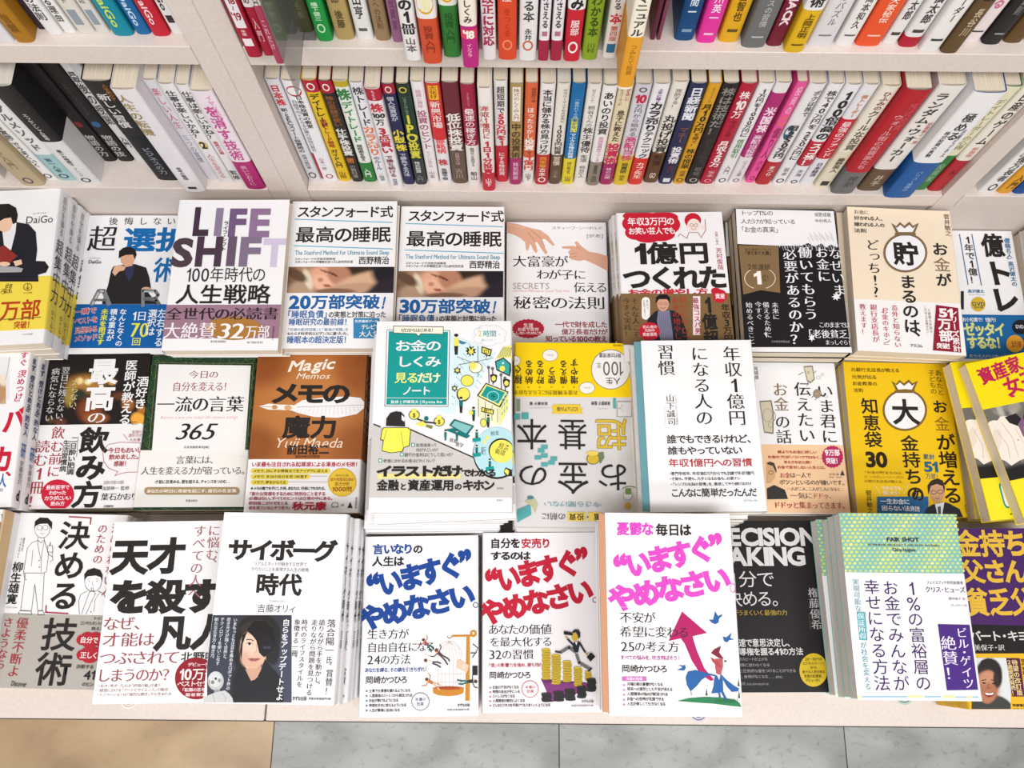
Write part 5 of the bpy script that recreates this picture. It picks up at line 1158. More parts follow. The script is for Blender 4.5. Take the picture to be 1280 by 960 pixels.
b = Book('irasuto', 'ececee', 'R', [('お金のしくみ見るだけノート', .1, .7, K2, 'b', .5)], 'large white magazine-style book with a teal title box and cartoon town', 'large teal-boxed money books', cream=False, thick=.0143).F(480, 390, 7.111)
TL, TD, YL = '14a5a0', '117c7c', 'e8e060'
# dotted map
b.poly([(600, 215), (660, 215), (860, 300), (1000, 360), (820, 650), (690, 740), (620, 900), (580, 910), (420, 850), (580, 840), (575, 165)], 'd3e8ee')
b.flat(True)
for i in range(190):
    x = 600 + (i * 7919 % 380); y = 215 + (i * 6151 % 660)
    if y < 215 + (x - 600) * .4 or y > 900 - (x - 600) * .95: continue
    b.rect(x, y, x + 5, y + 5, '6a8ca0')
b.flat(False)
b.poly([(24, 158), (588, 162), (572, 842), (4, 840)], '23474a'); b.poly([(28, 163), (582, 167), (567, 836), (10, 834)], 'ececee'); b.poly([(42, 172), (570, 176), (557, 826), (20, 824)], TL)
b.poly([(82, 122), (530, 130), (530, 200), (330, 196), (306, 222), (282, 196), (82, 190)], '3a4a48'); b.poly([(88, 128), (524, 136), (524, 194), (326, 190), (306, 214), (286, 190), (88, 184)], 'ececd8')
b.ht('ゼロからはじめる！', 150, 146, 460, 178, '3a3a36', 'b')
b.ht('お金の', 105, 252, 505, 348, 'ececec', 'b'); b.ht('しくみ', 118, 392, 500, 488, 'ececec', 'b'); b.ht('見るだけ', 92, 538, 498, 630, 'e4ea7a', 'b'); b.ht('だけ', 300, 538, 498, 630, 'e8f0b8', 'b'); b.ht('ノート', 165, 660, 415, 740, 'ececec', 'b')
b.line([(18, 764), (558, 766)], 4, 'ececec'); b.ht('監修 | 伊藤亮太 | Ryota Ito', 60, 785, 520, 812, 'e4f0f0', 'b')
for q in ((850, 180, 50, 40), (900, 150, 60, 32), (980, 150, 60, 34), (1040, 190, 50, 40), (1020, 245, 60, 34), (930, 270, 70, 34), (850, 240, 55, 40)): b.arc(q[0], q[1], q[2], q[3], 0, 360, 2.5, 'b8c4cc')
b.poly([(820, 190), (860, 150), (940, 130), (1030, 140), (1075, 190), (1060, 250), (1000, 275), (880, 280), (820, 240)], 'ececee')
b.ht('2', 835, 165, 872, 218, 'dcd48c', 'b'); b.ht('時間', 880, 165, 1000, 220, '4ab0b0', 'b'); b.ht('で', 1012, 192, 1036, 214, 'a8b0b0'); b.ht('身につく！', 862, 238, 1010, 262, '9ac0c4', 'r')
def fig(x, y, k, body, leg='2f2c2c', hair='2b2726'):
    b.ell(x, y, 20 * k, 22 * k, 'f0e4d4'); b.ell(x, y - 8 * k, 21 * k, 16 * k, hair); b.poly([(x - 24 * k, y + 22 * k), (x + 24 * k, y + 22 * k), (x + 22 * k, y + 100 * k), (x - 22 * k, y + 100 * k)], body); b.poly([(x - 20 * k, y + 98 * k), (x + 20 * k, y + 98 * k), (x + 14 * k, y + 185 * k), (x - 14 * k, y + 185 * k)], leg)
fig(642, 215, .9, YL); b.poly([(665, 250), (740, 275), (700, 290), (670, 280)], '4a8ab0')
b.star(772, 348, 50, .62, 9, '2b2726'); b.ht('¥', 750, 322, 798, 378, YL, 'k')
b.poly([(868, 305), (960, 335), (945, 400), (865, 365)], '2b2726'); b.poly([(878, 318), (948, 342), (936, 386), (874, 358)], YL); b.ht('123', 884, 334, 936, 370, '4a4020', 'b'); b.line([(905, 380), (915, 400)], 8, '2b2726')
b.poly([(990, 420), (1062, 310), (1140, 295), (1140, 410), (1064, 410)], 'e8e488')
for i in range(8): b.line([(1010 + i * 16, 410 - (i * 2)), (1060 + i * 12, 315)], 4, '5a5a30')
b.poly([(985, 440), (1062, 405), (1128, 462), (1130, 520), (1120, 575), (1000, 520)], '2b2726'); b.poly([(996, 446), (1062, 416), (1118, 468), (1112, 560), (1006, 510)], '3ab4ac'); b.ell(1052, 505, 24, 26, YL); b.ell(1058, 455, 10, 10, 'ececee')
b.line([(650, 400), (770, 445), (835, 440), (970, 410)], 5, '8a8c8c'); b.line([(835, 305), (835, 580)], 6, '8a8c8c'); b.line([(665, 470), (835, 440)], 6, '7a7c7c')
b.ell(815, 495, 60, 50, '6a6a58'); b.ell(815, 495, 54, 44, 'ececd0'); b.ell(790, 480, 30, 34, YL)
b.ell(740, 612, 58, 52, '5a5a40'); b.ell(740, 612, 53, 47, YL); b.star(652, 522, 36, .6, 6, '2b2726'); b.star(652, 520, 20, .6, 6, YL); b.star(628, 680, 32, .6, 6, '2b2726'); b.star(628, 680, 16, .6, 6, 'e8e8a0')
b.ell(705, 735, 60, 62, '2b2726'); b.ell(708, 730, 52, 54, YL); fig(685, 770, .7, TD)
for x, y in ((930, 495), (965, 505), (1040, 560), (1075, 590)): b.line([(x, y), (x + 4, y + 140)], 9, '6a6c70'); b.ell(x, y, 13, 15, '6a6c70')
for x, y in ((975, 592), (1088, 635)): b.poly([(x - 32, y - 32), (x, y - 40), (x + 32, y - 28), (x + 24, y + 25), (x, y + 42), (x - 24, y + 22)], '2b2726'); b.ell(x, y, 19, 24, YL)
b.poly([(826, 745), (905, 632), (1108, 712), (1030, 850)], '2b2726'); b.poly([(840, 744), (908, 642), (1094, 716), (1024, 838)], 'e8e488'); b.poly([(862, 742), (914, 656), (1076, 718), (1016, 818)], TL); b.arc(970, 752, 52, 44, 0, 360, 4, 'c8ece8'); b.ht('予', 950, 732, 990, 776, '155050', 'b')
b.poly([(826, 750), (1028, 852), (1028, 1010), (960, 990), (836, 930)], 'eceac0'); b.poly([(1032, 852), (1106, 725), (1104, 870), (1034, 1010)], 'e8e488')
for x in (840, 900, 960, 1010): b.line([(x, 770 + (x - 840) * .5), (x, 930 + (x - 840) * .3)], 5, '4a4a3a')
for i in range(3):
    for j in range(3): b.rect(1045 + i * 20, 770 + j * 60 - i * 25, 1056 + i * 20, 800 + j * 60 - i * 25, '9ac8c8')
b.poly([(868, 845), (980, 872), (972, 915), (862, 888)], '2b2726'); b.poly([(876, 854), (970, 878), (964, 906), (870, 882)], YL); b.ht('銀行', 885, 860, 955, 898, '4a4020', 'b')
b.F(460, 500, 6.4)
b.poly([(20, 195), (100, 225), (340, 240), (845, 465), (860, 520), (920, 560), (1160, 640), (1150, 782), (8, 782)], 'd3d0cd')
b.poly([(36, 215), (1160, 225), (1160, 230), (1160, 780), (10, 780)], 'd5d3d0') if False else None
b.line([(46, 196), (100, 216)], 9, '2b2726'); b.line([(340, 238), (845, 462)], 9, '2b2726')
b.ell(1030, 430, 190, 205, '2b2726'); b.ell(1032, 418, 186, 200, 'b4dce4'); b.ell(1066, 405, 102, 98, '2b2726'); b.ell(1070, 412, 96, 92, YL); b.ht('経済', 1045, 350, 1130, 400, '4a4020', 'm', rot=-20); b.ht('循環', 1015, 395, 1100, 440, '4a4020', 'm', rot=-20)
b.ht('税金', 980, 248, 1050, 285, '2c4a54', 'm', rot=8); b.ht('銀行', 905, 375, 945, 440, '2c4a54', 'm'); b.poly([(920, 350), (945, 300), (935, 295), (970, 285), (965, 320), (955, 308), (935, 355)], YL)
for x, y in ((870, 290), (870, 410), (975, 520)): fig(x, y - 40, .45, TD); b.poly([(x - 35, y + 20), (x + 30, y + 10), (x + 34, y + 40), (x - 30, y + 50)], TL)
b.poly([(1085, 580), (1100, 540), (1150, 560), (1155, 610), (1110, 615)], '2b2726'); b.poly([(1090, 575), (1105, 550), (1130, 570), (1120, 605)], YL)
b.poly([(145, 210), (148, 150), (180, 105), (225, 92), (265, 98), (290, 125), (298, 215)], '2f2b2b'); b.poly([(270, 120), (300, 150), (288, 175), (270, 160)], 'ececee')
b.poly([(125, 222), (320, 222), (345, 240), (335, 370), (290, 385), (280, 415), (180, 428), (110, 410), (120, 330), (98, 320), (110, 240)], '5a5a30'); b.poly([(130, 226), (316, 226), (338, 244), (328, 364), (284, 380), (272, 410), (182, 422), (116, 405), (128, 322), (106, 314), (116, 244)], 'ece658'); b.line([(265, 255), (285, 380)], 3, '6a6a38'); b.line([(150, 240), (128, 325)], 3, '6a6a38')
for x, y in ((370, 122), (570, 175)):
    b.ell(x, y, 44, 38, '1a4a48'); b.ell(x, y, 38, 32, YL); b.ell(x, y - 36, 20, 14, YL); b.ht('$', x - 12, y - 16, x + 12, y + 18, '4a4020', 'b')
b.line([(395, 155), (465, 180), (545, 188)], 11, '2b2726'); b.ell(467, 150, 18, 18, TD); b.poly([(380, 195), (440, 170), (470, 200), (430, 218)], YL); b.poly([(470, 200), (520, 210), (510, 235), (460, 215)], '8a8c50')
b.poly([(650, 205), (690, 155), (850, 210), (790, 290)], '1a6a6c'); b.poly([(668, 205), (696, 168), (832, 214), (784, 272)], '8acccc'); b.poly([(610, 240), (700, 225), (820, 290), (790, 310)], TD)
for x in (620, 712): fig(x, 250, .42, TD, TD)
b.ht('貿易', 650, 312, 720, 345, '3a3638', 'm', rot=-14); b.ht('黒字', 700, 345, 765, 380, '3a3638', 'm', rot=-14)
fig(845, 70, .55, TD); b.ell(825, 105, 16, 20, YL); fig(962, 130, .5, TD); b.ell(925, 185, 26, 34, '4a4a30'); b.ell(925, 185, 22, 29, YL)
b.ht('仮想通貨って', 384, 350, 552, 378, '4a4644'); b.ht('何がすごいの？', 384, 388, 578, 416, '4a4644'); b.ht('銀行の金利はどうして低いの？', 292, 425, 695, 456, '4a4644'); b.ht('老後にかかるお金はどれくらい？', 122, 474, 552, 504, '4a4644')
for x, y in ((362, 362), (272, 438), (100, 487)): b.rect(x - 14, y - 15, x + 14, y + 15, '3a8a90'); b.rect(x - 9, y - 10, x + 9, y + 10, 'd4e4e4')
b.rect(76, 590, 745, 632, 'e8d890')
b.ht('イラストだけ', 78, 528, 748, 614, K2, 'h'); b.ht('でわかる', 750, 556, 1025, 615, K2, 'k')
b.ht('金融', 72, 642, 250, 726, K2, 'k'); b.ht('と', 258, 668, 308, 722, K2, 'k'); b.ht('資産運用', 318, 642, 690, 726, K2, 'k'); b.ht('の', 695, 668, 750, 722, K2, 'k'); b.ht('キホン', 762, 642, 1010, 726, K2, 'k')
b.ht('宝島社', 1030, 702, 1086, 716, '6a6866'); b.ht('宝島社', 1028, 798, 1082, 812, '6a6866')
b.jit = {1: (.0005, -.0075, .038), 2: (-.006, -.0068, .012), 3: (-.010, -.0065, .004), 4: (-.0135, -.010, .0), 5: (-.0155, -.0112, .010), 6: (-.0165, -.0118, .004), 7: (-.017, -.0125, 0), 8: (-.017, -.012, 0), 9: (-.0165, -.0125, 0)}
b.done()

b = Book('kihon', 'dad8d8', 'L', [('お金の超基本', .2, .8, 'dcb83c', 'b', .6)], 'upside-down lying grey and yellow book with thin black title beside a teal coin sketch', 'upside-down grey and yellow books', cream=False, thick=.0194).F(600, 400, 3.427)
b.band(60, 330, 'efcc04')
def U(s_, x0, y0, x1, y1, c, w='r'): b.ht(s_, x0, y0, x1, y1, c, w, rot=180)
def UV(s_, x0, y0, x1, y1, c, w='r'): b.vt(s_, x0, y0, x1, y1, c, w, rot=180)
b.ell(560, 212, 84, 86, '8a8888'); b.ell(560, 212, 81, 83, 'e6e4e4'); U('100', 524, 178, 616, 242, '6a6866', 'l'); U('年', 498, 180, 520, 208, '6a6866'); U('人生', 538, 248, 602, 276, '4a4846', 'b'); U('時代の新常識', 510, 142, 604, 162, '4a4846', 'b'); U('お金の教科書', 570, 106, 630, 114, '7a6410')
for (x, s_, ya) in ((164, '稼ぐ', 190), (210, '納める', 172), (258, '貯める', 172), (308, '使う', 200), (358, '備える', 172), (404, '増やす', 165)):
    UV(s_, x - 16, ya, x + 16, 276, '3a3424', 'b'); b.ell(x - 2, 288, 2.5, 2.5, '3a3424')
U('お金を機能別にとらえなおす', 145, 302, 418, 322, '6a5a20', 'r')
for q in ((300, 152, 34, 26), (458, 292, 34, 26), (150, 175, 24, 22)): b.ell(*q, 'a09468'); b.ell(q[0], q[1], q[2] - 2, q[3] - 2, 'e8e6de'); U('きほん', q[0] - 16, q[1] - 5, q[0] + 16, q[1] + 4, 'a09468')
b.poly([(318, 362), (430, 362), (430, 378), (442, 378), (434, 390), (442, 402), (318, 402), (306, 402), (314, 390), (306, 372)], 'e2c23c'); U('ビジュアル版', 328, 374, 420, 392, '5a4a1c', 'b')
U('泉美智子 監修', 476, 350, 558, 366, '4a4846', 'b'); U('坂本綾子 著', 212, 352, 290, 366, '4a4846', 'b'); U('ファイナンシャル・プランナー', 500, 378, 548, 384, '8a8886'); U('フィナンシャルプランナー', 210, 374, 300, 380, '8a8886')
U('本', 152, 425, 292, 555, K2, 'l'); U('基', 330, 425, 462, 555, K2, 'l')
b.ht('超', 492, 425, 632, 555, 'a8902c', 'b', rot=180); b.ht('超', 492, 425, 632, 555, 'dedada', 'l', rot=180); b.ht('超', 492, 425, 632, 555, 'd8b838', 'l', rot=180)
U('の', 165, 618, 288, 722, K2, 'r'); U('金', 328, 608, 470, 745, K2, 'r'); U('お', 510, 612, 632, 735, K2, 'r')
U('今さら聞けない', 274, 778, 520, 802, '7ab0b8', 'r')
b.rect(460, 824, 520, 862, 'e4cc60'); b.rect(374, 824, 450, 862, 'e4cc60'); U('貯蓄', 486, 830, 545, 858, '4a3c14', 'b'); U('・', 452, 832, 470, 856, '4a3c14', 'b'); U('投資', 380, 830, 446, 858, '4a3c14', 'b'); U('の前に', 264, 828, 366, 858, '4a4846', 'r')
TT = '5cb4b4'
b.rect(146, 402, 172, 428, TT); b.rect(178, 398, 208, 426, TT); b.rect(156, 340, 172, 392, '8a9c80'); b.rect(586, 350, 650, 416, 'a8a6a4'); b.rect(589, 353, 647, 413, 'dcdada'); b.rect(570, 336, 582, 380, TT); U('レシート', 592, 358, 612, 400, '8a8886')
for (x, y) in ((276, 545), (276, 620), (248, 590), (316, 595), (276, 582), (262, 560), (306, 612)): b.rect(x - 14, y - 9, x + 14, y + 9, TT)
b.ell(484, 596, 28, 24, '6a5a28'); b.ell(484, 596, 25, 21, 'd8b838'); b.ell(482, 572, 28, 10, 'e4cc60'); b.poly([(505, 570), (528, 566), (532, 590), (515, 618), (508, 600)], '7a8a68'); 
b.poly([(158, 815), (216, 790), (220, 835), (160, 868)], TT); b.poly([(190, 778), (230, 760), (248, 790), (236, 828), (224, 800)], 'c8c89c'); b.ell(216, 762, 14, 8, '5a8a90')
b.ell(632, 752, 20, 22, 'c8c6c4'); b.ell(632, 752, 16, 18, 'e4e2e2'); b.rect(622, 722, 646, 748, '7a9a50'); b.ell(633, 797, 14, 14, 'd8a838'); b.arc(640, 726, 30, 12, 180, 360, 3, '7a7866')
b.rect(606, 866, 622, 880, 'd8a838') if False else None
b.jit = {1: (.001, -.002, .008)}
b.done()

b = Book('shu', PALE, 'R', [('習慣', .1, .3, K2, 'm', .6)], 'white paperback with thin black upright title and a teal endpaper showing', 'white teal-endpaper paperbacks', cream=True, thick=.0194).F(620, 400, 3.556)
b.vt('習慣', 720, 106, 792, 248, K2, 'm'); b.vt('になる人の', 868, 112, 962, 468, K2, 'm'); b.vt('年収1億円', 1008, 112, 1110, 468, K2, 'm')
b.vt('山下誠司', 756, 330, 798, 468, '3a3638', 'm'); b.vt('アースホールディングス取締役', 796, 332, 808, 466, '8a8688'); b.vt('Seiji Yamashita', 746, 388, 756, 466, '8a8688')
b.ht('誰でもできるけれど、', 758, 510, 1140, 548, K2, 'b'); b.ht('誰もやっていない', 762, 562, 1094, 598, K2, 'b'); b.ht('年収1億円への習慣', 766, 616, 1140, 652, 'c03440', 'b')
b.ht('・専門学校卒、年収180万円からでも31歳で年収1億円', 768, 674, 1148, 690, '3a3638', 'b'); b.ht('・才能も、学歴も、元手となるお金も、必要ナシ', 770, 698, 1086, 712, '3a3638', 'b'); b.ht('・「シンプルな36の習慣」を、徹底してやり続けるだけ', 774, 722, 1136, 736, '3a3638', 'b')
b.ht('こんなに簡単だったんだ', 778, 748, 1158, 786, '3a3638', 'b'); b.ht('ダイヤモンド社', 1102, 798, 1162, 808, '6a6668')
b.slips = [(-.026, .006, 'dcdad8', '8a8a8a')]
b.extra = [('endpaper', (-b.w / 2 - .0075, -b.w / 2 + .001, -b.h / 2 + .001, b.h / 2 - .001, b.t - .0022, b.t - .0008), '6fa6b2')]
b.jit = {1: (-.009, .0005, 0), 2: (-.010, -.003, .002), 3: (-.0095, -.004, .002), 4: (-.010, -.004, 0), 5: (-.010, -.004, 0), 6: (-.010, -.005, 0)}
b.done()

b = Book('kimini', PALE, 'R', [('いま君に伝えたいお金の話', .1, .8, K2, 'm', .5)], 'white paperback with drawn banknote creatures over a peach band', 'white peach-banded paperbacks', thick=.016).F(940, 440, 4.362)
b.band(505, 878, 'eac49c')
b.vt('お金', 118, 165, 195, 325, '8a6f4c', 'm'); b.vt('の話', 130, 340, 210, 502, K2, 'm'); b.vt('伝えたい', 238, 160, 335, 495, K2, 'm'); b.vt('いま君に', 360, 172, 460, 500, K2, 'm'); b.vt('見城徹', 12, 80, 34, 150, '5a5658')
b.poly([(280, 78), (330, 75), (342, 150), (318, 172), (300, 160), (290, 120)], '8a8474'); b.poly([(284, 84), (326, 82), (336, 146), (318, 164), (302, 152), (294, 118)], 'd8d0b8'); b.line([(280, 110), (252, 126)], 3, '6a6458'); b.line([(335, 118), (350, 104)], 3, '6a6458'); b.line([(305, 165), (300, 185)], 3, '6a6458'); b.arc(306, 112, 5, 6, 0, 360, 2, '5a5448')
b.ell(355, 228, 22, 24, '6a5a4c'); b.ell(355, 228, 19, 21, 'b8a48c'); b.arc(355, 228, 12, 13, 0, 360, 2, '6a5a4c'); b.line([(335, 238), (325, 250)], 3, '6a5a4c'); b.line([(352, 250), (345, 262)], 3, '6a5a4c'); b.arc(362, 140, 11, 9, 0, 360, 1.6, '9a9890'); b.arc(384, 124, 8, 6, 0, 360, 1.6, '9a9890'); b.arc(403, 243, 8, 7, 0, 360, 1.6, '9a9890')
b.poly([(40, 268), (106, 264), (118, 330), (116, 448), (66, 440)], '7a7464'); b.poly([(44, 274), (100, 270), (112, 332), (110, 440), (68, 434)], 'd4ccb4'); b.arc(84, 345, 26, 36, 0, 360, 2.5, '8a8470'); b.arc(100, 398, 12, 16, 0, 360, 2, '8a8470'); b.arc(118, 352, 9, 24, -90, 90, 2.5, '7a7464')
b.star(438, 572, 60, .92, 20, 'c22c62', 62); b.ht('9万部', 396, 532, 478, 566, 'f4e4ea', 'k'); b.ht('突破！', 402, 578, 482, 610, 'f4e4ea', 'k')
b.ht('誰よりもお金に詳しい', 138, 538, 352, 554, 'b83a3c', 'b'); b.ht('お金のプロがノウハウではなく、', 86, 566, 380, 582, 'b83a3c', 'b'); b.ht('考え方を初公開！', 172, 594, 334, 610, 'b83a3c', 'b'); b.ht('お金で苦労しない人生とは。', 138, 622, 402, 638, 'b83a3c', 'b')
b.poly([(78, 604), (100, 598), (122, 610), (132, 650), (122, 690), (100, 716), (80, 716)], 'd8ac80'); b.poly([(80, 606), (96, 598), (120, 606), (132, 640), (134, 660), (126, 650), (112, 622), (84, 614)], '4a4440'); b.arc(102, 658, 12, 10, 0, 360, 2.5, '2b2726'); b.poly([(80, 745), (120, 726), (178, 752), (196, 802), (82, 804)], '3a3836')
b.ht('お金', 152, 658, 208, 688, 'b83a3c', 'm'); b.ht('は一人で', 208, 658, 322, 688, '4a4038', 'm'); b.ht('ポツンといるのが嫌いです。', 150, 698, 508, 726, '4a4038', 'm'); b.ht('一人が二人、二人が三人になると…', 190, 738, 502, 758, '4a4038', 'm'); b.ht('一気に', 205, 768, 328, 800, '4a4038', 'm'); b.ht('ドドッ、', 330, 768, 436, 800, 'b83a3c', 'm')
b.ht('ドドッ', 118, 818, 220, 852, 'b8283c', 'M'); b.ht('と集まってきます。', 222, 818, 512, 856, 'b83a3c', 'm'); b.ht('幻冬舎', 420, 662, 474, 674, '6a5a48'); b.poly([(480, 674), (492, 645), (504, 674)], '4a4038'); b.ht('定価（本体）', 418, 680, 500, 688, '7a6a58')
b.done()

b = Book('dai', 'e6bd14', 'R', [('お金が増える', .1, .6, K2, 'b', .5)], 'golden yellow paperback with white money bag holding one large character', 'golden yellow money-bag paperbacks', thick=.0153).F(930, 430, 3.657)
b.zc = .0001
for y, s_, x0, x1 in ((110, '元銀行支店長が教える', 488, 710), (142, '元気が出る', 492, 606), (172, 'お金教育の', 496, 608), (202, '法則', 500, 545)): b.ht(s_, x0, y, x1, y + 18, '5a3e14', 'b')
bag(b, 735, 302, 102, 96, 168, '8a6a34', 'ecebec')
b.ht('大', 675, 255, 800, 365, K2, 'k')
b.vt('知恵袋', 545, 245, 620, 475, '33240e', 'b'); b.ht('30', 556, 492, 655, 562, '2b2010', 'k'); b.vt('金持ちの', 725, 415, 815, 720, '33240e', 'b')
b.vt('子どもの', 842, 118, 880, 230, '5a3e14', 'r'); b.vt('あなたと', 876, 118, 910, 235, '5a3e14', 'r'); b.vt('お', 862, 256, 928, 318, '33240e', 'b'); b.vt('金', 872, 330, 936, 400, '9a6c1c', 'r'); b.vt('が増える', 890, 408, 985, 730, '33240e', 'b')
b.ht('累計', 818, 504, 872, 528, '3a6a80', 'b'); b.ht('51', 822, 538, 886, 584, '2a6a90', 'k'); b.ht('万部！', 830, 592, 900, 618, '3a6a80', 'r')
for y, s_ in ((582, '「お金が貯まるのは、'), (602, 'どっち!?」シリーズの'), (622, '元銀行支店長が教える。')): b.ht(s_, 548, y, 730, y + 13, 'b07a20' if y == 602 else '8a6418')
b.ht('今からでも', 626, 650, 718, 668, 'e8e0c8', 'b'); b.ht('間に合う！', 632, 672, 718, 690, 'e8e0c8', 'b'); b.line([(594, 640), (625, 690)], 3, 'e8dc90'); b.line([(752, 640), (730, 685)], 3, 'e8dc90')
b.rect(608, 698, 842, 780, '2a70a8'); b.ht('一生お金に', 622, 708, 755, 732, 'eef2f6', 'b'); b.ht('困らない法則!!', 628, 740, 802, 764, 'eef2f6', 'b')
b.poly([(818, 800), (832, 752), (860, 735), (905, 722), (935, 728), (985, 755), (1002, 802)], '2c2e34'); b.poly([(872, 732), (915, 722), (905, 780), (885, 790)], 'e4e6ea'); b.poly([(884, 745), (898, 742), (900, 790), (888, 795)], '4a5a6a')
b.ell(882, 676, 34, 48, 'd0a07c'); b.poly([(842, 690), (838, 648), (855, 625), (885, 615), (908, 625), (918, 655), (914, 685), (908, 650), (880, 640), (852, 650)], '3a2c26'); b.arc(866, 678, 12, 9, 0, 360, 2.4, '2b2726'); b.arc(896, 676, 12, 9, 0, 360, 2.4, '2b2726'); b.arc(882, 700, 10, 7, 20, 160, 2.4, 'a05040')
b.vt('菅井敏之', 556, 668, 590, 775, '4a3410'); b.vt('集英社', 1008, 735, 1018, 775, '8a6418')
b.vt('の', 765, 660, 822, 722, '33240e', 'b')
b.done()
def shisan(key, desc, short, art):
    b = Book(key, 'ecd60e', 'R', [('資産家女子', .1, .6, 'c02060', 'k', .6)], desc, short, thick=.0165).F(1160, 440, 4.364)
    # cover drawn in the book's own frame: u from left 0..1, v from top 0..1
    w, h = b.w, b.h
    def loc(x, y, o=b): return (-w / 2 + x * w, h / 2 - y * h)
    b.loc = loc; b.sc = .01
    b.photo(0, .30, 1, .745, 60, 40, '77736e', [(.15 + .27 * (i * 7 % 5) / 2, .32 + .09 * (i * 3 % 6), .06, .03, i * 40, .9, ('a8a398', '4a4645', 'c4c0b4')[i % 3]) for i in range(26)] + [(.12, .71, .35, .05, 0, .6, '1c1a1c'), (.6, .72, .4, .035, 0, .6, '1c1a1c'), (.85, .33, .2, .05, -10, .8, 'b0aca0')])
    b.ell(.05, .50, .14, .125, 'eadfd3'); b.ell(.22, .49, .14, .11, 'eadfd3'); b.poly([(0, .60), (0, .44), (0.056, .40), (0.134, .36), (0.224, .37), (0.308, .40), (0.347, .47), (0.336, .58), (0.258, .63), (0.157, .64), (0.0672, .66)], 'eadfd3')
    b.poly([(0, .46), (0.0448, .42), (0.0896, .44), (0.056, .52), (0, .56)], 'e2d5c8'); b.poly([(0.168, .37), (0.28, .36), (0.314, .41), (0.258, .44), (0.19, .41)], '2a242a')
    b.line_u([(0.123, .40), (0.168, .50), (0.157, .62)], .006, 'cfc2b6'); b.line_u([(0.056, .44), (0.101, .54), (0.0784, .62)], .006, 'cfc2b6'); b.line_u([(0.224, .45), (0.246, .54)], .005, 'cfc2b6'); b.ell(.21, .52, .006, .006, 'b8a89c')
    b.poly([(0.258, .43), (0.325, .39), (0.347, .44), (0.291, .48), (0.336, .53), (0.302, .56), (0.263, .50)], '8a6484'); b.ell(.305, .465, .012, .016, 'a884a0')
    b.poly([(0.325, .40), (0.37, .34), (0.448, .31), (0.532, .33), (0.56, .38), (0.56, .60), (0.504, .62), (0.47, .56), (0.392, .50)], '241c1c')
    b.poly([(0.347, .43), (0.381, .37), (0.448, .36), (0.493, .41), (0.493, .48), (0.448, .53), (0.392, .52), (0.353, .48)], 'e8c0a8'); b.poly([(0.37, .38), (0.437, .335), (0.504, .38), (0.493, .43), (0.448, .39), (0.392, .40)], '2a201e')
    b.line_u([(0.392, .425), (0.417, .415)], .007, '2a1e1c'); b.line_u([(0.442, .425), (0.465, .435)], .007, '2a1e1c'); b.line_u([(0.423, .44), (0.42, .465)], .004, 'c89078'); b.line_u([(0.412, .49), (0.431, .495)], .008, 'b84a54')
    b.poly([(0.437, .56), (0.504, .54), (0.56, .57), (0.56, .66), (0.504, .67), (0.448, .62)], 'e6baa0'); b.line_u([(0.448, .58), (0.515, .60)], .004, 'c89880')
    b.band_local(.745, 1.0, 'e6da1c') if False else None
    b.ht('資産家', .07, .03, .50, .13, 'c81c58', 'k', rot=9); b.ht('女子', .26, .125, .60, .235, 'c81c58', 'k', rot=9); b.ht('になる', .62, .06, .95, .16, 'c81c58', 'k', rot=9); b.ht('・', .27, .235, .35, .275, 'c81c58', 'k')
    b.zc = .0005
    b.rect(0, .745, 1, 1, 'e9dc28')
    b.rr(.15, .775, .95, .935, .03, '2a9a9a'); b.rr(.165, .785, .935, .925, .025, 'ecebec')
    b.ht('#1億円貯めた', .20, .795, .80, .835, '3a3432', 'b'); b.rect(.24, .85, .34, .885, 'b03058'); b.poly([(.26, .88), (.33, .855), (.33, .88)], 'e8d8dc'); b.ht('をめざせ', .40, .85, .85, .89, '3a3432', 'b'); b.ht('を', .30, .895, .38, .92, '3a3432', 'b')
    b.poly([(.18, .975), (.22, .945), (.26, .975)], '3a3018'); b.ht('幻冬舎', .30, .95, .48, .972, '5a5018')
    b.done()
shisan('shisan0', 'yellow and black paperback lying straight beneath the two tilted pink-titled ones', 'yellow pink-titled paperbacks lying straight', True)
shisan('shisan2', 'yellow pink-titled paperback, slightly tilted, second of the leaning pair', 'x', True)
shisan('shisan1', 'yellow pink-titled paperback, strongly tilted, uppermost of the leaning pair', 'x', True)

# --- front row ------------------------------------------------------------------
b = Book('sliver', PALE, 'R', [], 'white paperback with a gold block cut off by the frame, in the front corner', 'white gold-block paperbacks', thick=.0199).F(0, 620, 3.4286)
b.ht('す', 2, 76, 24, 98, K2, 'b'); b.poly([(-220, 120), (36, 112), (30, 190), (6, 250), (-4, 400), (-240, 400)], 'b08a2c'); b.rect(58, 60, 78, 66, 'c8b080')
b.extra = [('endpaper', (b.w / 2 + .0003, b.w / 2 + .0016, -b.h / 2 + .001, b.h / 2 - .001, .001, b.t - .001), 'd9b98a')]
b.done()

b = Book('kimeru', PALE, 'R', [('決める技術', .1, .6, K2, 'b', .6)], 'white paperback with line-drawn men, red brackets and a grey band', 'white and grey line-drawing paperbacks', thick=.0149).F(0, 640, 4)
b.band(512, 888, 'c2bdb6')
LN = '4a4648'
b.ell(212, 82, 40, 42, 'ececee'); b.arc(212, 86, 38, 44, 0, 360, 2, LN); b.poly([(172, 82), (176, 46), (200, 28), (240, 30), (262, 52), (260, 88), (250, 72), (238, 58), (200, 60), (182, 68)], K2)
b.arc(198, 78, 13, 12, 0, 360, 2, LN); b.arc(228, 78, 13, 12, 0, 360, 2, LN); b.line([(211, 78), (215, 78)], 2, LN); b.arc(212, 104, 9, 5, 10, 170, 2, LN); b.line([(212, 84), (208, 94), (213, 96)], 1.6, LN)
b.line([(190, 128), (190, 142), (160, 155), (138, 180), (118, 305), (215, 306), (232, 300), (244, 210), (228, 160), (222, 140), (222, 128)], 2, LN)
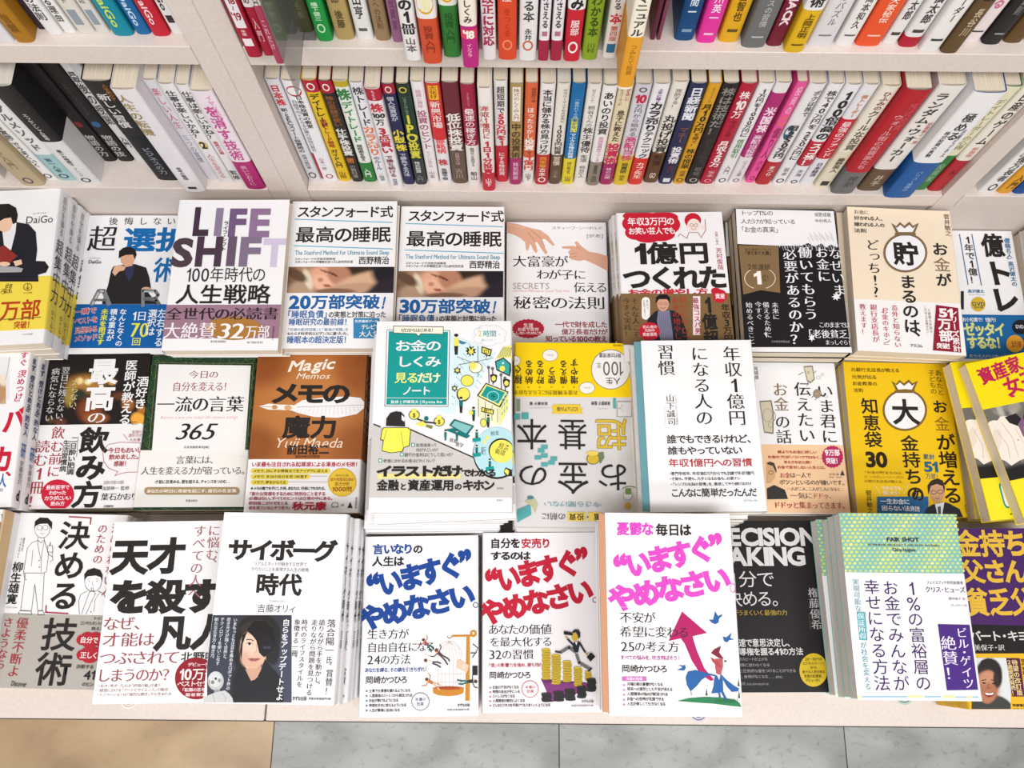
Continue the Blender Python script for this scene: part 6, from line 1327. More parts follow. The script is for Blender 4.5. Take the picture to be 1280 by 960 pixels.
b.line([(190, 142), (206, 155), (220, 140)], 2, LN); b.line([(188, 145), (196, 200), (206, 240), (206, 300)], 1.6, LN); b.line([(222, 145), (212, 200), (206, 240)], 1.6, LN); b.line([(165, 190), (158, 270)], 1.6, LN); b.ell(197, 243, 3, 3, LN); b.ell(197, 276, 3, 3, LN)
b.line([(240, 210), (262, 225), (266, 240), (250, 250)], 2, LN); b.loop([(240, 170), (262, 168), (266, 200), (238, 202)], 2, LN); b.line([(250, 168), (254, 152)], 4, LN); b.line([(262, 225), (262, 200)], 2, LN); b.line([(120, 306), (124, 335), (134, 340)], 2, LN)
b.line([(128, 308), (104, 492), (158, 495), (175, 362), (190, 495), (212, 492), (222, 306)], 2, LN); b.loop([(92, 508), (100, 494), (156, 496), (160, 512)], 2, LN); b.loop([(190, 514), (192, 496), (214, 494), (222, 506), (222, 514)], 2, LN)
b.ell(466, 345, 44, 44, 'ececee'); b.arc(466, 350, 42, 48, 20, 160, 2, LN); b.line([(424, 345), (428, 370)], 2, LN); b.line([(510, 345), (504, 370)], 2, LN); b.poly([(424, 350), (422, 312), (438, 290), (470, 280), (502, 290), (514, 315), (512, 350), (504, 326), (480, 318), (440, 322), (430, 332)], K2)
b.line([(440, 338), (452, 334)], 2, LN); b.line([(480, 334), (494, 338)], 2, LN); b.line([(464, 345), (464, 368), (470, 370)], 1.6, LN); b.ell(448, 346, 2.4, 3, LN); b.ell(486, 346, 2.4, 3, LN)
b.line([(440, 395), (405, 412), (394, 445), (398, 512)], 2, LN); b.line([(490, 395), (520, 410), (528, 430)], 2, LN); b.line([(408, 510), (430, 450), (448, 400), (470, 395), (478, 410), (462, 440), (445, 480), (430, 512)], 2, LN); b.line([(460, 395), (456, 380), (468, 380), (468, 398)], 2, LN); b.ell(456, 500, 3, 3, LN); b.line([(500, 400), (476, 440), (470, 500)], 1.6, LN)
b.line([(346, 24), (456, 30), (452, 62)], 6, 'b02844'); b.line([(232, 468), (230, 502), (342, 508)], 6, 'b02844')
b.vt('決める', 262, 40, 436, 492, K2, 'b'); b.vt('技術', 196, 524, 372, 872, K2, 'b')
b.vt('のための', 478, 58, 526, 262, 'b05060', 'm'); b.vt('決められない人', 536, 56, 580, 420, 'b05060', 'm'); b.vt('柳生雄寛', 48, 248, 104, 462, K2, 'b'); b.vt('意思決定', 112, 128, 122, 196, '5a5658'); b.vt('コンサルタント', 94, 128, 106, 232, '5a5658'); b.ht('YAGYU YUKAN', 30, 474, 88, 482, '8a8688')
b.vt('優柔不断よ', 60, 524, 124, 825, 'b43440', 'm'); b.vt('さようなら！', -10, 524, 46, 842, 'b43440', 'm')
b.ht('トップ', 468, 524, 524, 540, '5a5650', 'b'); b.ht('コンサルタントが', 402, 548, 520, 566, '5a5650', 'b'); b.ht('教える', 458, 576, 520, 592, '5a5650', 'b')
for cy in (640, 716):
    for q in ((410, 0, 26, 26), (440, -16, 34, 24), (480, -10, 34, 30), (450, 14, 40, 26), (500, 6, 20, 30)): b.ell(q[0], cy + q[1], q[2], q[3], 'c02838')
b.ht('自分で', 402, 624, 492, 656, 'f2e6e6', 'b'); b.ht('正しく', 402, 700, 492, 732, 'f2e6e6', 'b'); b.ht('決断する', 382, 764, 470, 784, '4a4644', 'b'); b.ht('41', 420, 792, 478, 838, K2, 'b'); b.ht('のヒント', 412, 852, 490, 872, '4a4644', 'b'); b.ht('で', 462, 664, 480, 686, 'c02838')
b.ht('Discover', 58, 846, 136, 872, '5a5652', 'b', rot=-3)
b.done()

b = Book('tensai', PALE, 'R', [('天才を殺す凡人', .1, .7, K2, 'b', .6)], 'white paperback with giant black brush kanji and a dark red disc', 'white giant-kanji paperbacks', cream=False, thick=.0192).F(0, 620, 3.4286)
b.ht('天才', 478, 184, 795, 330, K2, 'h'); b.ht('を殺す', 482, 360, 940, 498, K2, 'h'); b.ht('凡人', 665, 512, 975, 655, K2, 'h')
b.vt('職場の人間関係', 958, 60, 990, 400, 'b87070', 'm'); b.vt('に悩む、', 885, 122, 940, 305, 'b06a70', 'm'); b.vt('すべての人へ', 812, 122, 878, 442, 'b06a70', 'm')
b.ht('なぜ、', 445, 516, 615, 575, 'a85058', 'm'); b.ht('才能は', 440, 585, 660, 645, 'a85058', 'm'); b.ht('つぶされて', 428, 664, 770, 722, 'a85058', 'm'); b.ht('しまうのか？', 418, 738, 758, 796, 'a85058', 'm')
b.ht('・天才・秀才・凡人は「評価の軸」が違う', 420, 806, 690, 820, '9a7072', 'r'); b.ht('・経営における「アートとサイエンス」の融合', 418, 824, 722, 838, '9a7072', 'r'); b.ht('・イノベーションは「強烈な飽き」から生まれる', 416, 843, 735, 857, '9a7072', 'r')
b.slips = [(-.03, .006, 'e8dcd4', 'cdb8a8')]; b.ht('北野唯我', 775, 668, 980, 706, K2, 'b')
b.ell(842, 782, 92, 90, 'a01c2c'); b.ht('デビュー作', 806, 714, 900, 730, 'f0dce0', 'b'); b.ht('10万部', 770, 738, 930, 788, 'f6ecec', 'b'); b.ht('ベストセラー', 762, 792, 920, 816, 'f0dce0', 'b'); b.ht('「転職の思考法」', 780, 822, 910, 838, 'f0dce0', 'b'); b.ht('著者第2弾', 794, 844, 900, 858, 'f0dce0', 'b')
b.done()

b = Book('cyb', PALE, 'R', [('やりたいことを実現する', .02, .18, K2, 'r', .4), ('サイボーグ時代', .15, .58, K2, 'b', .7), ('吉藤', .62, .72, '4a4648', 'r', .5)],
         'white paperback with blurred robot doll and eyepatch portrait panel', 'white eyepatch-portrait paperbacks', cream=False, thick=.0178).F(240, 620, 3.2)
b.ht('サイボーグ', 150, 176, 575, 258, K2, 'k'); b.ht('リアルとネットが融合する世界で', 248, 264, 460, 280, '4a4648', 'r'); b.ht('やりたいことを実現する人生の戦略', 238, 286, 468, 302, '4a4648', 'r'); b.ht('時代', 255, 312, 440, 396, K2, 'k'); b.ht('Yoshifuji Ory', 308, 416, 372, 424, '8a8688'); b.ht('吉藤オリィ', 260, 434, 418, 466, '4a4648', 'r')
b.F(250, 760, 7.383)
b.photo(66, 66, 846, 872, 64, 66, '3a3f50', [(760, 470, 150, 500, 0, .8, '454a60'), (560, 120, 320, 90, 0, .9, '343644'), (540, 250, 210, 200, 0, .14, '1f1c1e'), (430, 350, 120, 260, 8, .16, '1f1c1e'), (640, 300, 90, 230, -10, .2, '1f1c1e'), (500, 180, 130, 60, -10, .8, '38302e'),
    (520, 760, 250, 260, 0, .16, '25252b'), (440, 640, 150, 120, 0, .3, '25252b'), (500, 600, 80, 100, 0, .22, 'd0a48c'), (470, 400, 98, 180, -4, .10, 'e2baa4'), (480, 330, 90, 80, 0, .7, 'e8c4b0'), (560, 470, 44, 60, 20, .3, 'e0b49c'), (420, 470, 40, 60, 0, .9, 'dcae98'), (490, 520, 70, 34, 0, .5, 'dcae96')])
b.poly([(440, 218), (520, 165), (640, 200), (700, 330), (640, 420), (590, 455), (545, 410), (520, 300), (480, 250)], '201d1f')
b.poly([(380, 330), (395, 250), (440, 215), (420, 260), (395, 330), (385, 480), (370, 400)], '1c191b'); b.poly([(430, 200), (500, 120), (600, 120), (680, 200), (700, 360), (640, 250), (540, 205), (470, 222)], '1e1a1b')
b.line([(428, 292), (470, 290), (496, 304)], 7, '3a2a28'); b.ell(455, 332, 26, 12, 'e8dcd8'); b.ell(457, 331, 12, 12, '2a2020'); b.line([(428, 328), (455, 318), (484, 330)], 5, '2a2020'); b.line([(520, 330), (524, 400), (506, 412)], 3, 'c08a78'); b.poly([(444, 468), (480, 460), (500, 464), (538, 462), (560, 470), (520, 492), (470, 492)], 'b8706a'); b.line([(446, 472), (500, 474), (558, 472)], 3, '7a3a3a')
b.poly([(540, 290), (640, 250), (700, 340), (620, 420), (570, 440), (545, 400)], '242126'); b.rect(580, 352, 655, 378, '34364a'); b.ht('ORYLAB', 584, 356, 652, 374, '5a5c78')
b.poly([(380, 520), (430, 590), (470, 672), (510, 660), (560, 580), (600, 470), (640, 520), (740, 640), (770, 872), (300, 872), (310, 660), (350, 560)], '27272c') ; b.poly([(430, 560), (450, 610), (480, 668), (530, 640), (562, 570), (500, 556)], 'd4a890')
b.ell(146, 672, 74, 88, 'c8cccd'); b.ell(140, 660, 60, 70, 'd6dadb'); b.ell(118, 685, 16, 18, '8c9092'); b.ell(180, 668, 16, 18, '9ea2a4'); b.ell(146, 652, 11, 12, '3a3c3e'); b.ell(86, 680, 8, 22, 'b0b4b6'); b.rect(132, 752, 186, 796, 'a4a8aa')
b.poly([(20, 872), (40, 820), (90, 800), (140, 780), (230, 760), (270, 790), (300, 830), (308, 872)], 'cfd2d4'); b.line([(120, 800), (140, 868)], 3, '9a9ea0'); b.line([(200, 780), (240, 830), (230, 868)], 3, '9a9ea0')
b.vt('自らをアップデートせよ', 712, 95, 820, 850, 'e6e8ec', 'b'); b.vt('いまもっとも注目を集めるロボット界の', 268, 88, 320, 755, 'd0d4da', 'b'); b.vt('若き天才が描く世界と、', 220, 86, 276, 482, 'd0d4da', 'b'); b.vt('テクノロジーを使いこなす', 158, 84, 216, 528, 'd0d4da', 'b'); b.vt('新たな生き方・働き方。', 108, 84, 162, 476, 'd0d4da', 'b')
b.F(240, 620, 3.2)
b.vt('落合陽一', 534, 492, 574, 635, '45414a', 'm'); b.vt('氏、', 536, 640, 560, 690, '45414a', 'm'); b.vt('賞賛！', 534, 692, 562, 798, '45414a', 'm'); b.vt('語りながら手を動かし、', 488, 492, 534, 762, '45414a', 'm'); b.vt('走りながら問題を見つける', 456, 492, 504, 798, '45414a', 'm'); b.vt('時代のライフスタイルを', 420, 492, 462, 765, '45414a', 'm'); b.vt('象徴する一冊。', 402, 492, 430, 655, '45414a', 'm')
b.ht('きずな出版', 402, 802, 460, 818, '4a4648', 'b'); b.ht('定価:本体1500円+税', 466, 806, 556, 816, '5a5658', 'b')
b.jit = {1: (.0015, -.001, .002), 2: (.0065, .0, .0), 3: (.007, .001, .0), 4: (.0095, .002, .004), 5: (.010, .004, .006), 6: (.010, .004, .004)}
b.done()

def ima(key, ox, oy, sc, col, l1, c1, base=PALE, W=1.0):
    pass
b = Book('blue', PALE, 'L', [('いますぐやめなさい', .1, .7, '1a4a9a', 'k', .6)], 'white paperback with slanted blue title and a birdcage picture', 'white blue-titled birdcage paperbacks', cream=False, thick=.0155).F(240, 620, 3.2)
BL = '1648a0'
b.ht('言いなり', 722, 192, 884, 232, '1a4a9c', 'k'); b.ht('の', 886, 194, 922, 230, K2, 'k'); b.ht('人生は', 720, 242, 846, 280, K2, 'k')
b.ht('“いますぐ”', 700, 262, 1128, 362, BL, 'h', rot=14); b.ht('やめなさい', 672, 394, 1128, 490, BL, 'h', rot=12); b.arc(1135, 436, 10, 10, 0, 360, 3, BL)
b.ht('生き方が', 700, 532, 866, 572, K2, 'm'); b.ht('自由自在になる', 700, 584, 972, 624, K2, 'm'); b.ht('24の方法', 700, 634, 876, 674, K2, 'm'); b.ht('あなたを縛る、その鎖を引きちぎれ！', 692, 686, 948, 704, '1a4a9c', 'b'); b.ht('岡崎かつひろ', 694, 720, 862, 750, K2, 'b')
for i, s_ in enumerate(('仕事で主導権を握れるようになる', '人間関係のストレスから解放される', 'お金が稼げるようになる', '時間を好きに使えるようになる', '人生が最高に自由になる')):
    b.ht('»', 694, 772 + i * 19.5, 704, 784 + i * 19.5, '1a4a9c', 'b'); b.ht(s_, 708, 772 + i * 19.5, (874, 882, 826, 858, 832)[i], 785 + i * 19.5, '3a3638', 'b')
b.star(914, 822, 38, .9, 22, '3a4a7a', 38); b.star(914, 822, 35, .9, 22, PALE, 35); b.ht('本書の', 892, 806, 936, 820, '3a4a7a', 'b'); b.ht('効果', 898, 824, 928, 840, '3a4a7a', 'b')
b.F(540, 780, 8)
OR = 'd08a28'
b.line([(200, 120), (400, 116)], 18, OR); b.poly([(345, 120), (378, 120), (376, 768), (332, 768)], OR); b.ell(415, 95, 34, 36, OR); b.ell(415, 92, 14, 14, 'ecd8b0'); b.arc(176, 126, 20, 16, 0, 200, 6, 'c08a50')
for k in range(7):
    x = 60 + k * 38; b.line([(172, 175), (172 + (x - 172) * .75, 230), (x, 330), (x, 640)], 2.2, 'c8b8a8')
b.arc(174, 330, 128, 160, 180, 360, 2.5, 'c8a890'); b.line([(50, 500), (310, 500)], 2, 'c8b8a8'); b.line([(50, 580), (310, 580)], 2, 'c8b8a8'); b.line([(60, 250), (290, 250)], 2, 'd8c8b8')
b.ell(165, 645, 155, 22, 'c06028'); b.poly([(8, 632), (60, 652), (165, 660), (270, 652), (320, 632), (315, 690), (260, 712), (165, 722), (60, 712), (12, 690)], OR); b.ell(165, 640, 110, 10, 'b04a20')
def person(b, x, y, dx, dy, body, legs, skin='e0b090', hair='6a4030', k=1.0):
    n = math.hypot(dx, dy); ux, uy = dx / n, dy / n; px_, py_ = -uy, ux
    P = lambda a, c: (x + ux * a * k + px_ * c * k, y + uy * a * k + py_ * c * k)
    b.line([P(70, -6), P(130, -22), P(165, -16)], 13 * k, legs); b.line([P(70, 6), P(135, 12), P(175, 24)], 13 * k, legs)
    b.poly([P(18, -18), P(74, -14), P(74, 14), P(18, 18)], body); b.line([P(24, -14), P(10, -60), P(-20, -70)], 8 * k, body); b.line([P(24, 14), P(20, 60), P(-10, 80)], 8 * k, body)
    b.line([P(-20, -70), P(-32, -72)], 7 * k, skin); b.line([P(-10, 80), P(-22, 86)], 7 * k, skin)
    b.ell(*P(0, 0), 19 * k, 19 * k, skin); b.ell(*P(-6, -6), 19 * k, 17 * k, hair)
person(b, 45, 270, 140, 130, '5a4048', '5a4a50'); person(b, 430, 570, -260, 20, '2c3034', '1c7a78', hair='4a4048'); person(b, -85, 165, 110, 120, 'c04a50', '1c6a68', k=.8); person(b, -60, 370, 110, 30, 'e4e0e0', '3a3a4a', k=.9); person(b, -50, 560, 140, 80, 'c87a30', 'e0b8a0', k=.9)
b.poly([(262, 350), (372, 412), (350, 490), (240, 432)], 'e8bfa4'); b.ell(318, 425, 34, 40, 'eccab4'); b.arc(318, 425, 28, 34, 0, 360, 2, 'd89a80')
b.line([(410, 200), (460, 240), (440, 290), (385, 290)], 9, '4a4048'); b.line([(440, 285), (405, 335)], 9, '4a4048'); b.rect(404, 418, 456, 512, '22242a')
b.ht('きずな出版', 255, 796, 380, 826, '3a3638', 'b'); b.ht('定価:本体1400円+税', 150, 848, 375, 866, '4a4648', 'b')
b.done()

b = Book('red', 'ebe8ec', 'L', [('いますぐやめなさい', .1, .7, 'c01c3c', 'k', .6)], 'white paperback with slanted crimson title and coins with a running man', 'white crimson-titled coin paperbacks', cream=False, thick=.0156).F(590, 620, 3.2)
RD = 'c81838'
b.ht('自分を', 72, 170, 192, 208, K2, 'k'); b.ht('安売り', 196, 170, 314, 208, 'c8283c', 'k'); b.ht('するのは', 76, 222, 232, 256, K2, 'k')
b.ht('“いますぐ”', 54, 248, 474, 350, RD, 'h', rot=13); b.ht('やめなさい', 32, 374, 482, 470, RD, 'h', rot=12); b.arc(492, 416, 9, 10, 0, 360, 3, RD)
b.ht('あなたの価値', 66, 512, 320, 554, K2, 'm'); b.ht('を最大化する', 72, 564, 320, 602, K2, 'm'); b.ht('32の習慣', 68, 614, 248, 654, K2, 'm'); b.ht('「個」の影響力を強め、勝ち残れ！', 64, 668, 300, 684, 'b82c40', 'b'); b.ht('岡崎かつひろ', 68, 702, 236, 730, K2, 'b')
for i, s_ in enumerate(('お金の不安がなくなる', '時間の自由が手に入る', 'ストレスがなくなる', '人間関係が劇的によくなる', 'どんなビジネスを手掛けてもうまくいくようになる')):
    b.ht('»', 68, 760 + i * 18, 78, 770 + i * 18, 'c01c3c', 'b'); b.ht(s_, 82, 758 + i * 18, (188, 192, 172, 212, 314)[i], 771 + i * 18, '3a3638', 'b')
b.star(232, 772, 36, .9, 22, 'c04050', 36); b.star(232, 772, 33, .9, 22, 'ebe8ec', 33); b.ht('本書の', 212, 758, 254, 770, 'c04050', 'b'); b.ht('効果', 218, 774, 248, 788, 'c04050', 'b')
b.F(660, 760, 7.38)
b.poly([(118, 652), (220, 660), (430, 680), (540, 690), (560, 760), (440, 790), (300, 850), (215, 868)], '8a3a86'); b.poly([(118, 652), (560, 690), (500, 700), (150, 690)], '6a2a6a')
GO, GL = 'bf9f22', 'd8bc3a'
def coins(x, y0, y1, w, c1, c2):
    n = max(1, int((y1 - y0) / 15))
    for i in range(n, -1, -1):
        y = y0 + (y1 - y0) * i / n; d = ((i * 37) % 11 - 5); b.ell(x + d, y + 7, w, 11, c1); b.ell(x + d, y, w, 10, c2)
coins(168, 380, 645, 40, 'a88a1c', GL); coins(260, 435, 690, 42, 'a88a1c', GL); coins(362, 495, 668, 40, 'a88a1c', GL); coins(460, 552, 710, 38, 'a88a1c', GL); coins(555, 590, 655, 30, 'a88a1c', GL)
coins(172, 790, 850, 46, '201e20', '343234'); coins(286, 775, 845, 48, '201e20', '343234'); coins(388, 755, 838, 48, '201e20', '343234'); coins(495, 725, 815, 42, '201e20', '343234'); coins(585, 655, 755, 42, '201e20', '343234')
b.line([(440, 410), (378, 362), (300, 410)], 26, '7a787c'); b.line([(300, 410), (252, 402)], 14, '22242e'); b.line([(448, 430), (470, 505), (566, 560)], 26, '7a787c'); b.line([(585, 555), (556, 582)], 14, '22242e')
b.poly([(420, 318), (468, 308), (478, 330), (462, 410), (428, 405), (410, 360)], '232838'); b.poly([(432, 316), (456, 312), (446, 345)], 'e4e2e6'); b.line([(420, 345), (362, 285)], 16, '232838'); b.line([(362, 285), (345, 262)], 12, 'd0b040'); b.line([(472, 318), (525, 408)], 16, '232838'); b.line([(528, 412), (545, 430)], 12, 'd0b040')
b.ell(432, 262, 32, 44, 'd4b440'); b.poly([(405, 222), (430, 198), (465, 200), (482, 230), (480, 270), (465, 285), (456, 250), (440, 225), (410, 232)], '283040'); b.poly([(330, 212), (400, 226), (415, 240), (408, 254), (328, 244)], '221e20')
b.poly([(538, 452), (580, 410), (620, 448), (575, 495)], '221e20'); b.arc(556, 425, 14, 12, 150, 360, 3, '221e20')
b.ht('きずな出版', 492, 850, 606, 872, '3a3638', 'b'); b.ht('定価:本体1400円+税', 395, 892, 602, 908, '4a4648', 'b')
b.done()

b = Book('pink', 'eeecee', 'R', [('いますぐやめなさい', .1, .7, 'd050c0', 'k', .6)], 'white paperback with slanted orchid pink title, magenta arrow and caped man', 'white orchid-titled paperbacks', cream=False, thick=.0172).F(590, 620, 3.2)
PK = 'dc4cc4'
b.ht('憂鬱な', 578, 106, 724, 156, PK, 'k'); b.ht('毎日は', 734, 112, 874, 158, K2, 'k')
b.ht('“いますぐ”', 566, 192, 1014, 292, PK, 'h', rot=13); b.ht('やめなさい', 548, 320, 1032, 420, PK, 'h', rot=11); b.arc(1044, 368, 11, 17, 0, 360, 3, 'd880c0')
b.line([(548, 444), (1058, 448)], 1, 'd8d4d8')
b.poly([(840, 462), (940, 548), (895, 558), (882, 562), (900, 620), (930, 690), (968, 735), (955, 740), (915, 715), (880, 660), (850, 590), (835, 570), (786, 580)], 'c01c6a')
b.ht('不安が', 590, 464, 732, 508, K2, 'm'); b.ht('希望に変わる', 590, 522, 866, 566, K2, 'm'); b.ht('25の考え方', 594, 582, 830, 624, K2, 'm'); b.ht('すべての悩みを、吹き飛ばそう！', 594, 638, 840, 656, 'b048a0', 'b'); b.ht('岡崎かつひろ', 598, 676, 782, 706, K2, 'b')
b.rect(600, 722, 698, 740, 'd070c0'); b.ht('本書の効果', 616, 725, 682, 737, 'f6e4f2', 'b')
for i, s_ in enumerate(('月曜の朝の憂鬱がなくなる', '将来への漠然とした不安が消える', '人間関係の悩みが解消される', 'お金への恐怖が克服できる', '人生が楽しくて仕方なくなる')):
    b.ht('»', 602, 748 + i * 19.6, 614, 760 + i * 19.6, PK, 'b'); b.ht(s_, 620, 746 + i * 19.6, (764, 802, 784, 768, 774)[i], 760 + i * 19.6, '3a3638', 'b')
b.F(830, 750, 6.4)
CB = '2a68b0'
b.poly([(103, 808), (200, 785), (320, 775), (460, 780), (560, 795), (605, 825), (618, 855), (540, 848), (400, 830), (250, 820)], '2e8a5a')
b.poly([(325, 580), (250, 560), (190, 572), (172, 620), (182, 680), (212, 732), (260, 690), (300, 640), (355, 600), (400, 610), (415, 600)], CB)
b.poly([(405, 605), (460, 598), (470, 640), (474, 735), (440, 742), (378, 748), (395, 690)], CB); b.poly([(462, 598), (500, 640), (560, 685), (600, 708), (592, 732), (540, 735), (500, 690), (472, 640)], CB); b.line([(440, 740), (446, 775)], 13, CB); b.line([(465, 735), (495, 795)], 16, CB)
b.poly([(410, 470), (470, 470), (472, 530), (455, 600), (420, 596), (408, 540)], 'c4606a'); b.poly([(370, 456), (430, 490), (460, 545), (420, 530), (385, 490)], 'c04858'); b.poly([(455, 368), (440, 420), (478, 470), (440, 465), (400, 440), (376, 425), (400, 395)], '8a2440'); b.poly([(418, 590), (440, 640), (450, 600)], 'ecdce0'); b.ell(490, 490, 10, 8, '7a5a50')
for q in (((358, 158), (392, 158), (408, 90), (432, 130), (466, 112), (462, 128), (440, 148), (436, 180), (410, 194), (380, 182)), ((468, 292), (500, 300), (540, 262), (528, 305), (562, 315), (520, 322), (505, 340), (480, 330)), ((102, 560), (150, 540), (115, 520), (155, 525), (168, 518), (174, 545), (160, 565))): b.poly(list(q), CB)
for x, y in ((340, 765), (596, 690), (600, 785)): b.poly([(x - 9, y), (x, y - 62), (x + 9, y)], '3a5a4a')
b.line([(216, 735), (218, 762)], 5, '9a5a60')
for i in range(22): b.line([(400 + i * 9, 820), (398 + i * 9 + (i % 3) * 3, 800 - (i * 7 % 16))], 2, '2a5a2a')
b.extra = [('endpaper', (-b.w / 2 - .006, -b.w / 2 + .0008, -b.h / 2 + .003, b.h / 2 - .001, b.t - .0026, b.t - .0008), 'd29a78')]
b.jit = {1: (-.0012, .0005, 0), 2: (-.0022, -.0005, .001), 3: (-.0024, -.001, 0), 4: (-.0012, -.0012, .001), 5: (.0, -.002, 0), 6: (.0045, -.002, 0), 7: (.0045, -.003, 0), 8: (.0045, -.003, 0), 9: (.0045, -.0032, 0)}
b.slips = [(.022, .006, 'd4d0d2', '7a6a9a')]
b.done()

b = Book('decision', '242223', 'R', [], 'charcoal black paperback with white latin headline and yellow disc', 'charcoal yellow-disc paperbacks', thick=.0157).F(900, 620, 2.824)
b.ht('DECISION', -34, 112, 346, 174, 'dcdcdc', 'k'); b.ht('MAKING', -38, 180, 300, 244, 'dcdcdc', 'k'); b.ht('自分で', -5, 264, 190, 322, 'dcdcdc', 'r'); b.ht('決める。', 20, 334, 215, 390, 'dcdcdc', 'r'); b.ht('すべてがうまくいく最強の力', -10, 402, 238, 422, 'c8a840', 'm')
b.vt('権藤優希', 312, 322, 358, 472, 'c8c8c8', 'm'); b.vt('Yuki Gondo', 312, 416, 322, 470, 'a08838')
b.ht('最速で意思決定し、', 40, 504, 250, 532, 'dcdcdc', 'b'); b.ht('主導権を握る41の方法', 40, 536, 294, 562, 'dcdcdc', 'b')
for i, s_ in enumerate(('仕事のスピードが上がる', '人間関係に迷わなくなる', 'ライバルに圧倒的な差をつけることができる', '決めて、後悔がなくなる……etc.')): b.ht(s_, (40, 30, 20, 40)[i], 570 + i * 20.5, (168, 176, 268, 222)[i], 582 + i * 20.5, 'b4b4b4', 'r')
b.ht('きずな出版', 42, 657, 90, 668, 'a4a4a4'); b.ht('定価:本体1400円+税', 94, 660, 172, 668, 'a4a4a4')
b.ell(330, 614, 50, 59, 'd8bc2c')
for i, s_ in enumerate(('20〜30代の', 'ビジネスパーソン', 'から', '絶大な人気を誇る', '気鋭の起業家、', 'デビュー作！')): hw = (30, 38, 12, 40, 34, 28)[i]; b.ht(s_, 330 - hw, 570 + i * 15, 330 + hw, 581 + i * 15, '5a4c14', 'b')
b.done()

b = Book('fair', '8cc8c0', 'R', [('幸せになる方法', .1, .6, '4a2a78', 'b', .5)], 'mint paperback with yellow dot pattern over a white purple-lettered band', 'mint dotted paperbacks', cream=False, thick=.0178).F(900, 620, 2.824)
b.flat(True)
for r in range(17):
    n = 24; y = 66 + r * 13.2 - r * r * .0
    for i in range(n):
        x = 418 + i * 18.2 + (9 if r % 2 else 0) + (y - 58) * .07
        if x > 838 + (y - 58) * .13: continue
        k = 1 + .55 * math.sin(i * .36 + r * .12) ** 2; b.ell(x, y, 4.6 * k, 3.6 * k, 'd3dc78' if (i + r) % 5 else 'e2e48c', n=9)
b.flat(False); b.band(272, 705, 'ebeaec'); b.band(704, 730, 'eeeef0')
b.F(900, 620, 2.824)
for q in ((500, 706, 660, 711), (720, 706, 780, 711), (830, 708, 912, 713)): b.rect(*q, '9cc8dc')
for q in ((482, 706, 498, 714), (662, 704, 716, 712), (784, 705, 828, 713), (868, 707, 890, 713)): b.rect(*q, 'e8e0a0')
b.ht('FAIR SHOT', 588, 146, 702, 161, '33475e', 'k'); b.ht('RETHINKING INEQUALITY AND HOW WE EARN', 522, 170, 774, 177, '5a6a70', 'b'); b.ht('Chris Hughes', 608, 184, 690, 196, '33475e', 'b')
PU = '42226e'
b.vt('1%の富裕層の', 656, 296, 736, 685, PU, 'r'); b.vt('お金でみんなが', 580, 294, 660, 686, PU, 'r'); b.vt('幸せになる方法', 510, 290, 596, 686, PU, 'r')
b.vt('実現可能な', 470, 292, 496, 408, '6ab0bc', 'm'); b.poly([(482, 408), (512, 410), (520, 510), (492, 508)], '5fb4c4'); b.vt('保証所得', 484, 412, 516, 506, 'e6f2f4', 'm'); b.vt('が社会を変える', 500, 514, 528, 684, '6ab0bc', 'm')
b.ht('フェイスブック共同創業者', 728, 300, 858, 312, '5a4a6a', 'r'); b.ht('クリス・ヒューズ', 724, 320, 864, 342, PU, 'm'); b.ht('櫻井祐子 訳', 806, 358, 866, 368, '7a7080'); b.ht('プレジデント社', 812, 382, 872, 391, '7a7080')
b.poly([(768, 452), (880, 455), (910, 684), (800, 686)], '4e2a8a'); b.vt('絶賛！', 786, 492, 838, 652, 'e8e2f2', 'm'); b.vt('ビル・ゲイツ', 836, 462, 892, 680, 'e8e2f2', 'm')
b.jit = {1: (.0005, .0, .0), 2: (.0006, -.001, .002), 3: (-.004, .001, .020), 4: (.001, .0, 0), 5: (.001, .0, 0)}
b.slips = [(-.012, .005, 'b8ccc4', '6a8a84')]
b.done()

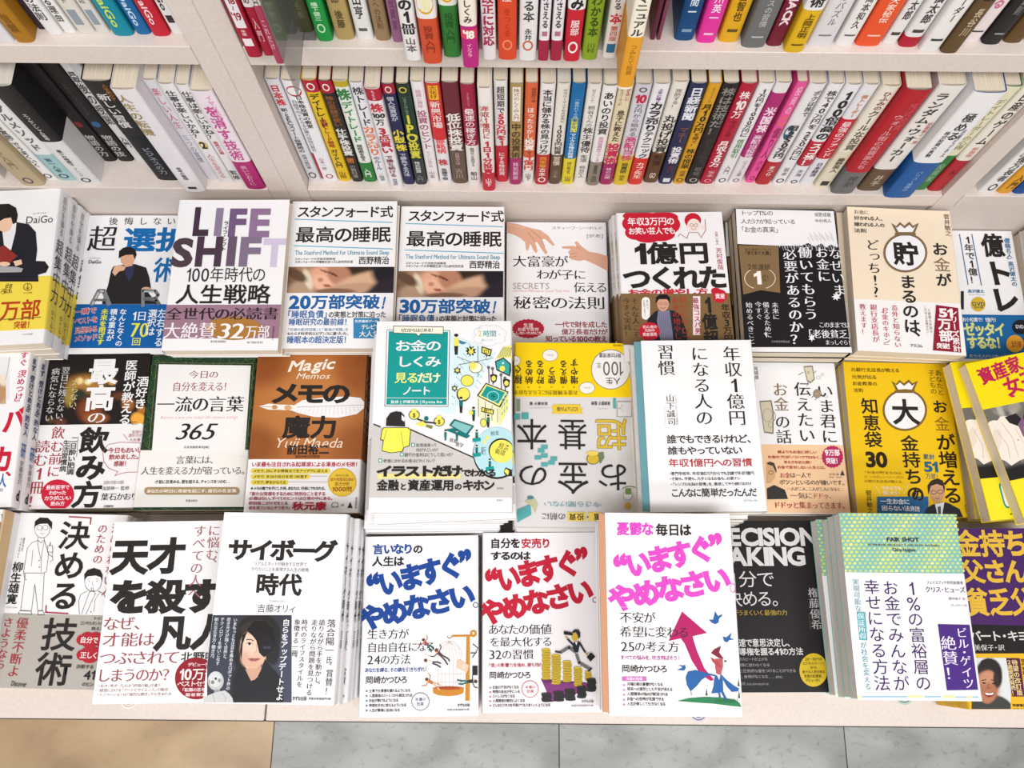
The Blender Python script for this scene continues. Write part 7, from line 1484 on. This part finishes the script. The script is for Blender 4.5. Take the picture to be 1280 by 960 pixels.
b = Book('kane', '4b2468', 'L', [('金持ち父さん', .1, .5, 'd8a838', 'b', .6), ('父', .84, .95, 'd8a838', 'b', .6)], 'purple and yellow paperback with gold headline, black strip and smiling man photo', 'purple and yellow paperbacks', cream=True, thick=.0233).F(900, 620, 2.824)
b.poly([(800, 452), (1240, 462), (1240, 562), (800, 555)], '1e1a1c')
b.band(556, 900, 'e3b124')
b.ht('金持ち', 828, 122, 1080, 212, 'dcb23c', 'k'); b.ht('父さん', 848, 226, 1078, 306, 'dcb23c', 'k'); b.ht('貧乏父さん', 868, 326, 1240, 420, 'dcb23c', 'k')
b.ht('ロバート・キヨサキ', 846, 476, 1160, 512, 'd8d4d0', 'b'); b.ht('白根美保子・訳', 848, 524, 1004, 546, 'd8d4d0', 'm')
b.F(1150, 760, 6.4)
b.photo(412, 398, 724, 820, 40, 44, 'd8dcdc', [(560, 840, 190, 150, 0, .1, '3c3e3c'), (470, 760, 90, 60, 0, .4, '3c3e3c'), (550, 520, 104, 120, 0, .16, '2a2422'), (540, 630, 84, 134, 3, .12, 'c0805e'), (530, 560, 70, 50, 0, .7, 'cc9272'), (560, 660, 70, 60, 0, .9, 'b87656'), (620, 560, 36, 80, 0, .4, '2a2422')])
b.poly([(470, 470), (490, 420), (540, 402), (600, 420), (640, 480), (650, 560), (635, 600), (620, 540), (590, 490), (540, 470), (490, 490), (468, 520)], '2a2422'); b.line([(490, 580), (526, 572)], 6, '3a2a24'); b.line([(566, 574), (612, 582)], 6, '3a2a24'); b.ell(510, 600, 16, 6, '2a1e1c'); b.ell(590, 604, 16, 6, '2a1e1c'); b.line([(548, 600), (538, 640), (562, 644)], 4, '8a4a38'); b.poly([(508, 672), (550, 682), (598, 672), (580, 705), (548, 714), (522, 704)], '8a2a30'); b.poly([(514, 676), (550, 684), (592, 676), (575, 696), (530, 696)], 'ece6e2')
b.poly([(686, 400), (796, 402), (838, 708), (735, 708)], '5a1c3a'); b.vt('２週間再発売！', 704, 412, 756, 700, 'e0cc90', 'b'); b.vt('待望の改訂版', 742, 412, 808, 700, 'e0cc90', 'b'); b.vt('世代を超えて', 815, 405, 850, 600, '5a3a20', 'b'); b.ht('筑摩書房', 738, 768, 850, 790, '3a2a18', 'b'); b.ht('定価:本体', 742, 802, 850, 814, '3a2a18')
b.done()
# a visitor's-eye check of nothing left at the origin
bpy.context.view_layer.update()
